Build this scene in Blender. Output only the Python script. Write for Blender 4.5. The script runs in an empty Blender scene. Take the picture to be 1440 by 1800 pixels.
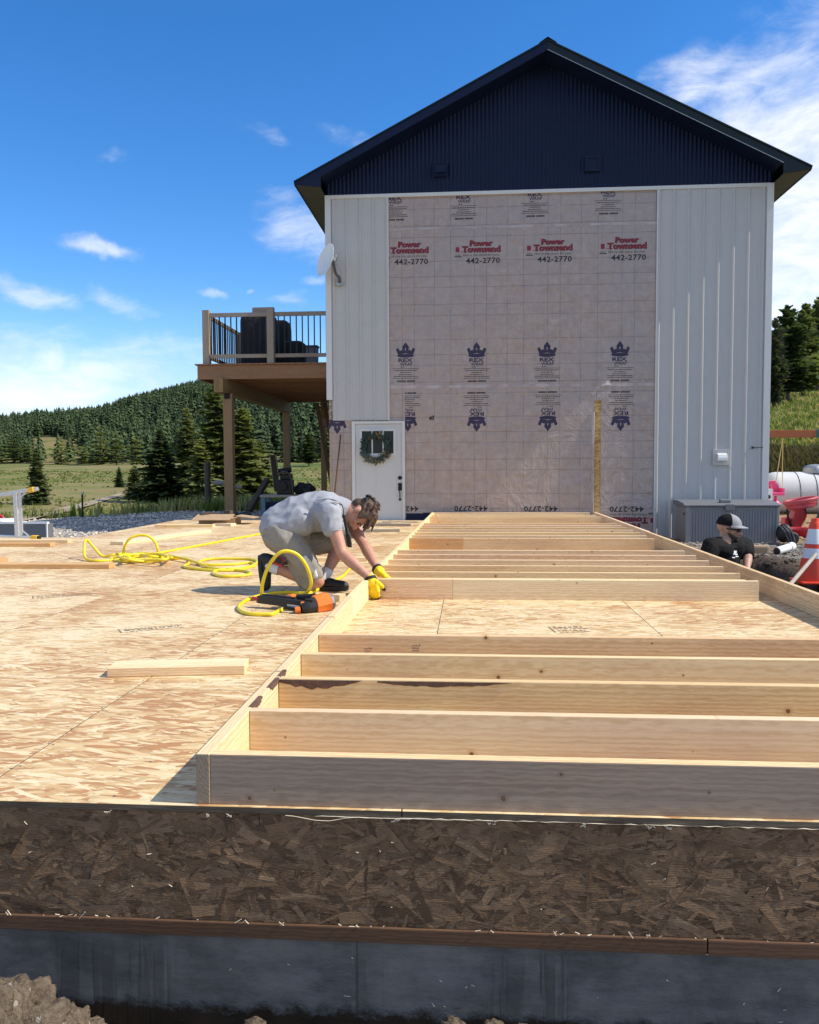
import bpy, bmesh, math, random
import numpy as np
from mathutils import Vector, Matrix, noise as mnoise
sc = bpy.context.scene
col = sc.collection
R = random.Random(7)
rad = math.radians

# ---------------------------------------------------------------- camera
YAW, PITCH, ROLL, FPX, CAMH = 0.0735648, 0.0539464, -0.0043675, 1454.9, 0.92045
_cy, _sy, _cp, _sp = math.cos(YAW), math.sin(YAW), math.cos(PITCH), math.sin(PITCH)
FW = Vector((-_sy * _cp, _cy * _cp, -_sp))
_r = Vector((_cy, _sy, 0)); _u = _r.cross(FW)
RT = _r * math.cos(ROLL) + _u * math.sin(ROLL)
UP = _u * math.cos(ROLL) - _r * math.sin(ROLL)
CAM = Vector((0, 0, CAMH))
cd = bpy.data.cameras.new('camera'); co = bpy.data.objects.new('camera', cd); col.objects.link(co)
m = Matrix.Identity(4)
for i in range(3):
    m[i][0] = RT[i]; m[i][1] = UP[i]; m[i][2] = -FW[i]; m[i][3] = CAM[i]
co.matrix_world = m
cd.sensor_fit = 'HORIZONTAL'; cd.sensor_width = 36; cd.lens = 36 * FPX / 1440
cd.clip_start = 0.05; cd.clip_end = 8000
sc.camera = co

def ray(px, py):
    return FW + RT * ((px - 720) / FPX) - UP * ((py - 900) / FPX)
def at(px, py, Y):            # the point on a photo ray at depth Y
    d = ray(px, py); return CAM + d * (Y / d.y)
def atz(px, py, Z):           # the point on a photo ray at height Z
    d = ray(px, py); return CAM + d * ((Z - CAM.z) / d.z)
def azel(px, py):
    d = ray(px, py).normalized(); return math.atan2(d.x, d.y), math.asin(d.z)

# ---------------------------------------------------------------- world, sun, exposure
SUN = Vector((1.0, -0.06, 1.02)).normalized()
SUN_EL = math.asin(SUN.z); SUN_ROT = math.atan2(SUN.x, SUN.y)
sc.view_settings.view_transform = 'Standard'; sc.view_settings.look = 'None'
sc.view_settings.gamma = 1.0; sc.view_settings.use_curve_mapping = False
sc.view_settings.exposure = 0.3
SKY_STRENGTH = 0.1
SKY_SAT = 1.33
ld = bpy.data.lights.new('sun', 'SUN'); ld.energy = 4.6; ld.angle = rad(0.53); ld.color = (1.0, 0.93, 0.80)
lo = bpy.data.objects.new('sun', ld); col.objects.link(lo); lo.rotation_euler = SUN.to_track_quat('Z', 'Y').to_euler()
lo.location = (20, 0, 25)
world = bpy.data.worlds.new('World'); sc.world = world; world.use_nodes = True
sc.render.engine = 'CYCLES'
sc.cycles.max_bounces = 6; sc.cycles.diffuse_bounces = 4; sc.cycles.glossy_bounces = 2
sc.cycles.transparent_max_bounces = 6; sc.cycles.use_denoising = True

class NT:
    """tiny node-tree writer"""
    def __init__(s, tree): s.t = tree; s.n = tree.nodes; s.l = tree.links
    def new(s, typ, **kw):
        nd = s.n.new(typ)
        for k, v in kw.items(): setattr(nd, k, v)
        return nd
    def put(s, sock, v):
        if isinstance(v, bpy.types.NodeSocket): s.l.new(v, sock)
        elif v is not None:
            if hasattr(v, '__len__') and any(isinstance(q, bpy.types.NodeSocket) for q in v):
                s.l.new(s.comb(*v), sock); return
            if hasattr(sock, 'default_value') and hasattr(sock.default_value, '__len__') and not hasattr(v, '__len__'): v = (v,) * len(sock.default_value)
            if hasattr(v, '__len__') and len(v) == 3 and sock.type == 'RGBA': v = (*v, 1)
            sock.default_value = v
    def math(s, op, a, b=None, c=None, clamp=False):
        nd = s.new('ShaderNodeMath', operation=op, use_clamp=clamp)
        for i, v in enumerate((a, b, c)):
            if v is not None: s.put(nd.inputs[i], v)
        return nd.outputs[0]
    def vmath(s, op, a, b=None):
        nd = s.new('ShaderNodeVectorMath', operation=op)
        s.put(nd.inputs[0], a)
        if b is not None:
            s.put(nd.inputs['Scale' if op == 'SCALE' else 1], b)
        return nd.outputs['Value'] if op in ('LENGTH', 'DOT_PRODUCT') else nd.outputs[0]
    def mix(s, f, a, b, mode='MIX'):
        nd = s.new('ShaderNodeMix', data_type='RGBA', blend_type=mode, clamp_factor=True)
        s.put(nd.inputs[0], f); s.put(nd.inputs[6], a); s.put(nd.inputs[7], b); return nd.outputs[2]
    def mixf(s, f, a, b):
        nd = s.new('ShaderNodeMix', data_type='FLOAT'); s.put(nd.inputs[0], f); s.put(nd.inputs[2], a); s.put(nd.inputs[3], b); return nd.outputs[0]
    def ramp(s, f, stops, interp='LINEAR'):
        nd = s.new('ShaderNodeValToRGB'); cr = nd.color_ramp; cr.interpolation = interp
        while len(cr.elements) < len(stops): cr.elements.new(0.5)
        for e, (p, c) in zip(cr.elements, stops): e.position = p; e.color = (*c, 1) if len(c) == 3 else c
        s.put(nd.inputs[0], f); return nd.outputs[0]
    def rng(s, v, a, b, c=0.0, d=1.0, smooth=True):
        nd = s.new('ShaderNodeMapRange', interpolation_type='SMOOTHSTEP' if smooth else 'LINEAR')
        for i, x in enumerate((v, a, b, c, d)): s.put(nd.inputs[i], x)
        return nd.outputs[0]
    def noise(s, vec, scale, detail=4, rough=0.55, dist=0.0, dim='3D', out=0):
        nd = s.new('ShaderNodeTexNoise', noise_dimensions=dim)
        s.put(nd.inputs['Vector'], vec); s.put(nd.inputs['Scale'], scale); s.put(nd.inputs['Detail'], detail)
        s.put(nd.inputs['Roughness'], rough); s.put(nd.inputs['Distortion'], dist); return nd.outputs[out]
    def voro(s, vec, scale, feature='F1', dim='3D', rand=1.0, metric='EUCLIDEAN'):
        nd = s.new('ShaderNodeTexVoronoi', feature=feature, voronoi_dimensions=dim)
        if feature not in ('DISTANCE_TO_EDGE', 'N_SPHERE_RADIUS'): nd.distance = metric
        s.put(nd.inputs['Vector'], vec); s.put(nd.inputs['Scale'], scale); s.put(nd.inputs['Randomness'], rand); return nd
    def map(s, vec, loc=(0, 0, 0), rot=(0, 0, 0), scale=(1, 1, 1), typ='POINT'):
        nd = s.new('ShaderNodeMapping', vector_type=typ)
        s.put(nd.inputs[0], vec); s.put(nd.inputs[1], loc); s.put(nd.inputs[2], rot); s.put(nd.inputs[3], scale); return nd.outputs[0]
    def comb(s, x=0, y=0, z=0):
        nd = s.new('ShaderNodeCombineXYZ')
        for i, v in enumerate((x, y, z)): s.put(nd.inputs[i], v)
        return nd.outputs[0]
    def sep(s, v):
        nd = s.new('ShaderNodeSeparateXYZ'); s.put(nd.inputs[0], v); return nd.outputs
    def sepc(s, v):
        nd = s.new('ShaderNodeSeparateColor'); s.put(nd.inputs[0], v); return nd.outputs
    def bump(s, h, dist=0.01, strength=1.0):
        nd = s.new('ShaderNodeBump'); s.put(nd.inputs['Height'], h); s.put(nd.inputs['Distance'], dist); s.put(nd.inputs['Strength'], strength); return nd.outputs[0]

def sky_world():
    t = NT(world.node_tree); t.n.clear()
    out = t.new('ShaderNodeOutputWorld'); bg = t.new('ShaderNodeBackground')
    sky = t.new('ShaderNodeTexSky', sky_type='NISHITA')
    sky.sun_disc = False; sky.sun_elevation = SUN_EL; sky.sun_rotation = SUN_ROT; sky.altitude = 1500; sky.air_density = 1.0; sky.dust_density = 0.3; sky.ozone_density = 2.5
    hs = t.new('ShaderNodeHueSaturation'); t.put(hs.inputs['Saturation'], SKY_SAT); t.put(hs.inputs['Hue'], .505); t.put(hs.inputs['Value'], 1.75); t.put(hs.inputs['Color'], sky.outputs[0])
    tc = t.new('ShaderNodeTexCoord').outputs['Generated']
    x, y, z = t.sep(tc)
    az = t.math('ARCTAN2', x, y); el = t.math('ARCSINE', t.math('MINIMUM', t.math('MAXIMUM', z, -1.0), 1.0))
    ae = t.comb(az, el, 0)
    # clouds: (px, py, half width px, half height px, tilt, weight)
    CL = [(1420, 300, 280, 280, 0, 1.38), (1390, 490, 240, 200, 0, 1.35), (1230, 130, 130, 70, 0, .95), (1340, 150, 140, 90, 0, 1.05), (1500, 700, 260, 260, 0, 1.1),
          (535, 395, 150, 80, -.35, .80), (600, 245, 95, 34, -.3, .60), (480, 245, 75, 26, -.5, .46), (430, 225, 60, 16, -.5, .4), (180, 439, 95, 24, -.12, 1.15), (40, 518, 120, 34, -.3, .98), (210, 535, 95, 34, -.2, .72),
          (371, 514, 42, 14, 0, .8), (440, 513, 18, 8, 0, .85), (505, 527, 60, 20, 0, .75), (560, 505, 50, 14, .05, .6), (208, 280, 40, 16, 0, .5),
          (60, 672, 430, 118, 0.02, 1.1), (250, 622, 220, 56, 0, .75), (-250, 640, 420, 120, 0, 1.2)]
    warp = t.noise(tc, 14, 5, .6, out=1)
    aew = t.vmath('ADD', ae, t.vmath('SCALE', t.vmath('SUBTRACT', warp, (.5, .5, .5)), .045))
    msk = None
    for px, py, w, h, rt, wt in CL:
        a, e = azel(px, py)
        v = t.map(aew, (a, e, 0), (0, 0, rt), (w / FPX, h / FPX, 1), 'TEXTURE')
        d = t.vmath('LENGTH', v)
        k = t.math('MULTIPLY', t.rng(d, 1.15, 0.1), wt)
        msk = k if msk is None else t.math('MAXIMUM', msk, k)
    # unseen clouds added over the rest of the dome to whiten the shade
    vd = t.vmath('DOT_PRODUCT', tc, tuple(FW))
    pl = t.vmath('SCALE', tc, t.math('DIVIDE', 1.0, t.math('ADD', t.math('MAXIMUM', z, 0.0), .18)))
    far = t.math('MULTIPLY', t.rng(t.noise(pl, 1.1, 5), .34, .56), t.rng(vd, .74, .55, 0, .95))
    msk = t.math('MAXIMUM', msk, far)
    n1 = t.noise(t.map(ae, rot=(0, 0, -.12), scale=(8, 22, 1)), 1.0, 8, .64, .9)
    n2 = t.noise(t.map(ae, rot=(0, 0, -.3), scale=(22, 48, 1)), 1.0, 6, .6, .6)
    nn = t.math('ADD', t.math('MULTIPLY', n1, .65), t.math('MULTIPLY', n2, .35))
    dens = t.math('ADD', msk, t.math('MULTIPLY', t.math('SUBTRACT', nn, .5), 2.1))
    alpha = t.math('MULTIPLY', t.rng(dens, .2, 1.7), .93)
    alpha = t.math('MULTIPLY', alpha, t.rng(msk, 0.02, .3))
    # cloud body: bright tops, blue-grey folds
    fold = t.noise(t.map(ae, scale=(7, 11, 1)), 1.0, 6, .55)
    cc = t.mix(t.rng(t.math('ADD', t.math('MULTIPLY', fold, .8), t.math('MULTIPLY', dens, .18)), .35, .68), (5.8, 6.6, 8.0), (9.4, 9.5, 9.7))
    hz = t.rng(el, 0.22, 0.0)       # pale air low over the hills
    skyc = t.mix(t.math('MULTIPLY', hz, .35), hs.outputs[0], (5.0, 6.2, 8.0))
    c = t.mix(alpha, skyc, cc)
    t.put(bg.inputs[0], c); t.put(bg.inputs[1], SKY_STRENGTH)
    t.l.new(bg.outputs[0], out.inputs[0])
sky_world()

# ---------------------------------------------------------------- materials
def new_mat(name):
    mt = bpy.data.materials.new(name); mt.use_nodes = True
    t = NT(mt.node_tree); t.n.clear()
    o = t.new('ShaderNodeOutputMaterial'); b = t.new('ShaderNodeBsdfPrincipled'); t.l.new(b.outputs[0], o.inputs[0])
    return mt, t, b
def objco(t, rnd=True):
    c = t.new('ShaderNodeTexCoord').outputs['Object']
    if rnd:
        r = t.new('ShaderNodeObjectInfo').outputs['Random']
        c = t.vmath('ADD', c, t.comb(t.math('MULTIPLY', r, 37.0), t.math('MULTIPLY', r, 11.0), t.math('MULTIPLY', r, 23.0)))
    return c
def basic(name, rgb, rough=.6, var=.18, scale=12, bump=0.0, metal=0.0, spec=.5, bscale=None, dirt=None, stretch=(1, 1, 1)):
    mt, t, b = new_mat(name); c = t.map(objco(t), scale=stretch)
    n = t.noise(c, scale, 5, .6)
    k = t.rng(n, .25, .75, 1 - var, 1 + var, False)
    colr = t.mix(1.0, rgb, t.comb(k, k, k), 'MULTIPLY')
    if dirt:
        dm = t.rng(t.noise(c, scale * .35, 6, .7), .5, .75)
        colr = t.mix(t.math('MULTIPLY', dm, dirt[1]), colr, dirt[0])
    t.put(b.inputs['Base Color'], colr)
    t.put(b.inputs['Roughness'], t.rng(n, .2, .8, max(.03, rough - .1), min(1, rough + .1), False)); t.put(b.inputs['Metallic'], metal); t.put(b.inputs['Specular IOR Level'], spec)
    if bump: t.put(b.inputs['Normal'], t.bump(t.noise(c, bscale or scale * 3, 5, .6), bump))
    return mt
def wood(name, a=(.76, .60, .40), bcol=(.60, .42, .24), knots=True, rough=.62, weather=None, ringc=.5):
    mt, t, b = new_mat(name); tc = t.new('ShaderNodeTexCoord').outputs['Object']
    r = t.new('ShaderNodeObjectInfo').outputs['Random']
    off = t.comb(t.math('MULTIPLY', r, 91.0), t.math('MULTIPLY', r, 7.3), t.math('MULTIPLY', r, 13.7))
    c = t.vmath('ADD', tc, off)
    broad = t.noise(t.map(c, scale=(.7, 5, 5)), 1.0, 4, .5)
    w = t.new('ShaderNodeTexWave', wave_type='RINGS', rings_direction='X', wave_profile='SIN')
    t.put(w.inputs['Vector'], t.map(tc, loc=(0, .11, t.math('MULTIPLY', t.math('SUBTRACT', r, .5), .25)), scale=(.25, 1, 1)))
    t.put(w.inputs['Scale'], 30.0); t.put(w.inputs['Distortion'], t.math('ADD', 2.5, t.math('MULTIPLY', broad, 5.0))); t.put(w.inputs['Detail'], 2.0); t.put(w.inputs['Detail Scale'], 2.2)
    fine = t.noise(t.map(c, scale=(3.0, 70, 70)), 1.0, 5, .65)
    f = t.math('ADD', t.math('MULTIPLY', w.outputs['Fac'], ringc * .5), t.math('ADD', t.math('MULTIPLY', broad, .5), t.math('MULTIPLY', fine, .46)))
    colr = t.mix(t.rng(f, .34, .92), a, bcol)
    tint = t.rng(r, 0, 1, .90, 1.10, False)
    colr = t.mix(1.0, colr, t.comb(tint, t.math('MULTIPLY', tint, t.rng(t.math('FRACT', t.math('MULTIPLY', r, 7.1)), 0, 1, .96, 1.02, False)), t.math('MULTIPLY', tint, t.rng(t.math('FRACT', t.math('MULTIPLY', r, 3.3)), 0, 1, .88, 1.06, False))), 'MULTIPLY')
    h = t.math('MULTIPLY', fine, .4)
    if knots:
        x, y, z = t.sep(c)
        kv = t.voro(t.comb(x, z, 0), 4.6, dim='2D'); rc = t.sepc(kv.outputs['Color'])
        kr = t.math('ADD', .012, t.math('MULTIPLY', t.math('POWER', rc[0], 2.0), .036))
        wob = t.math('MULTIPLY', t.math('SUBTRACT', t.noise(c, 60, 2), .5), .025)
        dd = t.math('DIVIDE', t.math('ADD', kv.outputs['Distance'], wob), kr)
        on = t.math('GREATER_THAN', rc[1], .25)
        halo = t.math('MULTIPLY', t.rng(dd, 2.6, .8), t.math('MULTIPLY', on, .55))
        core = t.math('MULTIPLY', t.rng(dd, 1.0, .55), t.math('MULTIPLY', on, .9))
        colr = t.mix(halo, colr, (bcol[0] * .85, bcol[1] * .72, bcol[2] * .6)); colr = t.mix(core, colr, (.14, .065, .03))
        h = t.math('SUBTRACT', h, t.math('MULTIPLY', core, .5))
    if weather:
        wm = t.rng(t.noise(t.map(c, scale=(1.5, 9, 9)), 1.2, 6, .65), .35, .72)
        colr = t.mix(t.math('MULTIPLY', wm, weather[1]), colr, weather[0])
    t.put(b.inputs['Base Color'], colr); t.put(b.inputs['Roughness'], rough); t.put(b.inputs['Specular IOR Level'], .3)
    t.put(b.inputs['Normal'], t.bump(h, .0025))
    return mt
def osb(name, plane='XY', pale=(.725, .57, .335), mid=(.625, .44, .215), red=(.44, .225, .095), scale=1.0, bump=.0015, dark=None, edge=.28, rough=.6):
    mt, t, b = new_mat(name); tc = t.new('ShaderNodeTexCoord').outputs['Object']
    r = t.new('ShaderNodeObjectInfo').outputs['Random']
    x, y, z = t.sep(tc)
    p = t.comb(x, y if plane == 'XY' else z, 0)
    p = t.vmath('ADD', p, t.comb(t.math('MULTIPLY', r, 57.0), t.math('MULTIPLY', r, 31.0), 0))
    wp = t.noise(p, 3.0 * scale, 2, .5, dim='2D', out=1)
    p = t.vmath('ADD', p, t.vmath('SCALE', t.vmath('SUBTRACT', wp, (.5, .5, 0)), .03 / scale))
    pr = None; colv = None; shade = None
    LAY = [(-.30, 8.0, 40, 3), (.12, 6.5, 34, 11), (.42, 9, 46, 23), (-.75, 9, 40, 41), (.25, 15, 85, 57), (-.1, 14, 75, 71)] if not dark else [(-.5, 9, 22, 3), (.25, 8, 26, 11), (.9, 10, 24, 23), (-1.1, 9, 26, 41), (1.5, 11, 30, 57), (.0, 16, 48, 71), (-.2, 18, 60, 83)]
    for a, sx, sy, o in LAY:
        v = t.map(t.map(p, rot=(0, 0, a)), loc=(o, o * .7, 0), scale=(sx * scale, sy * scale, 1))
        vo = t.voro(v, 1.0, dim='2D', metric='CHEBYCHEV'); rc = t.sepc(vo.outputs['Color'])
        edged = t.rng(vo.outputs['Distance'], .35, .75, 1.0, 0.0)
        if pr is None: pr, colv, shade = rc[0], rc[1], edged
        else:
            g = t.math('GREATER_THAN', rc[0], pr)
            pr = t.math('MAXIMUM', pr, rc[0]); colv = t.mixf(g, colv, rc[1]); shade = t.mixf(g, shade, edged)
    zone = t.noise(p, 1.1, 3, .6, dim='2D')
    zone2 = t.math('ADD', zone, t.math('MULTIPLY', t.math('SUBTRACT', r, .5), .11))
    fib = t.noise(t.map(p, scale=(18 * scale, 160 * scale, 1)), 1.0, 3, .6, dim='2D'); fib = t.mixf(.5, fib, t.noise(p, 210 * scale, 3, .7, dim='2D')) if dark else fib
    cv = t.math('ADD', colv, t.math('ADD', t.math('MULTIPLY', t.math('SUBTRACT', zone2, .47), 1.7), t.math('MULTIPLY', t.math('SUBTRACT', fib, .5), .35)))
    colr = t.ramp(cv, [(0.0, (pale[0] * 1.06, pale[1] * 1.08, pale[2] * 1.15)), (.34, pale), (.62, mid), (.84, tuple((m_ + q) / 2 for m_, q in zip(mid, red))), (1.0, red)])
    colr = t.mix(t.math('MULTIPLY', t.math('SUBTRACT', 1.0, shade), edge), colr, tuple(k * .42 for k in mid))
    sp = t.rng(t.noise(p, 48 * scale, 3, .7, dim='2D'), .66, .78)
    colr = t.mix(t.math('MULTIPLY', sp, .55), colr, (.10, .055, .03))
    if dark:
        dm = t.rng(t.noise(p, 2.6, 6, .7, dim='2D'), .3, .7, .45, 1.0)
        colr = t.mix(t.math('MULTIPLY', dm, dark[1]), colr, dark[0])
    t.put(b.inputs['Base Color'], colr); t.put(b.inputs['Roughness'], rough); t.put(b.inputs['Specular IOR Level'], .3)
    hgt = t.math('ADD', t.math('MULTIPLY', pr, .8), t.math('ADD', t.math('MULTIPLY', shade, .5), t.math('MULTIPLY', fib, .25)))
    t.put(b.inputs['Normal'], t.bump(hgt, bump))
    return mt
def foliage(name, a, bcol, trans=0.0):
    mt, t, b = new_mat(name); c = t.new('ShaderNodeTexCoord').outputs['Object']
    r = t.new('ShaderNodeObjectInfo').outputs['Random']
    n = t.noise(c, 2.2, 4, .7); k = t.math('ADD', n, t.math('MULTIPLY', t.math('SUBTRACT', r, .5), .3))
    cl = t.mix(t.rng(k, .3, .72), a, bcol)
    t.put(b.inputs['Base Color'], cl); t.put(b.inputs['Roughness'], .7); t.put(b.inputs['Specular IOR Level'], .2)
    tr = t.new('ShaderNodeBsdfTranslucent'); t.put(tr.inputs[0], t.mix(1.0, cl, (1.25, 1.2, .7), 'MULTIPLY'))      # thin leaves let light through
    mx = t.new('ShaderNodeMixShader'); mx.inputs[0].default_value = .4; t.l.new(b.outputs[0], mx.inputs[1]); t.l.new(tr.outputs[0], mx.inputs[2])
    o = [n for n in t.n if n.type == 'OUTPUT_MATERIAL'][0]; t.l.new(mx.outputs[0], o.inputs[0])
    return mt

M = {}
M['wood'] = wood('fresh_lumber', (.83, .615, .355), (.62, .39, .185))
M['wood_pale'] = wood('pale_lumber', (.84, .66, .42), (.66, .455, .25))
M['wood_orange'] = wood('orange_lumber', (.70, .43, .20), (.52, .27, .11))
M['wood_face'] = wood('grey_lumber_face', (.40, .30, .215), (.26, .19, .135), weather=((.30, .25, .20), .5))  # darker grey tone, set on a single face of a board
M['wood_grey'] = wood('weathered_lumber', (.40, .33, .26), (.27, .20, .15), weather=((.33, .31, .29), .5))
M['wood_rim'] = wood('brown_deck_lumber', (.40, .205, .105), (.24, .11, .05), weather=((.29, .19, .135), .3))
M['wood_post'] = wood('treated_post', (.36, .22, .105), (.25, .14, .06))
M['wood_dark'] = wood('dark_post', (.10, .075, .055), (.06, .045, .035), knots=False)
M['wood_red'] = wood('red_sill', (.15, .078, .045), (.085, .043, .025), knots=False)
M['bark'] = basic('bark', (.12, .065, .045), .9, .5, 30, .006)
M['trunk'] = basic('trunk_bark', (.10, .07, .05), .9, .3, 5, .02)
M['osb'] = osb('osb_floor')
M['osb_wall'] = osb('osb_wall', 'XZ', (.62, .42, .18), (.50, .31, .12), (.33, .17, .06))
M['osb_rim'] = osb('osb_rim', 'XZ', (.30, .185, .10), (.19, .11, .058), (.10, .05, .023), 1.5, .006, ((.065, .038, .02), .5), .5, .6)
M['osb_edge'] = basic('shaded_board_edge', (.085, .062, .04), .8, .45, 30, .003, stretch=(.25, 1, 3), dirt=((.30, .24, .17), .5))  # shade on the sheet edges put into the colour, broken by paler patches
M['siding'] = basic('white_siding', (.475, .468, .45), .42, .03, 3, 0, 0, .5)
M['white_trim'] = basic('white_trim', (.62, .62, .60), .4, .03, 4)
M['navy'] = basic('navy_metal', (.0042, .0105, .040), .5, .15, 5, 0, 0, .22)
M['soffit'] = basic('dark_soffit', (.045, .048, .042), .5, .15, 6)
M['roofm'] = basic('green_black_roof', (.008, .017, .022), .45, .15, 5, 0, 0, .25)
M['black'] = basic('black_plastic', (.012, .012, .013), .5, .2, 20)
M['black_metal'] = basic('black_metal', (.015, .014, .014), .4, .2, 20, 0, .6)
M['steel_blue'] = basic('blue_paint', (.10, .17, .24), .5, .2, 9)
M['grey_metal'] = basic('grey_metal', (.38, .39, .40), .4, .1, 20, 0, .7)
M['alu'] = basic('aluminium', (.62, .63, .64), .38, .08, 20, 0, .6)
M['white_plastic'] = basic('white_plastic', (.78, .78, .76), .4, .04, 9)
M['glass'] = basic('dark_glass', (.008, .012, .012), .05, .05, 4, 0, 0, .25)
M['door'] = basic('door_paint', (.55, .55, .535), .35, .02, 3)
M['grey_box'] = basic('grey_resin', (.20, .205, .215), .55, .06, 10)
M['grey_lid'] = basic('dark_grey_resin', (.145, .15, .16), .5, .06, 10)
M['tan_resin'] = basic('grey_beige_resin', (.25, .24, .225), .55, .06, 10)
M['yellow'] = basic('yellow_rubber', (.80, .62, .02), .4, .08, 12)
M['tip_yellow'] = basic('yellow_cap', (.75, .45, .02), .5, .08, 12)
M['orange'] = basic('orange_paint', (.80, .19, .02), .38, .06, 12)
M['cone'] = basic('orange_cone', (.85, .060, .018), .42, .05, 5)
M['reflect'] = basic('white_reflective_band', (.80, .80, .80), .45, .05, 30)
M['red'] = basic('red_paint', (.42, .02, .03), .4, .12, 8)
M['redhose'] = basic('red_hose', (.42, .06, .08), .55, .15, 14)
M['pink'] = basic('pink_plastic', (.88, .10, .28), .38, .05, 8)
M['tank'] = basic('white_tank', (.60, .61, .61), .38, .05, 3)
M['rope'] = basic('yellow_rope', (.75, .58, .20), .8, .1, 40)
M['green_dark'] = basic('dark_green', (.02, .05, .03), .5, .2, 8)
M['swing'] = basic('orange_beam', (.32, .095, .03), .6, .15, 8, stretch=(.1, 1, 1))
M['tarp'] = basic('black_cover', (.012, .012, .013), .75, .3, 6, .02)
M['cardboard'] = basic('cardboard', (.42, .28, .16), .8, .1, 12)
M['stone'] = basic('rock', (.10, .10, .105), .9, .35, 9, .02)
M['brown_block'] = basic('tan_block', (.36, .24, .15), .85, .15, 14, .004)
M['pinkfoam'] = basic('pink_sill_foam', (.80, .52, .60), .6, .05, 20)
M['shirt'] = basic('grey_cotton', (.33, .34, .37), .9, .07, 9, .004, 0, .2)
M['shorts'] = basic('khaki_cloth', (.29, .265, .225), .9, .12, 12, .006, 0, .2, dirt=((.62, .60, .56), .25))
M['black_shirt'] = basic('black_cotton', (.007, .007, .0075), .85, .25, 14, .006, 0, .2)
M['skin'] = basic('skin', (.50, .25, .165), .5, .12, 16)
M['skin2'] = basic('tanned_skin', (.40, .23, .15), .5, .12, 16)
M['hair'] = basic('brown_hair', (.07, .038, .02), .6, .45, 60, .004, stretch=(1, 1, .25))
M['beard'] = basic('dark_beard', (.05, .03, .022), .8, .4, 80, .003)
M['sock'] = basic('white_sock', (.72, .72, .72), .9, .08, 40, .002)
M['shoe'] = basic('black_shoe', (.014, .014, .015), .55, .3, 30, .002)
M['sole'] = basic('shoe_sole', (.03, .03, .03), .8, .2, 30)
M['lace'] = basic('grey_lace', (.20, .20, .20), .8, .1, 30)
M['glove'] = basic('yellow_glove', (.78, .60, .01), .7, .10, 30, .002)
M['glove_tip'] = basic('black_glove_tip', (.02, .015, .012), .8, .2, 30)
M['cap_grey'] = basic('grey_cap', (.28, .28, .29), .85, .06, 30)
M['print_grey'] = basic('faded_ink', (.17, .13, .11), .9, .3, 40)
M['ink'] = basic('navy_ink', (.030, .022, .060), .6, .1, 10)
M['ink_black'] = basic('black_ink', (.020, .018, .020), .6, .1, 10)
M['ink_red'] = basic('red_ink', (.24, .014, .03), .6, .1, 10)
M['splinter'] = basic('pale_splinter', (.75, .66, .50), .7, .15, 40)

def spruce_mats():
    M['fol_dark'] = foliage('dark_spruce', (.055, .082, .034), (.135, .165, .065))
    M['fol_mid'] = foliage('mid_conifer', (.095, .125, .042), (.225, .25, .085))
    M['fol_light'] = foliage('light_conifer', (.11, .14, .05), (.25, .28, .11))
    M['fol_far'] = foliage('far_forest', (.020, .042, .022), (.050, .080, .030))
    M['grass'] = foliage('dry_grass', (.26, .26, .09), (.46, .40, .19))
    M['grass_green'] = foliage('green_grass', (.07, .13, .02), (.20, .25, .06))
    M['shrub'] = foliage('dark_shrub', (.05, .05, .025), (.12, .11, .06))
    M['wreath'] = foliage('wreath_leaf', (.05, .09, .08), (.28, .34, .32))
    M['wreath_dry'] = foliage('wreath_dry_leaf', (.30, .17, .08), (.50, .36, .22))
spruce_mats()

def wrap_mat():
    mt, t, b = new_mat('house_wrap'); c = t.new('ShaderNodeTexCoord').outputs['Object']
    x, y, z = t.sep(c)
    wob = t.noise(c, 1.3, 3, .5, out=1)
    xw, yw, zw = t.sep(t.vmath('ADD', c, t.vmath('SCALE', t.vmath('SUBTRACT', wob, (.5, .5, .5)), .03)))
    ln = None
    for axis, per, offs, wd, st in ((xw, 1.246, (.06, .27, .62, .90), .0075, .55), (zw, 1.33, (.02, .20, .46, .87, 1.06), .0085, .5)):
        fr = t.math('MULTIPLY', t.math('FRACT', t.math('DIVIDE', axis, per)), per)
        for o in offs:
            d = t.math('ABSOLUTE', t.math('SUBTRACT', fr, o)); l = t.math('MULTIPLY', t.rng(d, wd, wd * .3), st)
            ln = l if ln is None else t.math('MAXIMUM', ln, l)
    ln = t.math('MULTIPLY', ln, t.rng(t.noise(c, 2.5, 3), .3, .6, .35, 1.0))
    fl = t.noise(t.map(c, rot=(0, .5, 0), scale=(6, 1, 11)), 1.0, 5, .65, .8)
    fl2 = t.noise(t.map(c, rot=(0, -.6, 0), scale=(10, 1, 5)), 1.0, 4, .65, .6)
    f = t.math('ADD', t.math('MULTIPLY', fl, .5), t.math('MULTIPLY', fl2, .5))
    colr = t.ramp(f, [(.24, (.30, .225, .185)), (.5, (.395, .31, .265)), (.76, (.50, .415, .365))])
    big = t.rng(t.noise(c, .45, 3), .35, .65)
    colr = t.mix(t.math('MULTIPLY', big, .45), colr, (.345, .31, .305))
    colr = t.mix(ln, colr, (.12, .095, .10))
    t.put(b.inputs['Base Color'], colr); t.put(b.inputs['Roughness'], .27); t.put(b.inputs['Specular IOR Level'], .5)
    wr = t.noise(t.map(c, scale=(1.4, 1, .9)), 1.6, 5, .6, 1.2)
    t.put(b.inputs['Normal'], t.bump(t.math('ADD', wr, t.math('MULTIPLY', ln, -.06)), .06))
    return mt
M['wrap'] = wrap_mat()
def tape_mat():
    mt, t, b = new_mat('seam_tape'); c = objco(t)
    t.put(b.inputs['Base Color'], t.mix(t.rng(t.noise(c, 5, 4), .3, .7), (.36, .285, .26), (.48, .41, .39))); t.put(b.inputs['Roughness'], .2)
    t.put(b.inputs['Normal'], t.bump(t.noise(c, 6, 4), .02)); return mt
M['tape'] = tape_mat()
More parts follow.
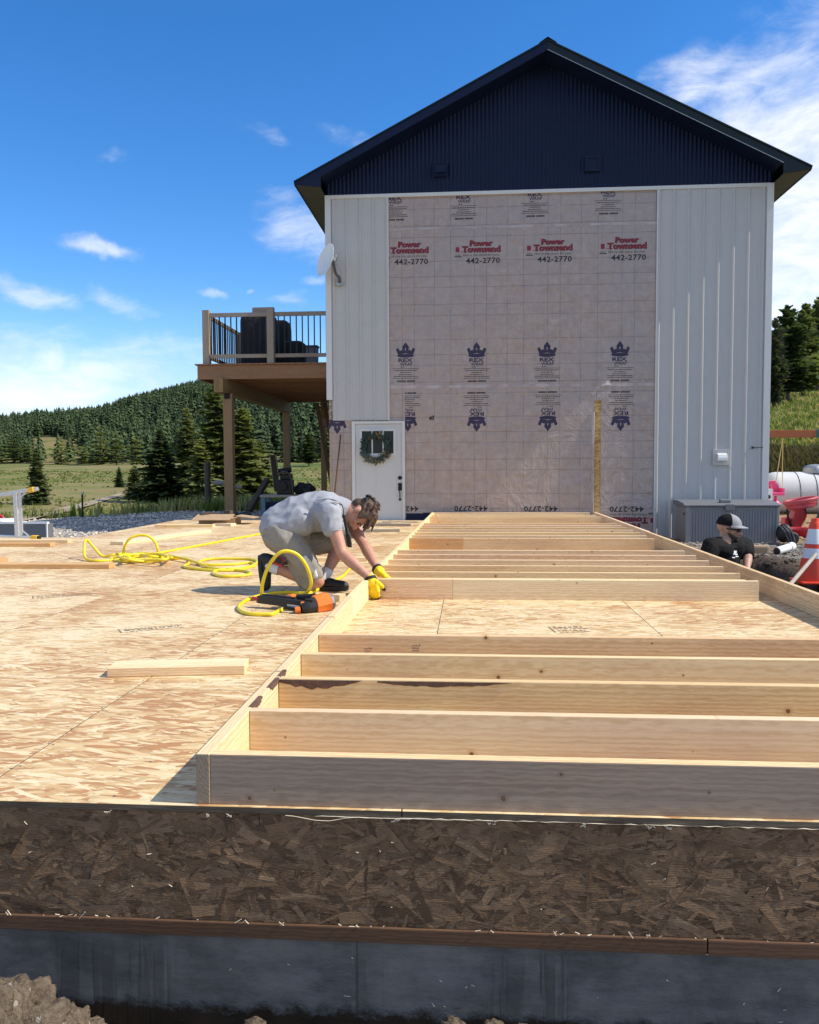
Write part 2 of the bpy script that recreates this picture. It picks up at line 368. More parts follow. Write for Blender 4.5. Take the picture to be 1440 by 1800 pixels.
def concrete_mat():
    mt, t, b = new_mat('damp_proofed_concrete'); c = t.new('ShaderNodeTexCoord').outputs['Object']; x, y, z = t.sep(c)
    n = t.noise(c, 3.5, 6, .65); n2 = t.noise(t.map(c, scale=(5, 1, 14)), 1.5, 5, .7)
    colr = t.mix(t.rng(t.math('ADD', t.math('MULTIPLY', n, .6), t.math('MULTIPLY', n2, .4)), .3, .7), (.052, .058, .060), (.185, .18, .17))
    # tar runs: vertical streaks and a ragged black foot
    st = t.noise(t.map(c, scale=(13, 1, .4)), 1.0, 4, .65); loc = t.rng(t.noise(t.map(c, loc=(3.3, 0, 0), scale=(1.7, 1, .1)), 1.0, 2), .50, .60)
    drip = t.math('MULTIPLY', t.math('MULTIPLY', t.rng(st, .47, .54), loc), t.rng(t.math('ADD', z, t.math('MULTIPLY', t.noise(t.map(c, scale=(13, 1, .1)), 1.0, 2), .16)), -.27, -.37))
    rag = t.noise(t.map(c, scale=(5, 1, 7)), 2.0, 6, .75)
    foot = t.rng(t.math('ADD', z, t.math('MULTIPLY', rag, .13)), -.485, -.525)
    colr = t.mix(t.math('MULTIPLY', drip, t.math('MULTIPLY', n2, .7)), colr, (.008, .008, .009)); colr = t.mix(foot, colr, (.006, .006, .006))
    joint = t.rng(t.math('ABSOLUTE', t.math('SUBTRACT', x, -.31)), .004, .002)
    colr = t.mix(t.math('MULTIPLY', joint, .45), colr, (.008, .008, .008))
    sp = t.rng(t.noise(t.map(c, scale=(26, 1, 40)), 1.0, 4, .75), .66, .74)
    sp = t.math('MULTIPLY', sp, t.rng(z, -.42, -.5, .15, .9))
    colr = t.mix(t.math('MULTIPLY', sp, .6), colr, (.20, .17, .14))
    t.put(b.inputs['Base Color'], colr); t.put(b.inputs['Roughness'], t.mixf(foot, .55, .32))
    t.put(b.inputs['Normal'], t.bump(t.math('ADD', t.math('ADD', n, t.math('MULTIPLY', n2, .5)), t.math('MULTIPLY', t.math('ADD', drip, foot), .35)), .012))
    return mt
M['concrete'] = concrete_mat()
def chip_mat():
    mt, t, b = new_mat('muddy_wood_chip'); c = t.new('ShaderNodeTexCoord').outputs['Object']
    k = t.new('ShaderNodeAttribute', attribute_name='tint').outputs['Color']
    f1 = t.noise(t.map(c, rot=(0, .25, 0), scale=(40, 1, 300)), 1.0, 3, .6); f2 = t.noise(t.map(c, rot=(0, 1.1, 0), scale=(60, 1, 260)), 1.0, 3, .6); m_ = t.noise(c, 9, 5, .7)
    v = t.math('ADD', t.math('MULTIPLY', t.math('ADD', f1, f2), .5), .5); v = t.math('MULTIPLY', v, t.rng(m_, .3, .7, .6, 1.25))
    colr = t.mix(1.0, k, t.comb(v, v, v), 'MULTIPLY')
    t.put(b.inputs['Base Color'], t.mix(t.rng(m_, .48, .66, 0, .5), colr, (.08, .053, .034))); t.put(b.inputs['Roughness'], .65); t.put(b.inputs['Specular IOR Level'], .3)
    t.put(b.inputs['Normal'], t.bump(t.math('ADD', f1, f2), .004)); return mt
M['chip'] = chip_mat()
def ground_mat():
    mt, t, b = new_mat('ground_cover'); c = t.new('ShaderNodeTexCoord').outputs['Object']
    at_ = t.new('ShaderNodeAttribute', attribute_name='zone'); g = t.sepc(at_.outputs['Color'])
    n1 = t.noise(c, .05, 6, .65); n2 = t.noise(c, .6, 6, .7); n3 = t.noise(c, 6, 5, .7); n4 = t.noise(c, 42, 4, .7)
    k = t.math('ADD', t.math('MULTIPLY', n1, .62), t.math('ADD', t.math('MULTIPLY', t.noise(t.map(c, scale=(.12, .5, 1)), 1.0, 5, .7), .28), t.math('MULTIPLY', n3, .12)))
    grass = t.ramp(k, [(.38, (.055, .095, .018)), (.45, (.10, .135, .03)), (.50, (.165, .165, .05)), (.55, (.22, .185, .08)), (.63, (.21, .15, .075))])
    gv = t.voro(c, 34); grav = t.mix(t.rng(t.math('ADD', t.sepc(gv.outputs['Color'])[0], t.math('MULTIPLY', n2, .3)), .1, 1.1), (.36, .335, .30), (.76, .71, .64))
    grav = t.mix(t.rng(gv.outputs['Distance'], .3, .75), grav, (.09, .08, .07))
    dirt = t.ramp(t.math('ADD', t.math('MULTIPLY', n3, .5), t.math('MULTIPLY', n4, .5)), [(.3, (.035, .025, .019)), (.5, (.085, .064, .047)), (.7, (.19, .15, .115))])
    dirt = t.mix(at_.outputs['Alpha'], dirt, t.ramp(t.math('ADD', t.math('MULTIPLY', n3, .5), t.math('MULTIPLY', n4, .5)), [(.3, (.16, .12, .09)), (.7, (.42, .34, .25))]))
    cv = t.voro(t.map(c, scale=(1, 2.2, 1), rot=(0, 0, .5)), 14); chips = t.mix(t.sepc(cv.outputs['Color'])[0], (.16, .085, .045), (.46, .29, .17))
    colr = t.mix(g[0], grass, grav); colr = t.mix(g[1], colr, dirt); colr = t.mix(g[2], colr, chips)
    t.put(b.inputs['Base Color'], colr); t.put(b.inputs['Roughness'], .95); t.put(b.inputs['Specular IOR Level'], .15)
    h = t.math('ADD', t.math('MULTIPLY', n3, .6), t.math('ADD', t.math('MULTIPLY', n4, .5), t.math('MULTIPLY', t.math('SUBTRACT', 1, gv.outputs['Distance']), g[0])))
    t.put(b.inputs['Normal'], t.bump(h, .03)); return mt
M['ground'] = ground_mat()
def soil_mat(name, lo, hi):
    mt, t, b = new_mat(name); c = t.new('ShaderNodeTexCoord').outputs['Object']
    n = t.noise(c, 14, 7, .75); n2 = t.noise(c, 70, 4, .7)
    colr = t.mix(t.rng(t.math('ADD', t.math('MULTIPLY', n, .6), t.math('MULTIPLY', n2, .4)), .3, .7), lo, hi)
    sv = t.voro(c, 46); peb = t.math('MULTIPLY', t.rng(sv.outputs['Distance'], .34, .26), t.math('GREATER_THAN', t.sepc(sv.outputs['Color'])[0], .86))
    colr = t.mix(peb, colr, (.36, .32, .27))
    t.put(b.inputs['Base Color'], colr); t.put(b.inputs['Roughness'], .95); t.put(b.inputs['Specular IOR Level'], .15)
    t.put(b.inputs['Normal'], t.bump(t.math('ADD', n, t.math('MULTIPLY', n2, .6)), .02)); return mt
M['soil'] = soil_mat('dry_soil', (.075, .054, .037), (.245, .19, .135))
M['soil_dark'] = soil_mat('dark_soil', (.030, .022, .016), (.10, .08, .06))
M['track'] = basic('dirt_track', (.30, .24, .17), .95, .2, 2, .02, dirt=((.18, .18, .08), .6))
M['gravel_dark'] = basic('dark_gravel_stone', (.23, .205, .18), .9, .45, 3, .01)
M['gravelstone'] = basic('gravel_stone', (.66, .565, .45), .9, .45, 3, .01)

# ---------------------------------------------------------------- mesh helpers
class MB:
    def __init__(s): s.v = []; s.f = []; s.mi = []
    def add(s, vs, fs, mi=0):
        o = len(s.v); s.v += [tuple(p) for p in vs]; s.f += [tuple(i + o for i in f) for f in fs]; s.mi += [mi] * len(fs); return s
    def box(s, c, d, rot=None, mi=0):
        hx, hy, hz = d[0] / 2, d[1] / 2, d[2] / 2; c = Vector(c)
        vs = [Vector((x, y, z)) for z in (-hz, hz) for y in (-hy, hy) for x in (-hx, hx)]
        if rot is not None: vs = [rot @ q for q in vs]
        return s.add([q + c for q in vs], [(0, 2, 3, 1), (4, 5, 7, 6), (0, 1, 5, 4), (2, 6, 7, 3), (0, 4, 6, 2), (1, 3, 7, 5)], mi)
    def bb(s, x0, x1, y0, y1, z0, z1, mi=0): return s.box(((x0 + x1) / 2, (y0 + y1) / 2, (z0 + z1) / 2), (x1 - x0, y1 - y0, z1 - z0), None, mi)
    def bar(s, a, b, w, h, mi=0, up=(0, 0, 1)):
        a = Vector(a); b = Vector(b); d = (b - a); L = d.length; d.normalize(); u = Vector(up)
        sd = u.cross(d)
        if sd.length < 1e-4: sd = Vector((1, 0, 0)).cross(d)
        sd.normalize(); u = d.cross(sd); rot = Matrix((d, sd, u)).transposed()
        return s.box((a + b) / 2, (L, w, h), rot, mi)
    def tube(s, pts, rads, n=8, mi=0, cap=True, closed=False):
        pts = [Vector(p) for p in pts]; k = len(pts)
        if not hasattr(rads, '__len__'): rads = [rads] * k
        o = len(s.v); prev = None; vs = []
        for i, p in enumerate(pts):
            a = pts[i - 1] if (i > 0 or closed) else p; b = pts[(i + 1) % k] if (i < k - 1 or closed) else p
            d = (b - a); d = d.normalized() if d.length > 1e-9 else Vector((0, 0, 1))
            if prev is None:
                ref = Vector((0, 0, 1)) if abs(d.z) < .9 else Vector((1, 0, 0)); nx = ref.cross(d).normalized()
            else:
                nx = prev - d * prev.dot(d); nx = nx.normalized() if nx.length > 1e-6 else Vector((1, 0, 0))
            prev = nx; ny = d.cross(nx)
            for j in range(n):
                an = 2 * math.pi * j / n; vs.append(p + nx * (math.cos(an) * rads[i]) + ny * (math.sin(an) * rads[i]))
        fs = []
        for i in range(k if closed else k - 1):
            for j in range(n):
                i2 = (i + 1) % k; fs.append((i * n + j, i * n + (j + 1) % n, i2 * n + (j + 1) % n, i2 * n + j))
        if cap and not closed: fs += [tuple(range(n))[::-1], tuple((k - 1) * n + j for j in range(n))]
        return s.add(vs, fs, mi)
    def cyl(s, a, b, r0, r1=None, n=16, mi=0): return s.tube([a, b], [r0, r0 if r1 is None else r1], n, mi)
    def lathe(s, c, prof, n=24, mi=0, axis='Z', cap=True):
        c = Vector(c); vs = []; k = len(prof)
        for r_, z in prof:
            for j in range(n):
                a = 2 * math.pi * j / n; q = (r_ * math.cos(a), r_ * math.sin(a), z)
                if axis == 'X': q = (q[2], q[0], q[1])
                if axis == 'Y': q = (q[1], q[2], q[0])
                vs.append(c + Vector(q))
        fs = [(i * n + j, i * n + (j + 1) % n, (i + 1) * n + (j + 1) % n, (i + 1) * n + j) for i in range(k - 1) for j in range(n)]
        if cap: fs += [tuple(range(n))[::-1], tuple((k - 1) * n + j for j in range(n))]
        return s.add(vs, fs, mi)
    def ell(s, c, d, rot=None, n=14, mi=0):
        c = Vector(c); vs = []; fs = []; m_ = n // 2
        for i in range(m_ + 1):
            th = math.pi * i / m_
            for j in range(n):
                ph = 2 * math.pi * j / n
                q = Vector((d[0] * math.sin(th) * math.cos(ph), d[1] * math.sin(th) * math.sin(ph), d[2] * math.cos(th)))
                vs.append(c + (rot @ q if rot is not None else q))
        for i in range(m_):
            for j in range(n): fs.append((i * n + j, (i + 1) * n + j, (i + 1) * n + (j + 1) % n, i * n + (j + 1) % n))
        return s.add(vs, fs, mi)
    def prism(s, poly, a, b, axis='Y', mi=0):     # poly of 2-D points extruded from a to b along the axis
        def P(u, v, w): return {'Y': (u, w, v), 'X': (w, u, v), 'Z': (u, v, w)}[axis]
        n = len(poly); vs = [P(u, v, a) for u, v in poly] + [P(u, v, b) for u, v in poly]
        return s.add(vs, [tuple(range(n)), tuple(range(2 * n - 1, n - 1, -1))] + [(i, i + n, (i + 1) % n + n, (i + 1) % n) for i in range(n)], mi)
    def mesh(s, name, mats, smooth=False, bevel=0, fix=True):
        me = bpy.data.meshes.new(name); me.from_pydata(s.v, [], s.f)
        for mt in (mats if isinstance(mats, (list, tuple)) else [mats]): me.materials.append(mt)
        me.polygons.foreach_set('material_index', s.mi)
        if fix or bevel:
            bm = bmesh.new(); bm.from_mesh(me)
            if bevel:
                bmesh.ops.remove_doubles(bm, verts=bm.verts, dist=1e-5)
                bmesh.ops.bevel(bm, geom=[e for e in bm.edges if e.is_manifold and e.calc_face_angle(0) > .6], offset=bevel, segments=2, affect='EDGES', profile=.6, clamp_overlap=True)
            bmesh.ops.recalc_face_normals(bm, faces=bm.faces); bm.to_mesh(me); bm.free()
        if smooth: set_smooth(me, smooth)
        me.update(); return me
def set_smooth(me, ang=None):
    me.polygons.foreach_set('use_smooth', [True] * len(me.polygons))
    if ang and ang is not True:
        try: me.set_sharp_from_angle(angle=rad(ang))
        except Exception: pass
BASE = {}
def link(name, me, parent=None, loc=None):
    o = bpy.data.objects.new(name, me); col.objects.link(o)
    if parent: o.parent = parent
    if loc is not None: o.location = loc
    return o
def thing(name, label, cat, loc=(0, 0, 0), group=None, rz=0):
    o = bpy.data.objects.new(name, None); col.objects.link(o); o.location = loc; o.rotation_euler.z = rz; o.empty_display_size = .1
    o['label'] = label; o['category'] = cat; BASE[o.name] = Vector(loc)
    if group: o['group'] = group
    return o
def part(name, mb, mats, parent, smooth=False, bevel=0, label=None, fix=True):
    """mb is in world coordinates; the part is stored relative to its (unrotated) thing"""
    L = BASE[parent.name]; mb.v = [(p[0] - L.x, p[1] - L.y, p[2] - L.z) for p in mb.v]
    o = link(name, mb.mesh(name, mats, smooth, bevel, fix), parent); BASE[o.name] = L
    if label: o['label'] = label
    return o
def solo(name, label, cat, mb, mats, loc=(0, 0, 0), group=None, smooth=False, bevel=0, kind=None):
    L = Vector(loc); mb.v = [(p[0] - L.x, p[1] - L.y, p[2] - L.z) for p in mb.v]
    o = link(name, mb.mesh(name, mats, smooth, bevel), None, loc); BASE[o.name] = L
    o['label'] = label
    if cat: o['category'] = cat
    if group: o['group'] = group
    if kind: o['kind'] = kind
    return o
_lum = {}
def lumber(name, c, L, thick, h, mat, parent=None, rot=(0, 0, 0), bevel=.003):
    """a sawn board with its own local axes: x along the grain, y thickness, z height; c is its world centre"""
    key = (round(L, 3), round(thick, 4), round(h, 4), mat)
    if key not in _lum:
        mb = MB().box((0, 0, 0), (L, thick, h)); _lum[key] = mb.mesh(name, M[mat], bevel=bevel)
    o = link(name, _lum[key], parent); c = Vector(c)
    o.location = c - (BASE[parent.name] if parent else Vector()); o.rotation_euler = rot; BASE[o.name] = c
    return o
def tag(o, label, cat, group=None):
    o['label'] = label; o['category'] = cat
    if group: o['group'] = group
    return o
def copy_tree(o, loc, rz=0, scale=1.0, label=None):
    c = o.copy(); col.objects.link(c); c.location = loc; c.rotation_euler.z = rz; c.scale = (scale,) * 3 if not hasattr(scale, '__len__') else scale
    if label: c['label'] = label
    BASE[c.name] = Vector(loc)
    for ch in o.children:
        d = ch.copy(); col.objects.link(d); d.parent = c
        for g in ch.children:
            e = g.copy(); col.objects.link(e); e.parent = d
    return c
def smoothpath(pts, n=8, closed=False):
    P = [Vector(p) for p in pts]; k = len(P); out = []
    for i in range(k if closed else k - 1):
        p1, p2 = P[i], P[(i + 1) % k]
        p0 = P[i - 1] if (i > 0 or closed) else p1; p3 = P[(i + 2) % k] if (i + 2 < k or closed) else p2
        for j in range(n):
            s = j / n
            out.append(.5 * ((2 * p1) + (p2 - p0) * s + (2 * p0 - 5 * p1 + 4 * p2 - p3) * s * s + (3 * p1 - p0 - 3 * p2 + p3) * s ** 3))
    if not closed: out.append(P[-1])
    return out
def blob_mesh(name, caps, ells, voxel, mats, smooth_it=3, fac=.5, wrinkle=0):
    """one continuous skin: tapered capsules and ellipsoids merged by a voxel remesh"""
    bm = bmesh.new()
    def sph(c, r_, seg=12):
        return bmesh.ops.create_uvsphere(bm, u_segments=seg, v_segments=max(6, seg // 2 + 1), radius=r_, matrix=Matrix.Translation(Vector(c)))['verts']
    for p0, r0, p1, r1 in caps:
        vs = sph(p0, r0) + sph(p1, r1)
        fs = list({f for v in vs for f in v.link_faces}); bmesh.ops.delete(bm, geom=fs, context='FACES_ONLY')
        res = bmesh.ops.convex_hull(bm, input=vs, use_existing_faces=False)
        bad = [g for g in res['geom_interior'] + res['geom_unused'] if isinstance(g, bmesh.types.BMVert)]
        bmesh.ops.delete(bm, geom=list(set(bad)), context='VERTS')
    for e in ells:
        c, d = e[0], e[1]; rt = e[2] if len(e) > 2 else Matrix.Identity(3)
        mm = Matrix.Translation(Vector(c)) @ rt.to_4x4() @ Matrix.Diagonal((*d, 1))
        bmesh.ops.create_uvsphere(bm, u_segments=20, v_segments=12, radius=1, matrix=mm)
    bmesh.ops.delete(bm, geom=[e for e in bm.edges if not e.link_faces], context='EDGES')
    me = bpy.data.meshes.new(name + '_src'); bm.to_mesh(me); bm.free()
    o = bpy.data.objects.new('tmp', me); col.objects.link(o)
    md = o.modifiers.new('r', 'REMESH'); md.mode = 'VOXEL'; md.voxel_size = voxel
    ms = o.modifiers.new('s', 'SMOOTH'); ms.iterations = smooth_it; ms.factor = fac
    dg = bpy.context.evaluated_depsgraph_get(); dg.update()
    out = bpy.data.meshes.new_from_object(o.evaluated_get(dg)); out.name = name
    bpy.data.objects.remove(o); bpy.data.meshes.remove(me)
    if wrinkle:
        me2 = out; co_ = np.empty(len(me2.vertices) * 3); me2.vertices.foreach_get('co', co_); nr_ = np.empty(len(me2.vertices) * 3); me2.vertices.foreach_get('normal', nr_)
        co_ = co_.reshape(-1, 3); nr_ = nr_.reshape(-1, 3)
        for i, (p, n_) in enumerate(zip(co_, nr_)):
            v = Vector((p[0] * 9 + 3 * p[2], p[1] * 8, p[2] * 5 - 3 * p[0])); a = mnoise.noise(v + Vector((0, 0, 2 * mnoise.noise(Vector(p) * 4))))
            b_ = mnoise.noise(Vector(p) * 26)
            co_[i] = p + n_ * (wrinkle * (1.0 - 2.6 * abs(a)) + wrinkle * .3 * b_)
        me2.vertices.foreach_set('co', co_.reshape(-1)); me2.update()
    out.materials.clear()
    for mt in (mats if isinstance(mats, (list, tuple)) else [mats]): out.materials.append(mt)
    set_smooth(out); return out
def blob(name, parent, caps, ells, voxel, mats, smooth_it=3, fac=.5, wrinkle=0):
    me = blob_mesh(name, caps, ells, voxel, mats, smooth_it, fac, wrinkle)
    L = BASE[parent.name]; me.transform(Matrix.Translation(-L)); o = link(name, me, parent); BASE[o.name] = L; return o
_txt = {}
def text_geo(s, size=1.0, off=0.0, shear=0.0, res=2, space=1.0):
    """flat letters in the XZ plane, centred on x, baseline z = 0"""
    k = (s, off, shear, res, space)
    if k not in _txt:
        cu = bpy.data.curves.new('t', 'FONT'); cu.body = s; cu.align_x = 'CENTER'; cu.offset = off; cu.shear = shear; cu.resolution_u = res; cu.space_character = space
        o = bpy.data.objects.new('t', cu); col.objects.link(o)
        dg = bpy.context.evaluated_depsgraph_get(); dg.update()
        me = o.evaluated_get(dg).to_mesh()
        _txt[k] = ([tuple(v.co) for v in me.vertices], [tuple(p.vertices) for p in me.polygons])
        bpy.data.objects.remove(o); bpy.data.curves.remove(cu)
    return _txt[k]
def add_text(mb, s, cx, z, height, width=None, y=0.0, mi=0, off=0.0, shear=0.0, space=1.0, ref=None):
    """letters whose cap height is `height`, squeezed to `width`"""
    vs, fs = text_geo(s, 1, off, shear, 2, space)
    xs = [v[0] for v in vs]; ys = [v[1] for v in vs]
    cap = .729
    sy = height / cap; sx = sy if width is None else width / (max(xs) - min(xs)); xm = (max(xs) + min(xs)) / 2
    mb.add([(cx + (v[0] - xm) * sx, y, z + v[1] * sy) for v in vs], fs, mi)
# ================================================================ TERRAIN
def sstep(a, b, x): t = np.clip((x - a) / (b - a), 0, 1); return t * t * (3 - 2 * t)
def vnoise(X, Y, s, seed=0):
    """cheap smooth value noise on arrays"""
    x = X * s + seed * 17.3; y = Y * s + seed * 9.1
    xi = np.floor(x); yi = np.floor(y); fx = x - xi; fy = y - yi; fx = fx * fx * (3 - 2 * fx); fy = fy * fy * (3 - 2 * fy)
    h = lambda a, b: np.modf(np.abs(np.sin(a * 127.1 + b * 311.7 + seed) * 43758.5453))[0]
    return (h(xi, yi) * (1 - fx) + h(xi + 1, yi) * fx) * (1 - fy) + (h(xi, yi + 1) * (1 - fx) + h(xi + 1, yi + 1) * fx) * fy - .5
def ridge(X):
    return np.interp(X, [-1500, -700, -400, -320, -290, -231, -180, -128, -60, 60, 300, 700], [20, 30, 36, 43, 54, 66, 70, 72, 74, 80, 110, 140])
def terr(X, Y):
    X = np.asarray(X, float); Y = np.asarray(Y, float)
    Ye = Y + np.clip(-6.5 - X, 0, 4) * 1.6 * sstep(70, 30, Y) * sstep(9, 13, Y)
    zl = np.interp(Ye, [-60, 0, 2.2, 5, 9, 11, 13, 16, 20, 23, 27, 34, 50, 75, 110, 150, 170, 210], [-.9, -.74, -.70, -.62, -.45, -.34, -.26, -.16, -.12, -.18, -.5, -1.0, -1.55, -1.0, .3, 1.55, 1.75, 1.4])
    rg = ridge(X / np.maximum(Y, 200) * 700)
    hill = np.interp(Y, [0, 210, 250, 330, 480, 700, 900, 1400, 4000], [0, 0, .06, .24, .56, 1.0, .9, .6, .4]) * rg
    zl = zl + hill + sstep(15, 60, Y) * (vnoise(X, Y, .045, 3) * .9) + sstep(150, 300, Y) * vnoise(X, Y, .012, 5) * 9
    zr = np.interp(Y, [-60, 0, 3, 5, 12, 20, 22.5, 24, 26.5, 34, 60, 120, 250, 700, 1400, 4000], [-.9, -.74, -.55, -.38, -.34, -.22, -.1, .75, 1.75, 2.7, 6.0, 15, 36, 95, 110, 90])
    zr = zr + sstep(24, 40, Y) * (vnoise(X, Y, .08, 8) * 1.2) + sstep(22, 26, Y) * vnoise(X, Y, .5, 9) * .3
    w = sstep(-.08, .28, X / np.maximum(Y, 14.0))
    z = zl * (1 - w) + zr * w
    near = sstep(26, 14, Y) * sstep(12, 8, np.abs(X))
    z = z + near * (vnoise(X, Y, 2.2, 1) * .05 + vnoise(X, Y, 6.0, 2) * .03)
    # the floor deck and the house stand over lower ground
    inside = sstep(-6.9, -6.6, X) * sstep(2.3, 2.15, X) * sstep(2.05, 2.25, Y) * sstep(10.9, 10.7, Y)
    inside = np.maximum(inside, sstep(-5.42, -5.24, X) * sstep(2.3, 2.15, X) * sstep(10.5, 10.8, Y) * sstep(15.6, 15.3, Y))
    inside = np.maximum(inside, sstep(-2.5, -2.3, X) * sstep(5.0, 4.8, X) * sstep(14.0, 14.6, Y) * sstep(26, 25.5, Y))
    z = np.where(inside > 0, np.minimum(z, z * (1 - inside) + -.8 * inside), z)
    # working trench along the right side of the foundation, spoil heaped beside it
    tr = sstep(2.0, 2.4, X) * sstep(3.75, 3.25, X + vnoise(X, Y, 1.2, 4) * .4 - .25 * sstep(8.5, 9.5, Y) * sstep(11, 10, Y)) * sstep(4.2, 5.4, Y) * sstep(10.9, 10.2, Y)
    z = z - tr * 1.15
    sp = np.exp(-(((X - 4.1) / .8) ** 2 + ((Y - 8.0) / 1.1) ** 2)) * .10 + np.exp(-(((X - 3.6) / .7) ** 2 + ((Y - 10.9) / .6) ** 2)) * .10
    return z + sp + tr * vnoise(X, Y, 4, 6) * .12
def terr1(x, y): return float(terr(np.array([x]), np.array([y]))[0])
def hit(px, py, y0=8.0, y1=900.0):
    """where a photo ray meets the ground"""
    d = ray(px, py); Ys = np.concatenate([np.arange(y0, 60, .1), np.arange(60, y1, .5)])
    P = CAM.x + d.x / d.y * Ys; Z = CAM.z + d.z / d.y * Ys
    under = np.nonzero(Z <= terr(P, Ys))[0]
    i = under[0] if len(under) else len(Ys) - 1
    return Vector((P[i], Ys[i], float(terr(P[i:i + 1], Ys[i:i + 1])[0])))
def build_ground():
    def axis(lo, hi, st, far, gr):
        a = list(np.arange(lo, hi, st)); v = hi; s = st
        while v < far: a.append(v); s *= gr; v += s
        v = lo - st; s = st; b = []
        while v > -far: b.append(v); s *= gr; v -= s
        return np.array(b[::-1] + a)
    xs = axis(-8, 6.6, .1, 3500, 1.075); ys = axis(.2, 25, .12, 4200, 1.055); ys = ys[ys > -120]
    X, Y = np.meshgrid(xs, ys); Z = terr(X, Y); nx, ny = len(xs), len(ys)
    V = np.stack([X, Y, Z], -1).reshape(-1, 3)
    i = np.arange(ny - 1)[:, None] * nx + np.arange(nx - 1)[None, :]
    F = np.stack([i, i + 1, i + nx + 1, i + nx], -1).reshape(-1, 4)
    me = bpy.data.meshes.new('ground'); me.from_pydata(V.tolist(), [], F.tolist()); me.materials.append(M['ground'])
    wob = vnoise(X, Y, .5, 11) * 1.6 + vnoise(X, Y, 2, 12) * .5
    grav = sstep(21.5, 19.8, Y - .35 * (X + 5) * (X > -5) + wob * .5 + np.clip(-6.5 - X, 0, 5) * 1.6) * sstep(-2.2, -2.6, X) * sstep(8, 10, Y)
    grav = np.maximum(grav, sstep(2.0, 2.2, X) * sstep(10.7, 11.0, Y + wob * .15) * sstep(14.2, 13.6, Y + wob * .4) * .45)
    dirt = sstep(12.5, 11, Y + wob * .4) * sstep(13, 10, np.abs(X))
    dirt = np.maximum(np.maximum(dirt * (1 - grav), .55 * sstep(2.0, 2.2, X) * sstep(9.6, 10.2, Y) * sstep(14.2, 13.6, Y)), sstep(2.0, 2.4, X) * sstep(7.0, 6.6, X + wob * .2) * sstep(3, 4, Y) * sstep(10.9, 10.5, Y + wob * .1))
    cut = sstep(22.2, 22.8, Y + wob * .2) * sstep(26.5, 25.0, Y + wob) * sstep(3, 5, X)
    dirt = np.maximum(dirt, cut * .8)
    chips = sstep(3.0, 3.6, X) * sstep(11.5, 13.0, Y + wob * .5) * sstep(22.5, 21.5, Y + wob * .4) * sstep(60, 50, X)
    chips = chips * (1 - grav)
    at_ = me.color_attributes.new('zone', 'FLOAT_COLOR', 'POINT')
    dry = sstep(4.5, 2.2, Y) * sstep(3.2, 2.4, X)
    C = np.stack([grav, dirt, chips, dry], -1).reshape(-1).astype(np.float32); at_.data.foreach_set('color', C)
    set_smooth(me); o = link('ground', me); o['kind'] = 'structure'; o['label'] = 'grassy hills, gravel and bare soil around the building site'
build_ground()
def build_track():
    mb = MB(); L = []
    for px, py, w in ((10, 921, 60), (55, 911, 52), (105, 899, 42), (155, 886, 30), (195, 875, 20), (222, 867, 12)):
        L.append((hit(px - w / 2, py), hit(px + w / 2, py)))
    vs = []
    for a, b in L:
        for s in (0, .5, 1):
            q = a.lerp(b, s); vs.append((q.x, q.y, terr1(q.x, q.y) + .05))
    fs = []
    for i in range(len(L) - 1):
        for s in range(2): fs.append((i * 3 + s, i * 3 + s + 1, i * 3 + s + 4, i * 3 + s + 3))
    mb.add(vs, fs); o = link('dirt_track', mb.mesh('dirt_track', M['track'])); o['kind'] = 'structure'
    o['label'] = 'dirt farm track across the meadow'
build_track()

# ================================================================ FOUNDATION AND FLOOR DECK
YF = 2.168            # front face of the deck
YW = 14.42            # gable wall face
DX0, DX1 = -6.75, 2.215
fw = thing('foundation_wall', 'dark tar coated concrete foundation wall below the floor deck', 'foundation', (0, YF, 0))
part('front_wall', MB().bb(DX0, DX1 + .01, YF + .012, YF + .21, -2.0, -.371), M['concrete'], fw)
part('side_wall', MB().bb(DX1 - .19, DX1 + .01, YF + .211, YW - .02, -2.0, -.371), M['concrete'], fw)
part('left_wall', MB().bb(-5.3, -5.1, 10.9, 15.3, -2.0, -.371), M['concrete'], fw)
part('side_wall', MB().bb(DX0, DX0 + .2, YF + .211, 10.6, -2.0, -.371), M['concrete'], fw)
part('sill_foam', MB().bb(.36, DX1, YF + .004, YF + .05, -.3705, -.3665), M['pinkfoam'], fw, label='pink sill gasket showing under the red plate')
dk = thing('floor_deck', 'new strand board floor deck with dark muddy rim joist, full width of the foreground', 'floor deck', (-2, YF, -.36))
# sill plates (treated, reddish), slightly proud of the rim
for x0, x1 in ((DX0, -1.62), (-1.617, .62), (.623, DX1)):
    lumber('sill_plate', ((x0 + x1) / 2, YF - .006 + .07, -.345), x1 - x0, .14, .042, 'wood_red', dk)
lumber('sill_plate', (DX1 - .07, (YF + YW) / 2 + .07, -.345), YW - YF - .16, .14, .042, 'wood_red', dk, (0, 0, math.pi / 2))
# rim boards
for x0, x1 in ((DX0, -3.02), (-3.018, -.575), (-.573, 1.87), (1.872, DX1)):
    part('rim_board', MB().bb(x0, x1, YF + .002, YF + .032, -.323, -.0185), M['osb_rim'], dk)
part('rim_board', MB().bb(DX1 - .03, DX1, YF + .033, YW - .03, -.323, -.0185), M['osb_rim'], dk)
part('rim_board', MB().bb(-5.24, -5.21, 10.75, 15.3, -.323, -.0185), M['osb_rim'], dk)
part('rim_board', MB().bb(DX0, -5.25, 10.66, 10.69, -.323, -.0185), M['osb_rim'], dk)
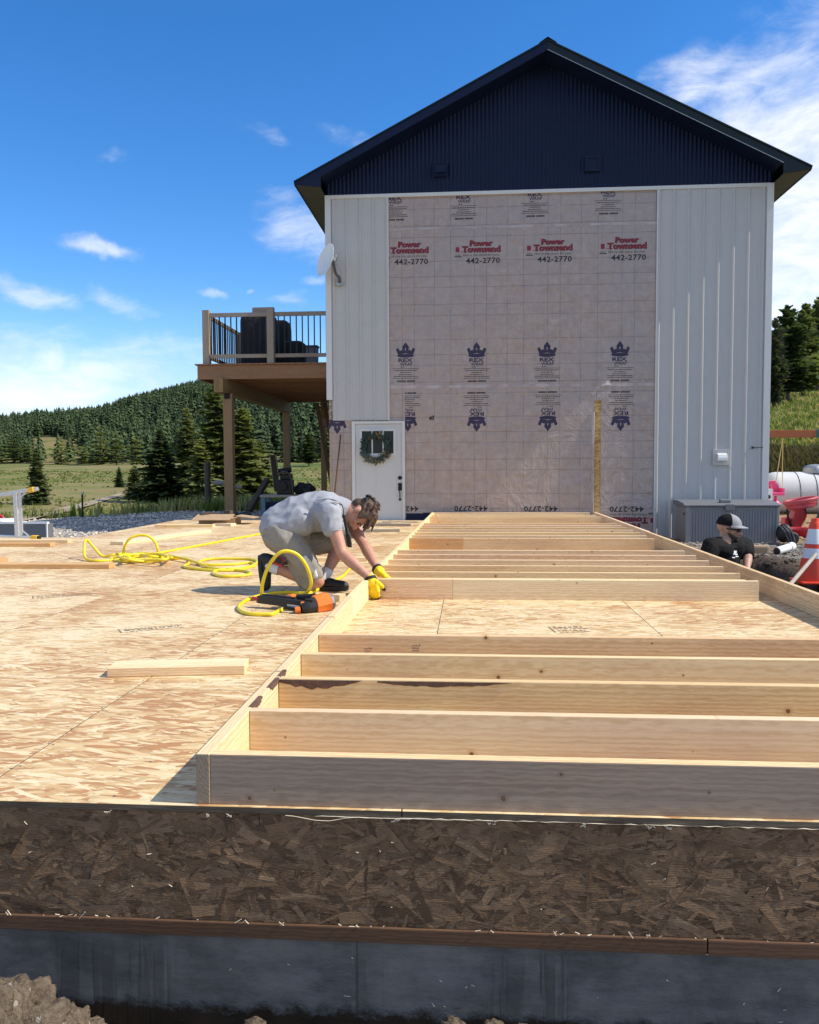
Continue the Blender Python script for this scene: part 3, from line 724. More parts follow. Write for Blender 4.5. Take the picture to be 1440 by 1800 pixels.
# sheets, 1.22 x 2.44 with open joints; long edge runs towards the house
def sheets():
    JX = [-1.405 + 1.2225 * k for k in range(-5, 4)]
    for k in range(-5, 4):
        x0 = -1.405 + 1.2225 * k; x1 = x0 + 1.2195
        off = 1.16 if k % 2 == 0 else 2.38
        cuts = [YF - .004] + [YF + off + 2.4405 * j for j in range(0, 7)]
        cuts = [c for c in cuts if c < 15.3] + [99]
        for a, b in zip(cuts[:-1], cuts[1:]):
            X0, X1 = max(x0, DX0), min(x1, DX1 + .003); 
            yend = 14.405 if X1 > -2.5 else 15.3
            if k == -1: yend = 14.405
            if X1 < -5.2: yend = 10.70
            Y1 = min(b - .002, yend)
            if X1 - X0 < .05 or Y1 - a < .05: continue
            if X0 < -5.22 < X1 and Y1 > 10.7:      # the sheet that steps back at the left corner
                if a < 10.69: sheet(X0, X1, a, min(10.70, Y1)); a2 = 10.702
                else: a2 = a
                sheet(-5.22, X1, a2, Y1); continue
            sheet(X0, X1, a, Y1)
def sheet(x0, x1, y0, y1):
    mb = MB().box((0, 0, 0), (x1 - x0, y1 - y0, .018)); c = Vector(((x0 + x1) / 2, (y0 + y1) / 2, -.009))
    me = mb.mesh('strand_board_sheet', M['osb'], bevel=.0012); me.materials.append(M['osb_edge'])
    for p in me.polygons:
        if abs(p.normal.z) < .5: p.material_index = 1
    o = link('strand_board_sheet', me, dk, c - BASE[dk.name]); return o
sheets()
def rim_chips(n=2600):                            # the strands of the rim board stand proud and catch the low side light
    q = random.Random(77); V_, F_, C_ = [], [], []
    pal = [(.25, .150, .080), (.215, .128, .068), (.185, .108, .056), (.265, .165, .092), (.15, .086, .044), (.235, .142, .076), (.205, .12, .062), (.125, .07, .036)]
    for i in range(n):
        x, z = q.uniform(-1.75, 1.35), q.uniform(-.318, -.024)
        L = .03 + q.random() ** 1.4 * .12; w = min(L * .5, .006 + q.random() ** 1.2 * .036); a = q.gauss(0, .5) if q.random() < .7 else q.uniform(-1.6, 1.6)
        if i > n * .6: L *= .5; w *= .22
        u = Vector((math.cos(a), 0, math.sin(a))); v = Vector((-math.sin(a), 0, math.cos(a))); y = YF + .0015 - q.random() * .0012
        tl, tw = q.gauss(0, .012), q.gauss(0, .05); kk = q.uniform(1.0, 1.3); col_ = tuple(k * kk for k in q.choice(pal)) + (1,)
        pts = []
        for s, t_ in ((-1, -1), (1, -q.uniform(.4, 1)), (q.uniform(.8, 1.15), q.uniform(.5, 1)), (-q.uniform(.7, 1.1), 1)):
            p = Vector((x, y, z)) + u * (s * L / 2) + v * (t_ * w / 2)
            p.z = min(-.0195, max(-.3225, p.z)); pts.append((p.x, min(YF + .0018, y + s * tl * L / 2 + t_ * tw * w / 2), p.z))
        b = len(V_); V_ += pts; F_.append((b, b + 1, b + 2, b + 3)); C_ += [col_] * 4
    L0 = BASE[dk.name]; me = bpy.data.meshes.new('rim_chips'); me.from_pydata([(a - L0.x, b - L0.y, c - L0.z) for a, b, c in V_], [], F_); me.materials.append(M['chip'])
    at_ = me.color_attributes.new('tint', 'FLOAT_COLOR', 'POINT'); at_.data.foreach_set('color', np.array(C_, dtype=np.float32).reshape(-1))
    o = link('rim_chips', me, dk); BASE[o.name] = L0; o['kind'] = 'stuff'
rim_chips()
# torn pale edge fibres and a peeling strip along the deck front
mb = MB(); rr = random.Random(5)
pts = [(-.5 + .02 * i, YF - .006, -.0195 - .012 * math.sin(min(1, i / 10) * math.pi) ** 2 + rr.uniform(-.0007, .0007)) for i in range(0, 18)]
mb.tube(pts, .0009, 4)
for x0, x1, z in ((-.16, .9, -.0185), (-.42, .06, -.0195)):
    n = int((x1 - x0) / .02); mb.tube([(x0 + (x1 - x0) * i / n, YF - .0055, z + rr.uniform(-.0012, .0012)) for i in range(n + 1)], [rr.choice([.0002, .0003, .0009, .0013]) for _ in range(n + 1)], 4)
for x in (-1.0, -.72, -.66, -.2, .47, .52, .3, .06):
    for k in range(4): mb.box((x + rr.gauss(0, .006), YF - .004, -.022 + rr.uniform(-.008, .003)), (rr.uniform(.003, .014), .003, rr.uniform(.0008, .0022)), Matrix.Rotation(rr.uniform(-.7, .7), 3, 'Y'))
fr = part('torn_edge_fibres', mb, M['splinter'], dk); fr['kind'] = 'stuff'
mb = MB()                                        # slivers of wood caught on the sill and the wall
for i in range(75):
    x = rr.uniform(-1.3, .95) if i < 60 else rr.gauss(.35, .3); onsill = rr.random() < (.55 if i < 60 else .1)
    z = -.322 + rr.uniform(0, .006) if onsill else rr.choice([rr.uniform(-.58, -.40), rr.uniform(-.55, -.45), rr.uniform(-.3, -.05)])
    y = YF - .008 if onsill else (YF + .006 if z < -.37 else YF - .002)
    L = rr.uniform(.003, .015) * (2.2 if rr.random() < .1 else 1)
    mb.box((x, y, z), (L, .002, rr.uniform(.0006, .002)), Matrix.Rotation(rr.uniform(-1, 1), 3, 'Y') @ Matrix.Rotation(rr.uniform(-.5, .5), 3, 'Z'))
o = solo('wood_slivers', 'pale slivers of wood stuck along the muddy foundation', None, mb, M['splinter'], (0, YF, -.4), kind='stuff')
mb = MB(); q = random.Random(31)                  # nail heads in rows over the joists
for k in range(-6, 5):
    for x in (-1.405 + 1.2225 * k + .012, -1.405 + 1.2225 * k - .012, -1.405 + 1.2225 * k + .407, -1.405 + 1.2225 * k + .81):
        for y in np.arange(YF + .05, 9.5, .2 if abs((x + 1.405) / 1.2225 - round((x + 1.405) / 1.2225)) < .02 else .3):
            if x > 2.18 or x < -5: continue
            a, b = x + q.gauss(0, .006), y + q.gauss(0, .02); s = .0048
            mb.add([(a + s * math.cos(t_), b + s * math.sin(t_), .0006) for t_ in np.linspace(0, 2 * math.pi, 6, endpoint=False)], [(0, 1, 2, 3, 4, 5)])
o = part('nail_heads', mb, M['stone'], dk); o['kind'] = 'stuff'
# mill stamps on two sheets (faded, illegible bars)
def stamp(px, py, n, w, rz):
    c = atz(px, py, .0); mb = MB(); q = random.Random(n)
    def P(u, v): 
        return (c.x + u * math.cos(rz) - v * math.sin(rz), c.y + u * math.sin(rz) + v * math.cos(rz), .0012)
    def blk(u0, u1, v0, v1): mb.add([P(u0, v0), P(u1, v0), P(u1, v1), P(u0, v1)], [(0, 1, 2, 3)])
    for r_ in range(n):
        v = r_ * .045; u = 0; hgt = q.choice([.012, .03, .018])
        while u < w * q.uniform(.6, 1): 
            L = q.uniform(.008, .03); blk(u, u + L, v, v + hgt * q.uniform(.7, 1)); u += L + q.uniform(.006, .015)
    blk(-.03, -.022, 0, .04 * n)
    o = part('mill_stamp', mb, M['print_grey'], dk); o['kind'] = 'stuff'
stamp(985, 1112, 4, .2, .15); stamp(222, 1112, 3, .42, .55); stamp(65, 1052, 3, .5, .5)

# ================================================================ WALL FRAME LYING ON THE DECK
H6, T6 = .14, .038
XL = -.75
wf = thing('wall_frame', 'stud wall frame of pale lumber lying flat on the floor deck', 'wall frame', (XL, 2.18, 0))
S0, SL = XL + T6 + .001, 2.655
# bottom plate in two lengths; the far one drifts a little to the right
lumber('bottom_plate', (XL + T6 / 2, 2.176 + 1.395, H6 / 2), 2.79, T6, H6, 'wood_pale', wf, (0, 0, math.pi / 2))
p0 = Vector((XL + T6 / 2, 4.968, 0)); p1 = Vector((-.645, 14.36, 0)); mid = (p0 + p1) / 2
ang = math.atan2(p1.y - p0.y, p1.x - p0.x)
lumber('bottom_plate', (mid.x, mid.y, H6 / 2), (p1 - p0).length, T6, H6, 'wood_pale', wf, (0, 0, ang))
def plate_dx(y): return 0 if y < 4.968 else (y - 4.968) / (14.36 - 4.968) * (p1.x - p0.x)
ry = random.Random(3)
front = [2.176 + .4064 * k for k in range(5)]
for k, y in enumerate(front):
    lumber('stud', (S0 + SL / 2, y + T6 / 2, H6 / 2), SL - .001 * k, T6, H6, ['wood', 'wood_pale', 'wood', 'wood_pale', 'wood'][k], wf, (0, 0, ry.uniform(-.0015, .0015)))
def stud(y, mat='wood', x1=None, x0=None):
    a = (S0 if x0 is None else x0) + plate_dx(y); b = (S0 + SL if x1 is None else x1) + plate_dx(y)
    return lumber('stud', ((a + b) / 2, y + T6 / 2, H6 / 2), b - a, T6, H6 * ry.uniform(.995, 1.0), mat, wf, (0, 0, ry.uniform(-.001, .001)))
xs = at(794, 1030, 5.73).x
stud(5.732, 'wood', x1=xs - .001); stud(5.732, 'wood_pale', x0=xs + .001)
stud(5.776, 'wood', x1=S0 + SL - .07, x0=S0 + .08)
for k in range(1, 6): stud(5.732 + .4064 * k, ['wood', 'wood_pale'][k % 2])
xs = at(809, 955, 9.08).x
stud(9.08, 'wood_orange', x1=xs - .001); stud(9.08, 'wood', x0=xs + .001)
for k in range(1, 7): stud(9.08 + .4064 * k, ['wood', 'wood_pale'][k % 2])
stud(13.0, 'wood'); stud(13.47, 'wood_pale'); stud(14.25, 'wood_pale')
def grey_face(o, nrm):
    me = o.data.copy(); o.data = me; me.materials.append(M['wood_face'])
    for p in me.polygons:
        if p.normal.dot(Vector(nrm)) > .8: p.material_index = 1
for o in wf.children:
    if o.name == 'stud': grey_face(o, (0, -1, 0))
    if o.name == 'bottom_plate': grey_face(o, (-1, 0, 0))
# grade stamps on two studs: small dark bars too worn to read
mb = MB(); q = random.Random(12)
for px, py, yf in ((641, 1141, front[4]), (725, 1136, front[4])):
    c = at(px, py, yf)
    for r_ in range(3):
        x = c.x
        while x < c.x + .032:
            w = q.uniform(.002, .006); mb.bb(x, x + w, yf - .0006, yf - .0002, c.z - .012 * r_, c.z - .012 * r_ + q.uniform(.004, .009)); x += w + .0025
o = part('grade_stamp', mb, M['print_grey'], wf); o['kind'] = 'stuff'
# bark left on the edge of the third stud
mb = MB(); q = random.Random(9)
for x0, x1, d in ((S0 + .004, S0 + .31, .034), (S0 + .37, S0 + .86, .020)):
    n = int((x1 - x0) / .02); top = []; bot = []
    for i in range(n + 1):
        x = x0 + (x1 - x0) * i / n; s = math.sin(math.pi * min(1, max(0, i / n)) * .9 + .3)
        top.append((x, front[2] - .0035, H6 - .004)); bot.append((x, front[2] - .0030, H6 - .004 - d * s * q.uniform(.75, 1.1)))
    vs = top + bot; m_ = n + 1
    vs += [(v[0], v[1] + .004, v[2]) for v in vs]
    fs = [(i, i + 1, m_ + i + 1, m_ + i) for i in range(n)] + [(i, 2 * m_ + i, 2 * m_ + i + 1, i + 1) for i in range(n)] + [(m_ + i, m_ + i + 1, 3 * m_ + i + 1, 3 * m_ + i) for i in range(n)]
    mb.add(vs, fs)
part('bark_strip', mb, M['bark'], wf, label='strip of dark bark left along a stud edge')
mb = MB()
for y0, y1 in ((2.62, 2.75), (2.86, 3.0), (3.02, 3.12)):
    n = 8; x = XL + T6
    for i in range(n):
        ya = y0 + (y1 - y0) * i / n; yb = y0 + (y1 - y0) * (i + 1) / n; d = .018 * math.sin(math.pi * (i + .5) / n) * q.uniform(.7, 1.2)
        mb.bb(x - .012, x + .0025, ya, yb, H6 - .004 - d, H6 + .0015)
part('bark_strip', mb, M['bark'], wf, label='flecks of bark on the corner of the plate')
# loose plates standing on edge along the right side of the deck
def plate_board(x, y0, y1, label, mat):
    o = lumber('plate_board', (x, (y0 + y1) / 2, H6 / 2), y1 - y0, T6, H6, mat, None, (0, 0, math.pi / 2)); tag(o, label, 'board', 'boards standing on edge along the deck'); return o
plate_board(2.116, .2 + 2.0, 10.05, 'long pale board on edge along the right side of the deck, nearer the camera', 'wood')
o = plate_board(2.128, 10.053, 14.38, 'pale board on edge at the right of the deck, its end towards the house wrap', 'wood_pale')
# ================================================================ HOUSE
HX0, HX1, AP = -2.49, 5.01, 1.255
ZE = 5.60
def roof_top(x): return 7.835 - .5087 * abs(x - AP)
def roof_low(x): return roof_top(x) - .15
hs = thing('house', 'tall two storey house with dark gable, white metal siding and bare house wrap', 'house', (AP, YW, 0))
# body behind the claddings
part('side_wall', MB().bb(HX0 + .02, HX0 + .12, YW + .03, 26, -1, ZE), M['siding'], hs)
part('side_wall', MB().bb(HX1 - .12, HX1 - .02, YW + .03, 26, -1, ZE), M['siding'], hs)
part('back_wall', MB().prism([(HX0 + .13, -1), (HX1 - .13, -1), (HX1 - .13, ZE), (AP, roof_low(AP) - .1), (HX0 + .13, ZE)], 25.8, 26), M['siding'], hs)
part('wall_core', MB().bb(HX0 + .02, HX1 - .02, YW + .012, YW + .029, -1, ZE + .02), M['osb_wall'], hs)
# house wrap (two sheets, tape at the seam), open slot to the right showing board
SLX0, SLX1 = 2.118, 2.225
wr = part('house_wrap', MB().bb(-1.43, SLX0 - .004, YW, YW + .010, -.6, ZE - .01), M['wrap'], hs)
wr2 = part('house_wrap', MB().bb(SLX1 + .004, 3.16, YW, YW + .010, -.6, ZE - .01), M['wrap'], hs)
part('house_wrap', MB().bb(SLX0 - .003, SLX1 + .003, YW, YW + .010, 2.05, ZE - .01), M['wrap'], hs)
part('house_wrap', MB().bb(HX0 + .035, -2.07, YW, YW + .010, -.6, 2.3), M['wrap'], hs)
def tape(x0, x1, z0, z1): 
    n = 24; mb = MB(); q = random.Random(int(x0 * 100))
    top = [(x0 + (x1 - x0) * i / n, YW - .0022 - q.uniform(0, .003), z1 + q.uniform(-.006, .006)) for i in range(n + 1)]; bot = [(a[0], YW - .0022 - q.uniform(0, .003), z0 + q.uniform(-.006, .006)) for a in top]
    mb.add(top + bot, [(i, n + 1 + i, n + 2 + i, i + 1) for i in range(n)]); o = link('seam_tape', mb.mesh('seam_tape', M['tape']), wr)
    me = o.data; me.transform(Matrix.Translation(-BASE[hs.name])); BASE[o.name] = BASE[hs.name]
tape(-1.41, 2.05, 2.285, 2.34); tape(2.24, 3.13, 2.285, 2.335); tape(-1.41, 3.13, 4.985, 5.03)
# loose wrap edge curling beside the slot, and exposed boards in it
cur = lambda z: .012 + .035 * max(0, math.sin((z + .1) * 1.5)) ** 2
def curl(k0, x0, dx, g, tail):
    zs = [-.1 + k * .075 for k in range(k0, 27)]; n = len(zs)
    vs = [(x0, YW - .001, z) for z in zs] + [(x0 + dx, YW - cur(z) * g, z) for z in zs] + ([(x0 + dx * 4, YW - .0008, z) for z in zs] if tail else [])
    fs = [(i, i + 1, n + i + 1, n + i) for i in range(n - 1)] + ([(n + i, n + i + 1, 2 * n + i + 1, 2 * n + i) for i in range(n - 1)] if tail else [])
    part('loose_wrap_edge', MB().add(vs, fs), M['tape'], hs, smooth=60)
curl(0, SLX0 + .002, -.012, 1, True); curl(6, SLX1 - .002, .007, .6, False)
for k in range(9):
    z0 = -.3 + k * .262
    part('sheathing_board', MB().bb(SLX0, SLX1, YW + .002, YW + .0115, z0, z0 + .256), M['osb_wall'], hs)
part('lifted_tape_tab', MB().add([(2.27, YW - .004, 2.31), (2.40, YW - .004, 2.31), (2.335, YW - .02, 2.385)], [(0, 1, 2)]), M['white_plastic'], hs)
# white eave trim across the whole gable
part('eave_trim', MB().bb(HX0 - .015, HX1 + .015, YW - .035, YW + .0, ZE - .055, ZE + .006), M['white_trim'], hs, bevel=.004)
# ribbed steel siding
def siding(x0, x1, ribs, z0, z1, name='siding_panel'):
    prof = [(x0, 0.0)]
    for r_ in ribs:
        if r_ - .034 <= x0: prof = [(x0, .020), (r_ + .012, .020), (r_ + .030, 0)]; continue
        if r_ + .034 >= x1: prof += [(r_ - .030, 0), (r_ - .012, .020), (x1, .020)]; break
        prof += [(r_ - .030, 0), (r_ - .012, .020), (r_ + .012, .020), (r_ + .030, 0)]
    if prof[-1][0] < x1: prof.append((x1, 0.0))
    full = []
    for (a, ya), (b, yb) in zip(prof[:-1], prof[1:]):     # two shallow stiffening ribs in each pan
        full.append((a, ya))
        if ya == yb == 0 and b - a > .12:
            for s in (.33, .67):
                c = a + (b - a) * s; full += [(c - .010, 0), (c - .004, .0018), (c + .004, .0018), (c + .010, 0)]
    full.append(prof[-1])
    mb = MB(); n = len(full); Y0 = YW - .012
    vs = [(x, Y0 - y, z0) for x, y in full] + [(x, Y0 - y, z1) for x, y in full] + [(x, Y0 + .010, z0) for x, y in full] + [(x, Y0 + .010, z1) for x, y in full]
    fs = [(i, i + 1, n + i + 1, n + i) for i in range(n - 1)] + [(i, 2 * n + i, 2 * n + i + 1, i + 1) for i in range(n - 1)] + [(n + i, n + i + 1, 3 * n + i + 1, 3 * n + i) for i in range(n - 1)] + [(2 * n + i, 3 * n + i, 3 * n + i + 1, 2 * n + i + 1) for i in range(n - 1)] + [(0, n, 3 * n, 2 * n), (n - 1, 3 * n - 1, 4 * n - 1, 2 * n - 1)]
    mb.add(vs, fs)
    p = part(name, mb, M['siding'], hs)
    ms = MB()                                              # screws beside the ribs
    for r_ in ribs:
        for z in np.arange(.35, z1, 1.02):
            if z > z0 and x0 < r_ + .05 < x1: ms.box((r_ + .05, Y0 - .004, z), (.012, .006, .012))
    if ms.v:
        ms.v = [(a - BASE[hs.name].x, b - BASE[hs.name].y, c) for a, b, c in ms.v]; o = link('siding_screws', ms.mesh('siding_screws', M['grey_metal']), p); o['kind'] = 'stuff'
RL = [-2.36, -2.13, -1.895, -1.665, -1.435]
siding(-2.40, -1.425, RL, 1.742, ZE - .001)
RS = [3.165 + .2432 * k for k in range(8)]
siding(3.15, RS[4] - .013, RS[:5], -.45, ZE - .001); siding(RS[4] - .012, HX1 - .10, RS[4:], -.45, ZE - .001)
part('siding_edge_trim', MB().bb(-1.424, -1.402, YW - .028, YW - .001, 1.735, ZE - .003), M['white_trim'], hs)
part('siding_edge_trim', MB().bb(3.125, 3.149, YW - .028, YW - .001, -.45, ZE - .003), M['white_trim'], hs)
part('corner_trim', MB().bb(HX0 - .012, -2.401, YW - .038, YW + .09, 2.10, ZE - .003), M['white_trim'], hs, bevel=.004)
part('corner_trim', MB().bb(HX1 - .099, HX1 + .012, YW - .038, YW + .09, -.45, ZE - .003), M['white_trim'], hs, bevel=.004)
# corrugated dark gable, 68 mm pitch
mb = MB(); pitch = .068; xs_ = np.arange(HX0 + .01, HX1 - .005, pitch / 6); n = len(xs_)
yy = [YW - .014 - .0095 * math.cos(2 * math.pi * x / pitch) for x in xs_]
vs = [(x, y, ZE + .007) for x, y in zip(xs_, yy)] + [(x, y, max(ZE + .07, roof_low(x) + .01)) for x, y in zip(xs_, yy)]
vs += [(x, YW + .005, ZE + .007) for x in xs_] + [(x, YW + .005, max(ZE + .07, roof_low(x) + .01)) for x in xs_]
mb.add(vs, [(i, i + 1, n + i + 1, n + i) for i in range(n - 1)] + [(2 * n + i, 3 * n + i, 3 * n + i + 1, 2 * n + i + 1) for i in range(n - 1)])
part('gable_siding', mb, M['navy'], hs, smooth=50, fix=False)
# roof: panels, rake fascia with boxed eave ends, soffits
YR = YW - .47; OV = .455
for sgn, tip in ((-1, -2.944), (1, 5.455)):
    def P(x, dz, y): return (x, y, roof_top(x) + dz)
    mb = MB()
    xs2 = [AP, tip]
    mb.add([P(AP, .012, YR - .02), P(tip, .012, YR - .02), P(tip, .012, 26.4), P(AP, .012, 26.4), P(AP, -.012, YR - .02), P(tip, -.012, YR - .02), P(tip, -.012, 26.4), P(AP, -.012, 26.4)],
           [(0, 1, 2, 3), (4, 7, 6, 5), (0, 4, 5, 1), (1, 5, 6, 2), (2, 6, 7, 3)])
    for k in range(18):
        x = AP + (tip - AP) * (k + .5) / 18
        y0 = YR + .15 + k * 0
    for k in range(20):
        y = YR + .2 + k * .6
        mb.add([P(AP, .012, y - .02), P(tip, .012, y - .02), P(tip, .03, y), P(AP, .03, y), P(tip, .012, y + .02), P(AP, .012, y + .02)], [(0, 1, 2, 3), (3, 2, 4, 5)])
    part('roof_panel', mb, M['roofm'], hs)
    wallx = HX0 if sgn < 0 else HX1
    fas = [(tip, roof_top(tip) - .013), (AP, roof_top(AP) - .013), (AP, roof_top(AP) - .15), (wallx, roof_low(wallx)), (wallx, ZE + .005), (tip, roof_top(tip) - .035)]
    fo = MB().prism(fas, YR, YR + .025)
    part('rake_fascia', fo, M['navy'] if sgn < 0 else M['roofm'], hs)
    part('rake_drip_edge', MB().bar((tip, YR - .008, roof_top(tip) - .05) if False else (AP, YR - .004, roof_top(AP) - .152), (wallx, YR - .004, roof_low(wallx) - .002), .008, .008), M['grey_metal'] if sgn > 0 else M['navy'], hs)
    # sloping soffit under the rake overhang and level soffit under the eave
    mb = MB(); a, b = roof_low(AP) - .003, roof_low(wallx) - .003
    mb.add([(AP, YR + .026, a), (wallx, YR + .026, b), (wallx, YW - .002, b), (AP, YW - .002, a), (AP, YR + .026, a + .02), (wallx, YR + .026, b + .02), (wallx, YW - .002, b + .02), (AP, YW - .002, a + .02)], [(0, 1, 2, 3), (4, 7, 6, 5), (0, 4, 5, 1), (2, 6, 7, 3), (1, 5, 6, 2), (0, 3, 7, 4)])
    part('rake_soffit', mb, M['navy'], hs)
    w0, w1 = (tip + .006, wallx - .013) if sgn < 0 else (wallx + .013, tip - .006)
    zt = roof_top(tip) - .04; z0_, z1_ = (zt, ZE + .006) if sgn < 0 else (ZE + .006, zt)
    mb = MB().add([(w0, YR + .026, z0_), (w1, YR + .026, z1_), (w1, 26.3, z1_), (w0, 26.3, z0_), (w0, YR + .026, z0_ + .012), (w1, YR + .026, z1_ + .012), (w1, 26.3, z1_ + .012), (w0, 26.3, z0_ + .012)], [(0, 1, 2, 3), (4, 7, 6, 5), (0, 4, 5, 1), (2, 6, 7, 3), (1, 5, 6, 2), (0, 3, 7, 4)])
    part('eave_soffit', mb, M['soffit'], hs)
    part('eave_fascia', MB().bb(min(tip, tip - sgn * .02), max(tip, tip - sgn * .02), YR + .026, 26.3, roof_top(tip) - .05, roof_top(tip) - .014), M['roofm'], hs)
part('ridge_cap', MB().prism([(AP - .14, roof_top(AP - .14) + .014), (AP, roof_top(AP) + .03), (AP + .14, roof_top(AP + .14) + .014), (AP + .14, roof_top(AP + .14) + .022), (AP, roof_top(AP) + .042), (AP - .14, roof_top(AP - .14) + .022)], YR - .03, 26.4), M['roofm'], hs)
# gable vent hoods
def hood(x, z, s, name):
    mb = MB().bb(x - s, x + s, YW - .055, YW - .024, z - s, z + s)
    mb.prism([(YW - .056, z + s * .8), (YW - .17, z + s * .35), (YW - .17, z - s * .7), (YW - .155, z - s * .7), (YW - .155, z + s * .25), (YW - .056, z + s * .65)], x - s * .7, x + s * .7, 'X')
    part(name, mb, M['navy'], hs)
hood(-.50, 5.98, .12, 'gable_vent')
gx = 2.045
mb = MB()
for a, b, c, d in ((gx - .13, gx + .13, 5.87, 5.91), (gx - .13, gx + .13, 6.09, 6.13), (gx - .13, gx - .09, 5.911, 6.089), (gx + .09, gx + .13, 5.911, 6.089)): mb.bb(a, b, YW - .06, YW - .02, c, d)
part('gable_vent', mb, M['navy'], hs); part('vent_louvre', MB().bb(gx - .089, gx + .089, YW - .045, YW - .024, 5.912, 6.088), M['navy'], hs)
# dryer vent on the right siding
vb = part('dryer_vent', MB().bb(4.09, 4.36, YW - .05, YW - .0125, .93, 1.20), M['siding'], hs, bevel=.005)
mb = MB().prism([(YW - .051, 1.135), (YW - .12, 1.115), (YW - .135, 1.06), (YW - .135, 1.01), (YW - .051, 1.01)], 4.155, 4.31, 'X')
mb.v = [(a - AP, b - YW, c) for a, b, c in mb.v]; link('vent_flap', mb.mesh('vent_flap', M['white_plastic'], bevel=.006), vb)
part('cable_stub', MB().tube([(4.76, YW - .03, 1.23), (4.84, YW - .03, 1.23), (4.92, YW - .042, 1.23)], .006, 6).lathe((4.755, YW - .03, 1.23), [(.0, -.02), (.022, -.015), (.022, .01), (0, .015)], 10, 0, 'X'), M['black'], hs)
# door with three-pane window
DX, DW, DZ = (-2.063, -1.135), .928, 1.724
dr = part('door', MB().bb(DX[0] + .06, DX[1] - .05, YW - .03, YW + .012, -.3, DZ - .05), M['door'], hs, bevel=.003)
def sub(name, mb, mat, par, **k):
    mb.v = [(a - AP, b - YW, c) for a, b, c in mb.v]; o = link(name, mb.mesh(name, mat if isinstance(mat, list) else M[mat], **k), par); return o
mb = MB().bb(DX[0], DX[0] + .058, YW - .05, YW - .001, -.3, DZ).bb(DX[1] - .048, DX[1], YW - .05, YW - .001, -.3, DZ).bb(DX[0] + .059, DX[1] - .049, YW - .05, YW - .001, DZ - .045, DZ)
sub('door_frame', mb, 'white_trim', dr, bevel=.003)
wx0, wx1 = at(637, 770, YW).x, at(692, 770, YW).x; wz0, wz1 = at(660, 797, YW).z, at(660, 758, YW).z
pw = (wx1 - wx0 - .05) / 3
for k in range(3):
    a = wx0 + k * (pw + .025); sub('window_pane', MB().bb(a, a + pw, YW - .036, YW - .031, wz0, wz1), 'glass', dr)
mb = MB()
for a, b, c, d in ((wx0 - .045, wx1 + .045, wz1 + .001, wz1 + .045), (wx0 - .045, wx1 + .045, wz0 - .045, wz0 - .001), (wx0 - .045, wx0 - .001, wz0, wz1), (wx1 + .001, wx1 + .045, wz0, wz1), (wx0 + pw + .001, wx0 + pw + .024, wz0, wz1), (wx0 + 2 * pw + .026, wx0 + 2 * pw + .049, wz0, wz1)): mb.bb(a, b, YW - .046, YW - .0305, c, d)
sub('window_frame', mb, 'white_trim', dr, bevel=.002)
for a, b in ((DX[0] + .15, (DX[0] + DX[1]) / 2 - .04), ((DX[0] + DX[1]) / 2 + .04, DX[1] - .15)):
    sub('door_moulding', MB().bb(a, b, YW - .034, YW - .0305, -.2, wz0 - .14), 'door', dr, bevel=.003)
kx = at(703.5, 845, YW).x
sub('deadbolt', MB().lathe((kx, YW - .032, at(700, 840, YW).z), [(.036, 0), (.036, -.012), (.028, -.02), (0, -.024)], 8, 0, 'Y'), 'black_metal', dr)
hz1, hz0 = at(700, 849, YW).z, at(700, 879, YW).z
mb = MB().bb(kx - .032, kx + .032, YW - .044, YW - .031, hz1 - .13, hz1, 0).tube(smoothpath([(kx, YW - .045, hz1 - .10), (kx, YW - .085, hz1 - .13), (kx, YW - .09, (hz0 + hz1) / 2), (kx, YW - .045, hz0 + .01)], 5), .009, 8).lathe((kx, YW - .032, hz0 + .01), [(.022, 0), (.022, -.012), (0, -.02)], 8, 0, 'Y')
sub('door_handle', mb, 'black_metal', dr, bevel=0)
# -- prints on the wrap: crowns, brand blocks, store names (flat ink just proud of the sheet)
PX = YW / FPX                                         # metres per photo pixel on the wall
def crown(mb, cx, z):
    u = lambda *p: [(a * PX, b * PX) for a, b in p]
    YP = -.0018
    def poly(p, mi=0, y=YP):
        if sum(p[i][0] * p[(i + 1) % len(p)][1] - p[(i + 1) % len(p)][0] * p[i][1] for i in range(len(p))) < 0: p = p[::-1]
        mb.add([(cx + a, y, z + b) for a, b in p], [tuple(range(len(p)))], mi)
    # heights measured downwards from the text-block origin (pixels)
    poly(u((0, 0), (6, -8), (5, -15), (-5, -15), (-6, -8)))
    poly(u((-17, -12), (-12.5, -9.5), (-10.2, -15), (-6, -13), (-5, -15), (0, -15), (0, -19), (-13, -22)))
    poly(u((17, -12), (12.5, -9.5), (10.2, -15), (6, -13), (5, -15), (0, -15), (0, -19), (13, -22)))
    e = [(15 * math.cos(2 * math.pi * k / 20) * PX, (-23.5 + 3.2 * math.sin(2 * math.pi * k / 20)) * PX) for k in range(20)]
    poly(e, 0, YP - .0002)
    poly(u((-.7, -10), (.7, -10), (.7, -14.5), (-.7, -14.5)), 1, YP - .0006)
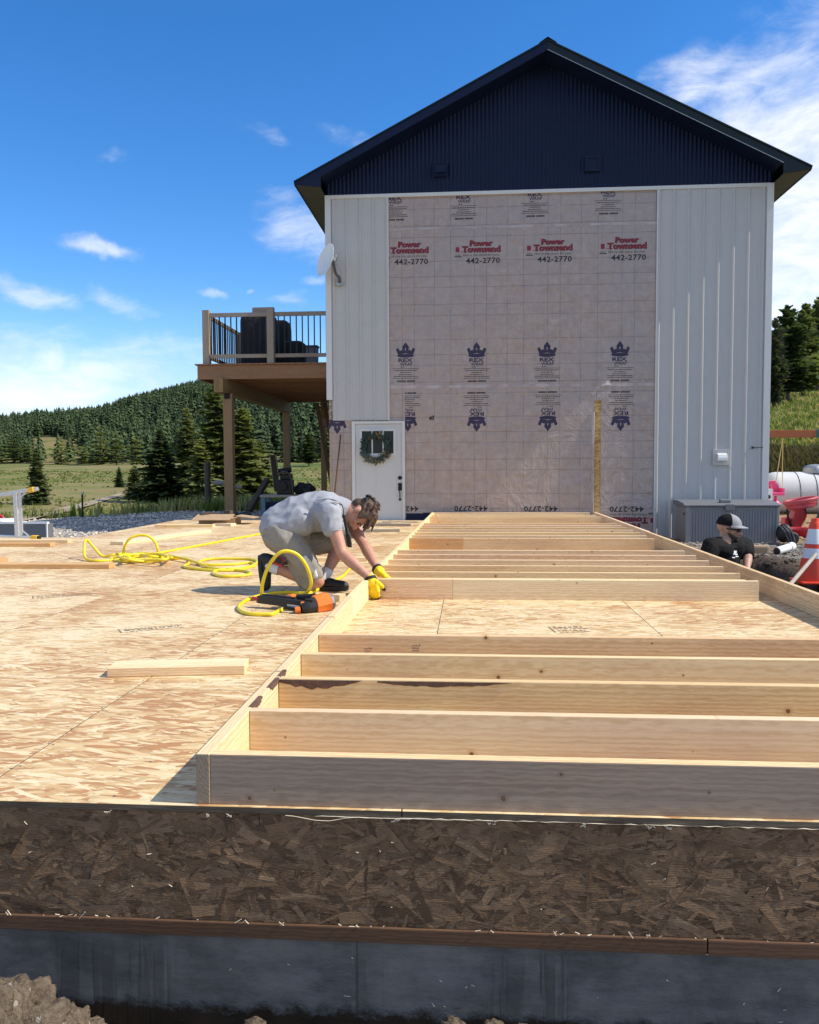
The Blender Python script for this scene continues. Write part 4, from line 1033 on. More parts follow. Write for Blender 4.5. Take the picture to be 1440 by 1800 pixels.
def brand_block(top=True):
    mb = MB(); YP = -.0018
    if top: crown(mb, 0, 0)
    add_text(mb, 'REX', 0, -34.2 * PX, 6.6 * PX, 25.5 * PX, YP, 0, .034)
    add_text(mb, 'WRAP', 1 * PX, -40.6 * PX, 5.4 * PX, 22 * PX, YP, 0, .018)
    def bar(x0, x1, z, h): mb.add([(x0 * PX, YP, z * PX), (x1 * PX, YP, z * PX), (x1 * PX, YP, (z + h) * PX), (x0 * PX, YP, (z + h) * PX)], [(0, 1, 2, 3)], 2)
    bar(-23, 23, -46.2, .75); bar(-23, 23, -62.8, .75)
    for z, a, b in ((-43.6, -9, -2), (-49.6, -20, 20), (-53.2, -10, 10), (-56.8, -12, 12), (-60, -21, 21)):   # small print too fine to read: word-like runs
        q = random.Random(int(a * 7 + z)); x = a
        while x < b:
            L = q.uniform(1.2, 4.2); bar(x, min(b, x + L), z, 1.25); x += L + .7
    q = random.Random(6); x = -15                       # a bold code line, worn past reading
    while x < 15:
        L = q.uniform(.9, 2.0)
        if abs(x) > 1.2: bar(x, x + L, -69.0, 2.9)
        x += L + .45
    return mb.mesh('brand_print', [M['ink'], M['wrap'], M['ink_black']], fix=False)
def store_block():
    mb = MB(); YP = -.0018
    # origin: centre of the store name, z = baseline of the telephone number
    for dx, dz, mi, off, y in ((.9, -.7, 1, .05, YP), (0, 0, 0, .032, YP - .0005)):
        add_text(mb, 'Power', (.5 + dx) * PX, (30 + dz) * PX, 9.6 * PX, 40 * PX, y, mi, off, .08)
        add_text(mb, 'Townsend', (.5 + dx) * PX, (19.6 + dz) * PX, 10.4 * PX, 66 * PX, y, mi, off)
    for x0, x1, z in ((-19, 20, 29.6), (-33, 33, 19.2)):   # slab feet under the letters
        q = x0
        while q < x1: mb.add([(q * PX, YP - .0007, z * PX), ((q + 4.6) * PX, YP - .0007, z * PX), ((q + 4.6) * PX, YP - .0007, (z + 1.1) * PX), (q * PX, YP - .0007, (z + 1.1) * PX)], [(0, 1, 2, 3)], 0); q += 6.6
    add_text(mb, "We're the store for you.", 1 * PX, 12.0 * PX, 4.4 * PX, 62 * PX, YP, 1, .0, .35)
    add_text(mb, '442-2770', 4 * PX, 0, 9.4 * PX, 58.5 * PX, YP, 1, .022, 0, 1.05)
    for x0, x1, z0, z1, mi in ((-43, -36.5, 19.5, 28, 0), (-45, -33, 11, 12.6, 1), (-44, -34.5, 14, 14.8, 1)): mb.add([(x0 * PX, YP, z0 * PX), (x1 * PX, YP, z0 * PX), (x1 * PX, YP, z1 * PX), (x0 * PX, YP, z1 * PX)], [(0, 1, 2, 3)], mi)
    return mb.mesh('store_print', [M['ink_red'], M['ink_black']], fix=False)
def clipx(me, lo=None, hi=None, name=None):
    """trim a print where the sheet is cut"""
    bm = bmesh.new(); bm.from_mesh(me)
    for x, s in ((lo, -1), (hi, 1)):
        if x is not None: bmesh.ops.bisect_plane(bm, geom=bm.verts[:] + bm.edges[:] + bm.faces[:], plane_co=(x, 0, 0), plane_no=(s, 0, 0), clear_outer=True)
    out = me.copy(); bm.to_mesh(out); bm.free(); return out
full, half, store = brand_block(True), brand_block(False), store_block()
def place(name, me, px, py, flip=False, par=None, clip=True):
    p = at(px, py, YW); o = link(name, me, par or (wr2 if p.x > 2.2 else wr)); o.location = p - BASE[hs.name]
    if flip: o.rotation_euler.y = math.pi
    return o
L0 = -1.415
for px, py in ((713, 601.5), (838, 601), (962, 600), (1090, 599)): place('brand_print', full, px, py)
for px, py in ((717, 759), (838, 759), (963, 758), (1091, 758)):
    me = full if px != 717 else clipx(full, None, at(717, 759, YW).x - DX[1] - .002)
    place('brand_print', me, px, py, True)
place('brand_print', clipx(full, -.30, .17), 593, 763, True, wr)
for px, py in ((694, 316.5), (815, 314), (941, 309), (1070, 304)):
    bm = bmesh.new(); bm.from_mesh(half); zt = (ZE - .012) - at(px, py, YW).z
    bmesh.ops.bisect_plane(bm, geom=bm.verts[:] + bm.edges[:] + bm.faces[:], plane_co=(0, 0, zt), plane_no=(0, 0, 1), clear_outer=True)
    me = half.copy(); bm.to_mesh(me); bm.free(); p = at(px, py, YW)
    if px == 694: me = clipx(me, L0 - p.x)
    place('brand_print', me, px, py)
for px, py in ((719, 464.5), (845, 462.5), (971, 460), (1101, 457)):
    me = store if px != 719 else clipx(store, L0 - at(px, py, YW).x)
    place('store_print', me, px, py)
for px, py in ((711, 890), (832, 889.5), (955, 890), (1106, 890.5)):
    me = store if px != 711 else clipx(store, None, at(711, 890, YW).x - DX[1] - .002)
    place('store_print', me, px, py, True)
# scuff marks on the wrap
part('dark_flashing', MB().bb(-1.12, -.62, YW - .006, YW - .003, -.3, .115), M['navy'], hs)
mb = MB(); q = random.Random(4); c = at(759, 734, YW)
for i in range(12): mb.box((c.x + q.uniform(-.035, .035), YW - .0012, c.z + q.uniform(-.04, .04)), (q.uniform(.01, .03), .001, q.uniform(.01, .03)))
part('ink_smudge', mb, M['ink_black'], hs)
# -- wreath on the door
wc = at(661, 787, YW); q = random.Random(21)
wt = thing('door_wreath', 'leafy grey green wreath with tan leaves hanging on the white door', 'wreath', (wc.x, YW - .07, wc.z))
mb = MB(); ring = [(wc.x + .19 * math.cos(a), YW - .07, wc.z + .19 * math.sin(a)) for a in np.linspace(0, 2 * math.pi, 24, endpoint=False)]
mb.tube(ring, .022, 6, closed=True); part('twig_ring', mb, M['trunk'], wt)
def leaves(n, dry):
    mb = MB()
    for i in range(n):
        a = q.uniform(0, 2 * math.pi)
        if dry: a = q.choice([q.gauss(1.25, .12), q.gauss(-.55, .15), q.gauss(-1.5, .25)])
        r_ = .19 + q.gauss(0, .022); c = Vector((wc.x + r_ * math.cos(a), YW - .075 - abs(q.gauss(0, .02)), wc.z + r_ * math.sin(a)))
        d = Vector((math.cos(a + q.choice([-.7, .7, 0]) + q.gauss(0, .4)), -abs(q.gauss(.1, .3)), math.sin(a + q.gauss(0, .5)))).normalized()
        L = q.uniform(.05, .095); W = q.uniform(.012, .02); s = d.cross(Vector((q.gauss(0, .5), 1, q.gauss(0, .5)))).normalized()
        mb.add([c, c + d * L * .5 + s * W, c + d * L, c + d * L * .5 - s * W], [(0, 1, 2, 3)])
    if not dry:
        for i in range(60):
            x = q.uniform(-.15, .12); c = Vector((wc.x + x, YW - .08, wc.z - .18 + q.uniform(-.03, .03))); d = Vector((q.gauss(-.3, .6), -.1, -1)).normalized(); s = Vector((d.z, 0, -d.x)); L = q.uniform(.05, .12)
            mb.add([c, c + d * L * .5 + s * .01, c + d * L, c + d * L * .5 - s * .01], [(0, 1, 2, 3)])
    return mb
part('leaves', leaves(330, False), M['wreath'], wt, fix=False); part('dry_leaves', leaves(70, True), M['wreath_dry'], wt, fix=False)
# -- satellite dish on the left corner
dc = at(577, 459, YW - .35); 
sd = thing('satellite_dish', 'white dish aerial on a bent arm at the upper left wall corner', 'satellite dish', (dc.x, YW - .3, dc.z))
n = Vector((-.74, -.62, .25)).normalized(); rot = n.to_track_quat('Z', 'Y').to_matrix()
mb = MB(); prof = [(.0, .0), (.08, .006), (.16, .024), (.23, .05), (.255, .062), (.258, .058), (.23, .042), (.16, .016), (.08, -.004), (0, -.012)]
vs, m_ = [], 24
for r_, z in prof:
    for j in range(m_): a = 2 * math.pi * j / m_; vs.append(Vector(dc) + rot @ Vector((r_ * math.cos(a), r_ * math.sin(a) * 1.12, z)))
mb.add(vs, [(i * m_ + j, i * m_ + (j + 1) % m_, (i + 1) * m_ + (j + 1) % m_, (i + 1) * m_ + j) for i in range(len(prof) - 1) for j in range(m_)])
part('reflector', mb, M['white_plastic'], sd, smooth=40)
back = Vector(dc) - n * .05
e1, e2, e3 = at(586, 462, YW - .25), at(590, 480, YW - .18), at(597, 498, YW - .05)
part('mounting_arm', MB().tube(smoothpath([back, e1, e2, at(596, 488, YW - .12), e3], 5), .024, 8), M['stone'], sd, smooth=50)
part('bracket', MB().bb(e3.x - .07, e3.x + .07, YW - .047, YW - .036, e3.z - .03, e3.z + .03).bb(e3.x - .02, e3.x + .02, YW - .075, YW - .048, e3.z - .045, e3.z + .12), M['grey_metal'], sd)
c = at(587, 455, YW - .26); part('radio_unit', MB().box(c, (.10, .08, .07), Matrix.Rotation(.4, 3, 'Y')).box(c + Vector((.05, 0, .05)), (.05, .05, .06)), M['grey_metal'], sd, bevel=.008)
# -- rake or broom handle leaning beside the door
a, b = at(599, 764, YW - .06), at(589, 862, YW - .25); b = a + (b - a) * 1.62
tag(solo('broom_handle', 'thin reddish brown pole leaning on the wrap left of the door', 'pole', MB().tube([a, b], .014, 8), M['wood_red'], tuple(b), smooth=40), 'thin reddish brown pole leaning on the wrap left of the door', 'pole')
# ================================================================ BALCONY (raised timber deck at the side of the house)
BY0, BY1, BZ = 16.8, 22.9, 3.06
BX0, BX1 = at(347, 655, BY0).x, -2.50
bal = thing('balcony', 'raised timber balcony with grey railing on tall posts beside the house', 'balcony', ((BX0 + BX1) / 2, BY0, 0))
rim_h = .285
def blum(name, c, L, th, h, mat, rot=(0, 0, 0), par=None): return lumber(name, c, L, th, h, mat, par or bal, rot, .004)
Q90 = (0, 0, math.pi / 2); QV = (0, -math.pi / 2, 0)
blum('rim_joist', ((BX0 + BX1) / 2, BY0 + .02, BZ - .03 - rim_h / 2), BX1 - BX0, .038, rim_h, 'wood_rim')
blum('rim_joist', (BX0 + .02, (BY0 + BY1) / 2 + .02, BZ - .03 - rim_h / 2), BY1 - BY0 - .045, .038, rim_h, 'wood_rim', Q90)
blum('rim_joist', ((BX0 + BX1) / 2, BY1 - .0, BZ - .03 - rim_h / 2), BX1 - BX0, .038, rim_h, 'wood_rim')
nj = 15
for k in range(1, nj): blum('joist', ((BX0 + BX1) / 2 + .02, BY0 + (BY1 - BY0) * k / nj, BZ - .03 - .115), BX1 - BX0 - .05, .04, .23, 'wood_rim')
nb = 21; bw = (BX1 - BX0 + .05) / nb
for k in range(nb): blum('deck_board', (BX0 - .045 + bw * (k + .5), (BY0 + BY1) / 2, BZ - .0145), BY1 - BY0 + .08, bw - .006, .028, 'wood_rim', Q90)
# beam and posts
bx = at(391, 690, BY0).x
zb = BZ - .03 - rim_h
for dx in (-.048, .048): blum('beam', (bx + dx, (BY0 + BY1) / 2 - .12, zb - .145), BY1 - BY0 + .3, .094, .288, 'wood_post', Q90)
def post(x, y, zt, zb_, s=.185):
    return blum('post', (x, y, (zt + zb_) / 2), zt - zb_, s, s, 'wood_post', QV)
px_ = at(403, 800, BY0 + .1).x
post(px_, BY0 + .12, zb - .29, terr1(px_, BY0 + .1) - .05)
fx = at(507, 790, BY1).x; post(fx, BY1 - .2, zb - .29, terr1(fx, BY1) - .3, .17)
rx = at(571.5, 790, BY1).x; post(rx, BY1 - .2, zb + .0, terr1(rx, BY1) - .3, .14)
bk = part('post_bracket', MB().bb(px_ - .06, px_ + .06, BY0 + .015, BY0 + .026, zb - .40, zb - .29).bb(px_ - .10, px_ + .10, BY0 + .02, BY0 + .22, terr1(px_, BY0) - .06, terr1(px_, BY0) + .05), M['black_metal'], bal)
# railing: posts, rails and square balusters
def rpost(x, y, h=1.10, w=.14): blum('railing_post', (x, y, BZ + h / 2 + .001), h, w, w, 'wood_grey', QV)
x1_, x2_ = at(361, 590, BY0).x, at(475, 590, BY0).x
rpost(x1_, BY0 + .09); rpost(x2_, BY0 + .06, 1.13)
ZT, ZB_ = BZ + 1.0, BZ + .16
for a, b in ((x1_ + .075, x2_ - .075), (x2_ + .075, BX1 - .01)):
    for z, h in ((ZT, .085), (ZB_, .075)): blum('rail', ((a + b) / 2, BY0 + .07, z), b - a, .04, h, 'wood_grey')
    n = max(1, round((b - a) / .126))
    for k in range(n):
        x = a + (b - a) * (k + .6) / n
        part('baluster', MB().bb(x - .011, x + .011, BY0 + .091, BY0 + .113, ZB_ - .03, ZT + .03), M['black_metal'], bal)
ys_ = [BY0 + .09, BY0 + 2.45, BY1 - .15]
for y in ys_[1:]: rpost(x1_ + .01, y, 1.02)
for a, b in zip(ys_[:-1], ys_[1:]):
    for z, h in ((ZT, .085), (ZB_, .075)): blum('rail', (x1_, (a + b) / 2, z), b - a - .15, .04, h, 'wood_grey', Q90)
    n = 18
    for k in range(n):
        y = a + (b - a) * (k + .7) / (n + .4)
        part('baluster', MB().bb(x1_ + .022, x1_ + .044, y - .011, y + .011, ZB_ - .03, ZT + .03), M['black_metal'], bal)
# covered things standing on the balcony
def cover(name, px0, px1, pyt, Y, dep, lab, cat, top=.25, mat='tarp', sag=0.0):
    a, b = at(px0, 600, Y).x, at(px1, 600, Y).x; zt = at((px0 + px1) / 2, pyt, Y).z; c = ((a + b) / 2, Y, BZ)
    mb = MB(); n = 28; rows = [(1.0, 0), (1.0, .3), (.985, .6), (.97, .85), (.93, .94), (.80, .985), (.4, 1.0 - sag)]
    w, h = (b - a) / 2, zt - BZ; vs = []; q = random.Random(int(px0))
    for s, t_ in rows:
        for j in range(n):
            an = 2 * math.pi * j / n; cx = math.copysign(abs(math.cos(an)) ** .45, math.cos(an)); cy = math.copysign(abs(math.sin(an)) ** .45, math.sin(an))
            f = 1 + .03 * math.sin(7 * an + px0) * (1 - t_) + q.uniform(-.012, .012)
            vs.append((c[0] + w * s * cx * f, c[1] + dep * s * cy * f, BZ + .002 + h * t_))
    mb.add(vs, [(i * n + j, i * n + (j + 1) % n, (i + 1) * n + (j + 1) % n, (i + 1) * n + j) for i in range(len(rows) - 1) for j in range(n)] + [tuple((len(rows) - 1) * n + j for j in range(n)), tuple(range(n))[::-1]])
    return solo(name, lab, cat, mb, M[mat], c, smooth=60)
cover('covered_grill', 426, 486, 552, 18.0, .35, 'tall black covered grill behind the balcony railing', 'covered grill')
cover('covered_cabinet', 480, 510, 565, 19.2, .35, 'narrower black covered shape right of the grill on the balcony', 'covered furniture')
cover('covered_chair', 503, 537, 602, 18.6, .4, 'low rounded black cover between the cabinet cover and the grey planter', 'covered furniture', sag=.12)
px0 = at(549, 620, 18.4); s = .13
pl = thing('planter', 'small dark grey box planter at the right end of the balcony', 'planter', (px0.x, 18.4, BZ))
part('box', MB().prism([(px0.x - .11, BZ + .001), (px0.x + .11, BZ + .001), (px0.x + .125, at(549, 611, 18.4).z), (px0.x - .125, at(549, 611, 18.4).z)], 18.28, 18.52), M['grey_lid'], pl, bevel=.008)
part('rim', MB().bb(px0.x - .14, px0.x + .14, 18.26, 18.54, at(549, 611, 18.4).z + .001, at(549, 611, 18.4).z + .035), M['stone'], pl)
hb = at(500, 580, BY0); 
tag(solo('planter_box', '', '', MB().bb(at(441, 540, BY0).x, at(467, 540, BY0).x, BY0 + .10, BY0 + .28, ZT + .044, ZT + .15), M['wood_grey'], (at(454, 540, BY0).x, BY0, ZT + .05), bevel=.004), 'short weathered wooden box resting on the balcony rail', 'box')
# ladder-like stair leaning under the balcony at the house corner
st = thing('ladder', 'brown wooden ladder leaning under the balcony at the house corner', 'ladder', (-3.1, 20.5, -.2))
a0, a1 = at(557, 708, 20.5), at(579, 830, 20.5); b0, b1 = at(571, 708, 20.9), at(592, 830, 20.9)
a1 = a0 + (a1 - a0) * 1.5; b1 = b0 + (b1 - b0) * 1.5
part('rail', MB().bar(a0, a1, .05, .09), M['wood_red'], st); part('rail', MB().bar(b0, b1, .05, .09), M['wood_red'], st)
for k in range(11):
    f = .05 + k * .09; part('rung', MB().bar(a0.lerp(a1, f), b0.lerp(b1, f), .07, .03), M['wood_rim'], st)
# -- things stored under the balcony
def lean(name, label, cat, pa, pb, Y0, Y1, w, mat, thick=None, group=None):
    a, b = at(*pa, Y0), at(*pb, Y1); b.z = min(b.z, terr1(b.x, b.y) + .02) if b.z - terr1(b.x, b.y) < .25 else b.z
    return solo(name, label, cat, MB().bar(a, b, w, thick or w), M[mat], tuple(b), group=group, bevel=.006)
fp = hit(366, 893, 14); 
def fence_post(px, pyb, pyt, w, label, Y=None):
    p = hit(px, pyb, 14); zt = at(px, pyt, p.y).z
    mb = MB(); q = random.Random(px); n = 9; prof = []
    pts = [(p.x + q.uniform(-.01, .01), p.y, p.z - .1 + (zt - p.z + .1) * k / n) for k in range(n + 1)]
    mb.tube(pts, [w * q.uniform(.9, 1.08) for _ in pts], 9); return solo('fence_post', label, 'post', mb, M['wood_dark'], tuple(p), group='old fence posts by the gravel', smooth=50)
fence_post(366, 896, 812, .085, 'thick dark weathered fence post left of the tall balcony post')
mb = MB(); p = hit(145.5, 911, 12); zt = at(146.5, 869, p.y).z
mb.bb(p.x - .02, p.x + .02, p.y, p.y + .006, p.z - .1, zt).bb(p.x - .003, p.x + .003, p.y + .0065, p.y + .03, p.z - .1, zt)
tp = thing('steel_fence_post', 'slim dark steel fence post at the edge of the gravel by the track', 'post', tuple(p)); part('post_bar', mb, M['black_metal'], tp); part('painted_tip', MB().bb(p.x - .021, p.x + .021, p.y - .002, p.y + .031, zt + .001, zt + .05), M['grey_metal'], tp)
lean('leaning_timber', 'dark timber leaning at an angle beneath the balcony', 'timber', (470, 843), (437, 893), 20, 19, .12, 'wood_dark')
lean('upright_plank', 'dark upright plank standing under the balcony', 'plank', (479, 800), (487, 862), 19.6, 19.3, .13, 'wood_dark', .05, 'planks standing under the balcony')
lean('upright_plank', 'sun bleached upright plank beside the dark plank under the balcony', 'plank', (485, 800), (490, 850), 19.75, 19.75, .07, 'wood_pale', .03, 'planks standing under the balcony')
# dark work bench with clutter
wy = 16.2; gz = terr1(at(500, 900, wy).x, wy)
a, b = at(457, 870, wy), at(565, 870, wy)
wb = thing('work_bench', 'dark work bench with blue legs under the balcony', 'bench', ((a.x + b.x) / 2, wy, gz)); zt = a.z
part('bench_top', MB().bb(a.x, b.x, wy - .02, wy + .6, zt - .05, zt), M['wood_grey'], wb, bevel=.004)
for x in (a.x + .06, b.x - .06):
    for y in (wy + .03, wy + .52): part('leg', MB().bb(x - .04, x + .04, y - .03, y + .03, gz, zt - .051), M['steel_blue'] if 'steel_blue' in M else M['grey_metal'], wb)
part('shelf', MB().bb(a.x + .11, b.x - .11, wy + .05, wy + .5, gz + .1, zt - .15), M['navy'], wb, bevel=.01)
q = random.Random(14)
def clutter(name, label, cat, px, py, Y, size, mat, seed, group=None):
    c = at(px, py, Y); rr = random.Random(seed)
    me = bmesh.new(); bmesh.ops.create_icosphere(me, subdivisions=2, radius=1)
    for v in me.verts:
        nz = mnoise.noise(v.co * 1.7 + Vector((seed, 0, 0))); v.co = Vector((v.co.x * size[0], v.co.y * size[1], v.co.z * size[2])) * (1 + .5 * nz)
    zmin = min(v.co.z for v in me.verts)
    m_ = bpy.data.meshes.new(name); me.to_mesh(m_); me.free(); m_.materials.append(M[mat])
    o = link(name, m_, None, (c.x, c.y, c.z - 0)); o['label'] = label; o['category'] = cat
    if group: o['group'] = group
    return o
eng = thing('engine', 'dark greasy engine block with hoses on the work bench', 'engine', tuple(at(502, 862, wy + .25)))
ec = at(502, 850, wy + .25)
part('block', MB().box((ec.x, ec.y, zt + .15), (.30, .3, .30)).box((ec.x + .02, ec.y, zt + .36), (.22, .24, .12)), M['black_metal'], eng, bevel=.02)
part('pulley', MB().lathe((ec.x - .02, ec.y - .151, zt + .17), [(.0, -.05), (.09, -.05), (.09, -.01), (.04, 0), (0, 0)], 16, 0, 'Y'), M['black_metal'], eng)
part('hose', MB().tube(smoothpath([(ec.x - .12, ec.y - .1, zt + .38), (ec.x + .0, ec.y - .2, zt + .46), (ec.x + .14, ec.y - .2, zt + .38), (ec.x + .19, ec.y - .16, zt + .02)], 6), .022, 8), M['wood_dark'], eng, smooth=60)
part('manifold', MB().cyl((ec.x - .14, ec.y, zt + .47), (ec.x + .12, ec.y, zt + .5), .05, .05, 12), M['black_metal'], eng)
clutter('black_bag', 'slumped black bag on the bench behind the bent worker', 'bag', 535, 860, wy + .3, (.20, .16, .14), 'tarp', 5)
for i, (px, py, sz, sd_, lb) in enumerate(((430, 906, (.16, .13, .09), 3, 'dark rock on the gravel right of the tall balcony post'), (413, 906, (.09, .1, .09), 8, 'small dark rock touching the foot of the tall balcony post'), (446, 911, (.18, .12, .05), 12, 'flat dark rock in front of the work bench'))):
    p = hit(px, py + 3, 14); clutter('rock', lb, 'rock', px, py, p.y, sz, 'stone', sd_, 'dark rocks under the balcony')
# log lying in the weeds
a, b = hit(378, 868, 20), hit(402, 876, 20); a = at(376, 850, 21); b = at(425, 858, 21)
solo('fallen_log', 'pale dead branch lying behind the fence post', 'log', MB().tube(smoothpath([a, a.lerp(b, .4) + Vector((0, 0, .05)), b], 4), [.07] * 4 + [.05] * 5, 8), M['wood_grey'], tuple(a), smooth=60)

# ================================================================ LOOSE LUMBER ON THE DECK
def board(pl, pr, th, h, mat, label, cat='board', group='loose boards on the deck', yoff=None):
    """a board whose front bottom edge runs between two photo points on the deck"""
    a, b = atz(*pl, 0.0), atz(*pr, 0.0); d = (b - a).normalized(); nrm = Vector((-d.y, d.x, 0))
    c = (a + b) / 2 + nrm * (th / 2); c.z = h / 2 + .001
    o = lumber('loose_board', c, (b - a).length, th, h, mat, None, (0, 0, math.atan2(d.y, d.x))); tag(o, label, cat, group); return o
board((188, 1191), (430, 1186), .145, .040, 'wood_pale', 'short wide pale board lying flat in the middle of the near deck')
board((-260, 999), (192, 1000), .14, .040, 'wood_orange', 'long brown board lying nearest the camera at the left edge')
board((-60, 993), (15, 987), .14, .040, 'wood_orange', 'board with a bright orange end poking in at the left edge')
board((-200, 962), (88, 961), .14, .040, 'wood_orange', 'brown faced board with orange cut end below the aluminium trestle')
board((-200, 956), (119, 955), .14, .040, 'wood', 'board just behind the one with the orange end')
o = board((217, 958), (372, 936), .19, .038, 'wood_pale', 'yellowish plank running back behind the tangled hose')
board((272, 927), (374, 927), .14, .038, 'wood', 'short plank at the back of the deck, left of the cardboard')
board((374, 924), (406, 925), .14, .038, 'wood_pale', 'short plank end at the back of the deck, under the cardboard')
board((624, 936), (703, 935), .10, .038, 'wood_grey', 'nearer of the two grey planks by the house door', yoff=0)
board((660, 925), (722, 925), .10, .038, 'wood_grey', 'farther of the two grey planks by the house door')
board((505, 988), (645, 987), .10, .038, 'wood', 'board lying behind the kneeling worker')
board((640, 962), (672, 961), .16, .012, 'wood_pale', 'thin pale offcut on the deck near the far arm of the worker')
o = board((583, 1057), (597, 1058), .09, .045, 'wood_pale', 'little square offcut beside the nail gun', 'offcut')
# rubbish by the door
for i, (px, py, s, rz) in enumerate(((690, 917, (.34, .10, .012), .1), (722, 917.5, (.26, .07, .012), -.2), (676, 919, (.2, .08, .01), .3))):
    p = atz(px, py, .008); mb = MB().box(p, s, Matrix.Rotation(rz, 3, 'Z'))
    solo('wood_scrap', ['long flat grey scrap below the door', 'flat grey scrap to the right below the door corner', 'small scrap left of the long one below the door'][i], 'scrap', mb, M['wood_grey'], tuple(p), group='scraps below the door')
# sawdust, chips and splinters lying about on the sheets
mb = MB(); q = random.Random(41)
for i in range(420):
    x, y = (q.uniform(-5, -.9), q.uniform(2.4, 11)) if i < 220 else ((q.gauss(-.3, .4), q.gauss(5.2, .25)) if i < 330 else (q.gauss(-1.1, .3), q.gauss(5.0, .7)))
    if -.78 < x < -.70: continue
    L = q.uniform(.006, .022) * (2.4 if q.random() < .08 else 1); mb.box((x, y, .0035), (L, q.uniform(.002, .007), q.uniform(.001, .003)), Matrix.Rotation(q.uniform(0, 3.1), 3, 'Z') @ Matrix.Rotation(q.uniform(-.15, .15), 3, 'Y'))
solo('wood_chips', 'pale chips and sawdust scattered over the floor deck', None, mb, M['splinter'], (-1, 5, 0), kind='stuff')
# crushed cardboard box
p = atz(385, 922, 0)
cb = thing('cardboard_box', 'flattened brown cardboard box at the back edge of the deck', 'box', tuple(p))
part('body', MB().bb(p.x - .34, p.x + .26, p.y, p.y + .4, .001, .10), M['cardboard'], cb, bevel=.006)
part('flap', MB().box((p.x - .06, p.y - .10, .125), (.62, .34, .008), Matrix.Rotation(.22, 3, 'X')), M['cardboard'], cb); part('flap', MB().box((p.x + .42, p.y + .2, .12), (.3, .4, .008), Matrix.Rotation(.12, 3, 'Y')), M['cardboard'], cb)
part('scrap', MB().box((p.x - .2, p.y + .1, .17), (.24, .12, .05), Matrix.Rotation(.5, 3, 'Z')).box((p.x + .1, p.y + .2, .17), (.12, .10, .1), Matrix.Rotation(-.3, 3, 'Z')), M['wood_dark'], cb)['kind'] = 'stuff'

# ================================================================ ALUMINIUM TRESTLE, far left
ty = 10.2
tr = thing('aluminium_trestle', 'aluminium trestle with yellow end caps at the left edge', 'trestle', tuple(at(30, 944, ty)))
T = lambda x, y, Y=ty: at(x, y, Y)
part('post', MB().bar(T(28, 866), T(32, 942), .075, .05).bar(T(33.5, 866), T(37, 940), .02, .055), M['alu'], tr, bevel=.003)
part('top_bar', MB().bar(T(-90, 886), T(52, 861), .06, .05), M['alu'], tr, bevel=.003)
part('foot_bar', MB().bar(T(-90, 939), T(57, 944.5), .06, .03), M['alu'], tr, bevel=.003)
part('end_cap', MB().bar(T(50.5, 862, ty), T(60, 860, ty), .075, .062), M['tip_yellow'], tr, bevel=.003); part('end_tube', MB().bar(T(60.2, 860, ty), T(66, 859, ty), .05, .045), M['alu'], tr)
part('end_cap', MB().bar(T(56, 944, ty - .001), T(66, 944.5, ty - .001), .075, .045), M['tip_yellow'], tr, bevel=.003); part('end_tube', MB().bar(T(66.2, 944.5), T(71, 945), .05, .035), M['black'], tr)
part('brace', MB().bar(T(35, 876), T(45, 865.5), .02, .015), M['alu'], tr); part('brace', MB().bar(T(38, 932), T(50, 941.5), .02, .015), M['alu'], tr)
# black and cream crate behind it on the lower ground
cy = 12.0; a, b = at(8, 935, cy), at(82, 935, cy); zt = at(60, 921, cy).z
cr = thing('foam_crate', 'dark box with white rim lying behind the trestle', 'box', ((a.x + b.x) / 2, cy, -.3))
part('side', MB().bb(a.x - .6, b.x, cy, cy + .03, -.34, zt), M['grey_lid'], cr); part('side', MB().bb(b.x - .03, b.x, cy + .031, cy + .2, -.34, zt), M['grey_lid'], cr)
part('rim', MB().bb(a.x - .6, b.x + .02, cy - .02, cy + .05, zt + .001, zt + .03).bb(b.x + .001, b.x + .02, cy - .02, cy - .001, -.34, zt), M['white_plastic'], cr)
# stacked pale foam sheets and the red wheel of a barrow, mostly out of frame
c = at(2, 926, 12.6)
for k in range(3):
    w = .42 - k * .07; solo('foam_sheet', ['lowest pale foam sheet in the stack at the left edge', 'middle pale foam sheet in the stack at the left edge', 'topmost pale foam sheet in the stack at the left edge'][k], 'foam sheet', MB().box((c.x - .25 + (-.0), c.y + .2, c.z - .02 + .05 * k), (w * 2.2, .7, .045), Matrix.Rotation(.05 * k, 3, 'Z')), M['white_plastic'], (c.x - .25, c.y, c.z + .05 * k), group='foam sheets stacked at the left edge', bevel=.008)
w = at(-3, 917, 13.6); bw_ = thing('barrow_wheel', 'red rimmed wheel just showing at the left edge of the gravel', 'wheel', tuple(w))
part('tyre', MB().tube([(w.x + .11 * math.cos(t_), w.y, w.z + .11 * math.sin(t_)) for t_ in np.linspace(0, 2 * math.pi, 24, endpoint=False)], .026, 8, closed=True), M['red'], bw_, smooth=60)
part('hub', MB().lathe((w.x, w.y, w.z), [(0, -.04), (.07, -.03), (.08, 0), (.07, .03), (0, .04)], 16, 0, 'Y'), M['black'], bw_, smooth=60)

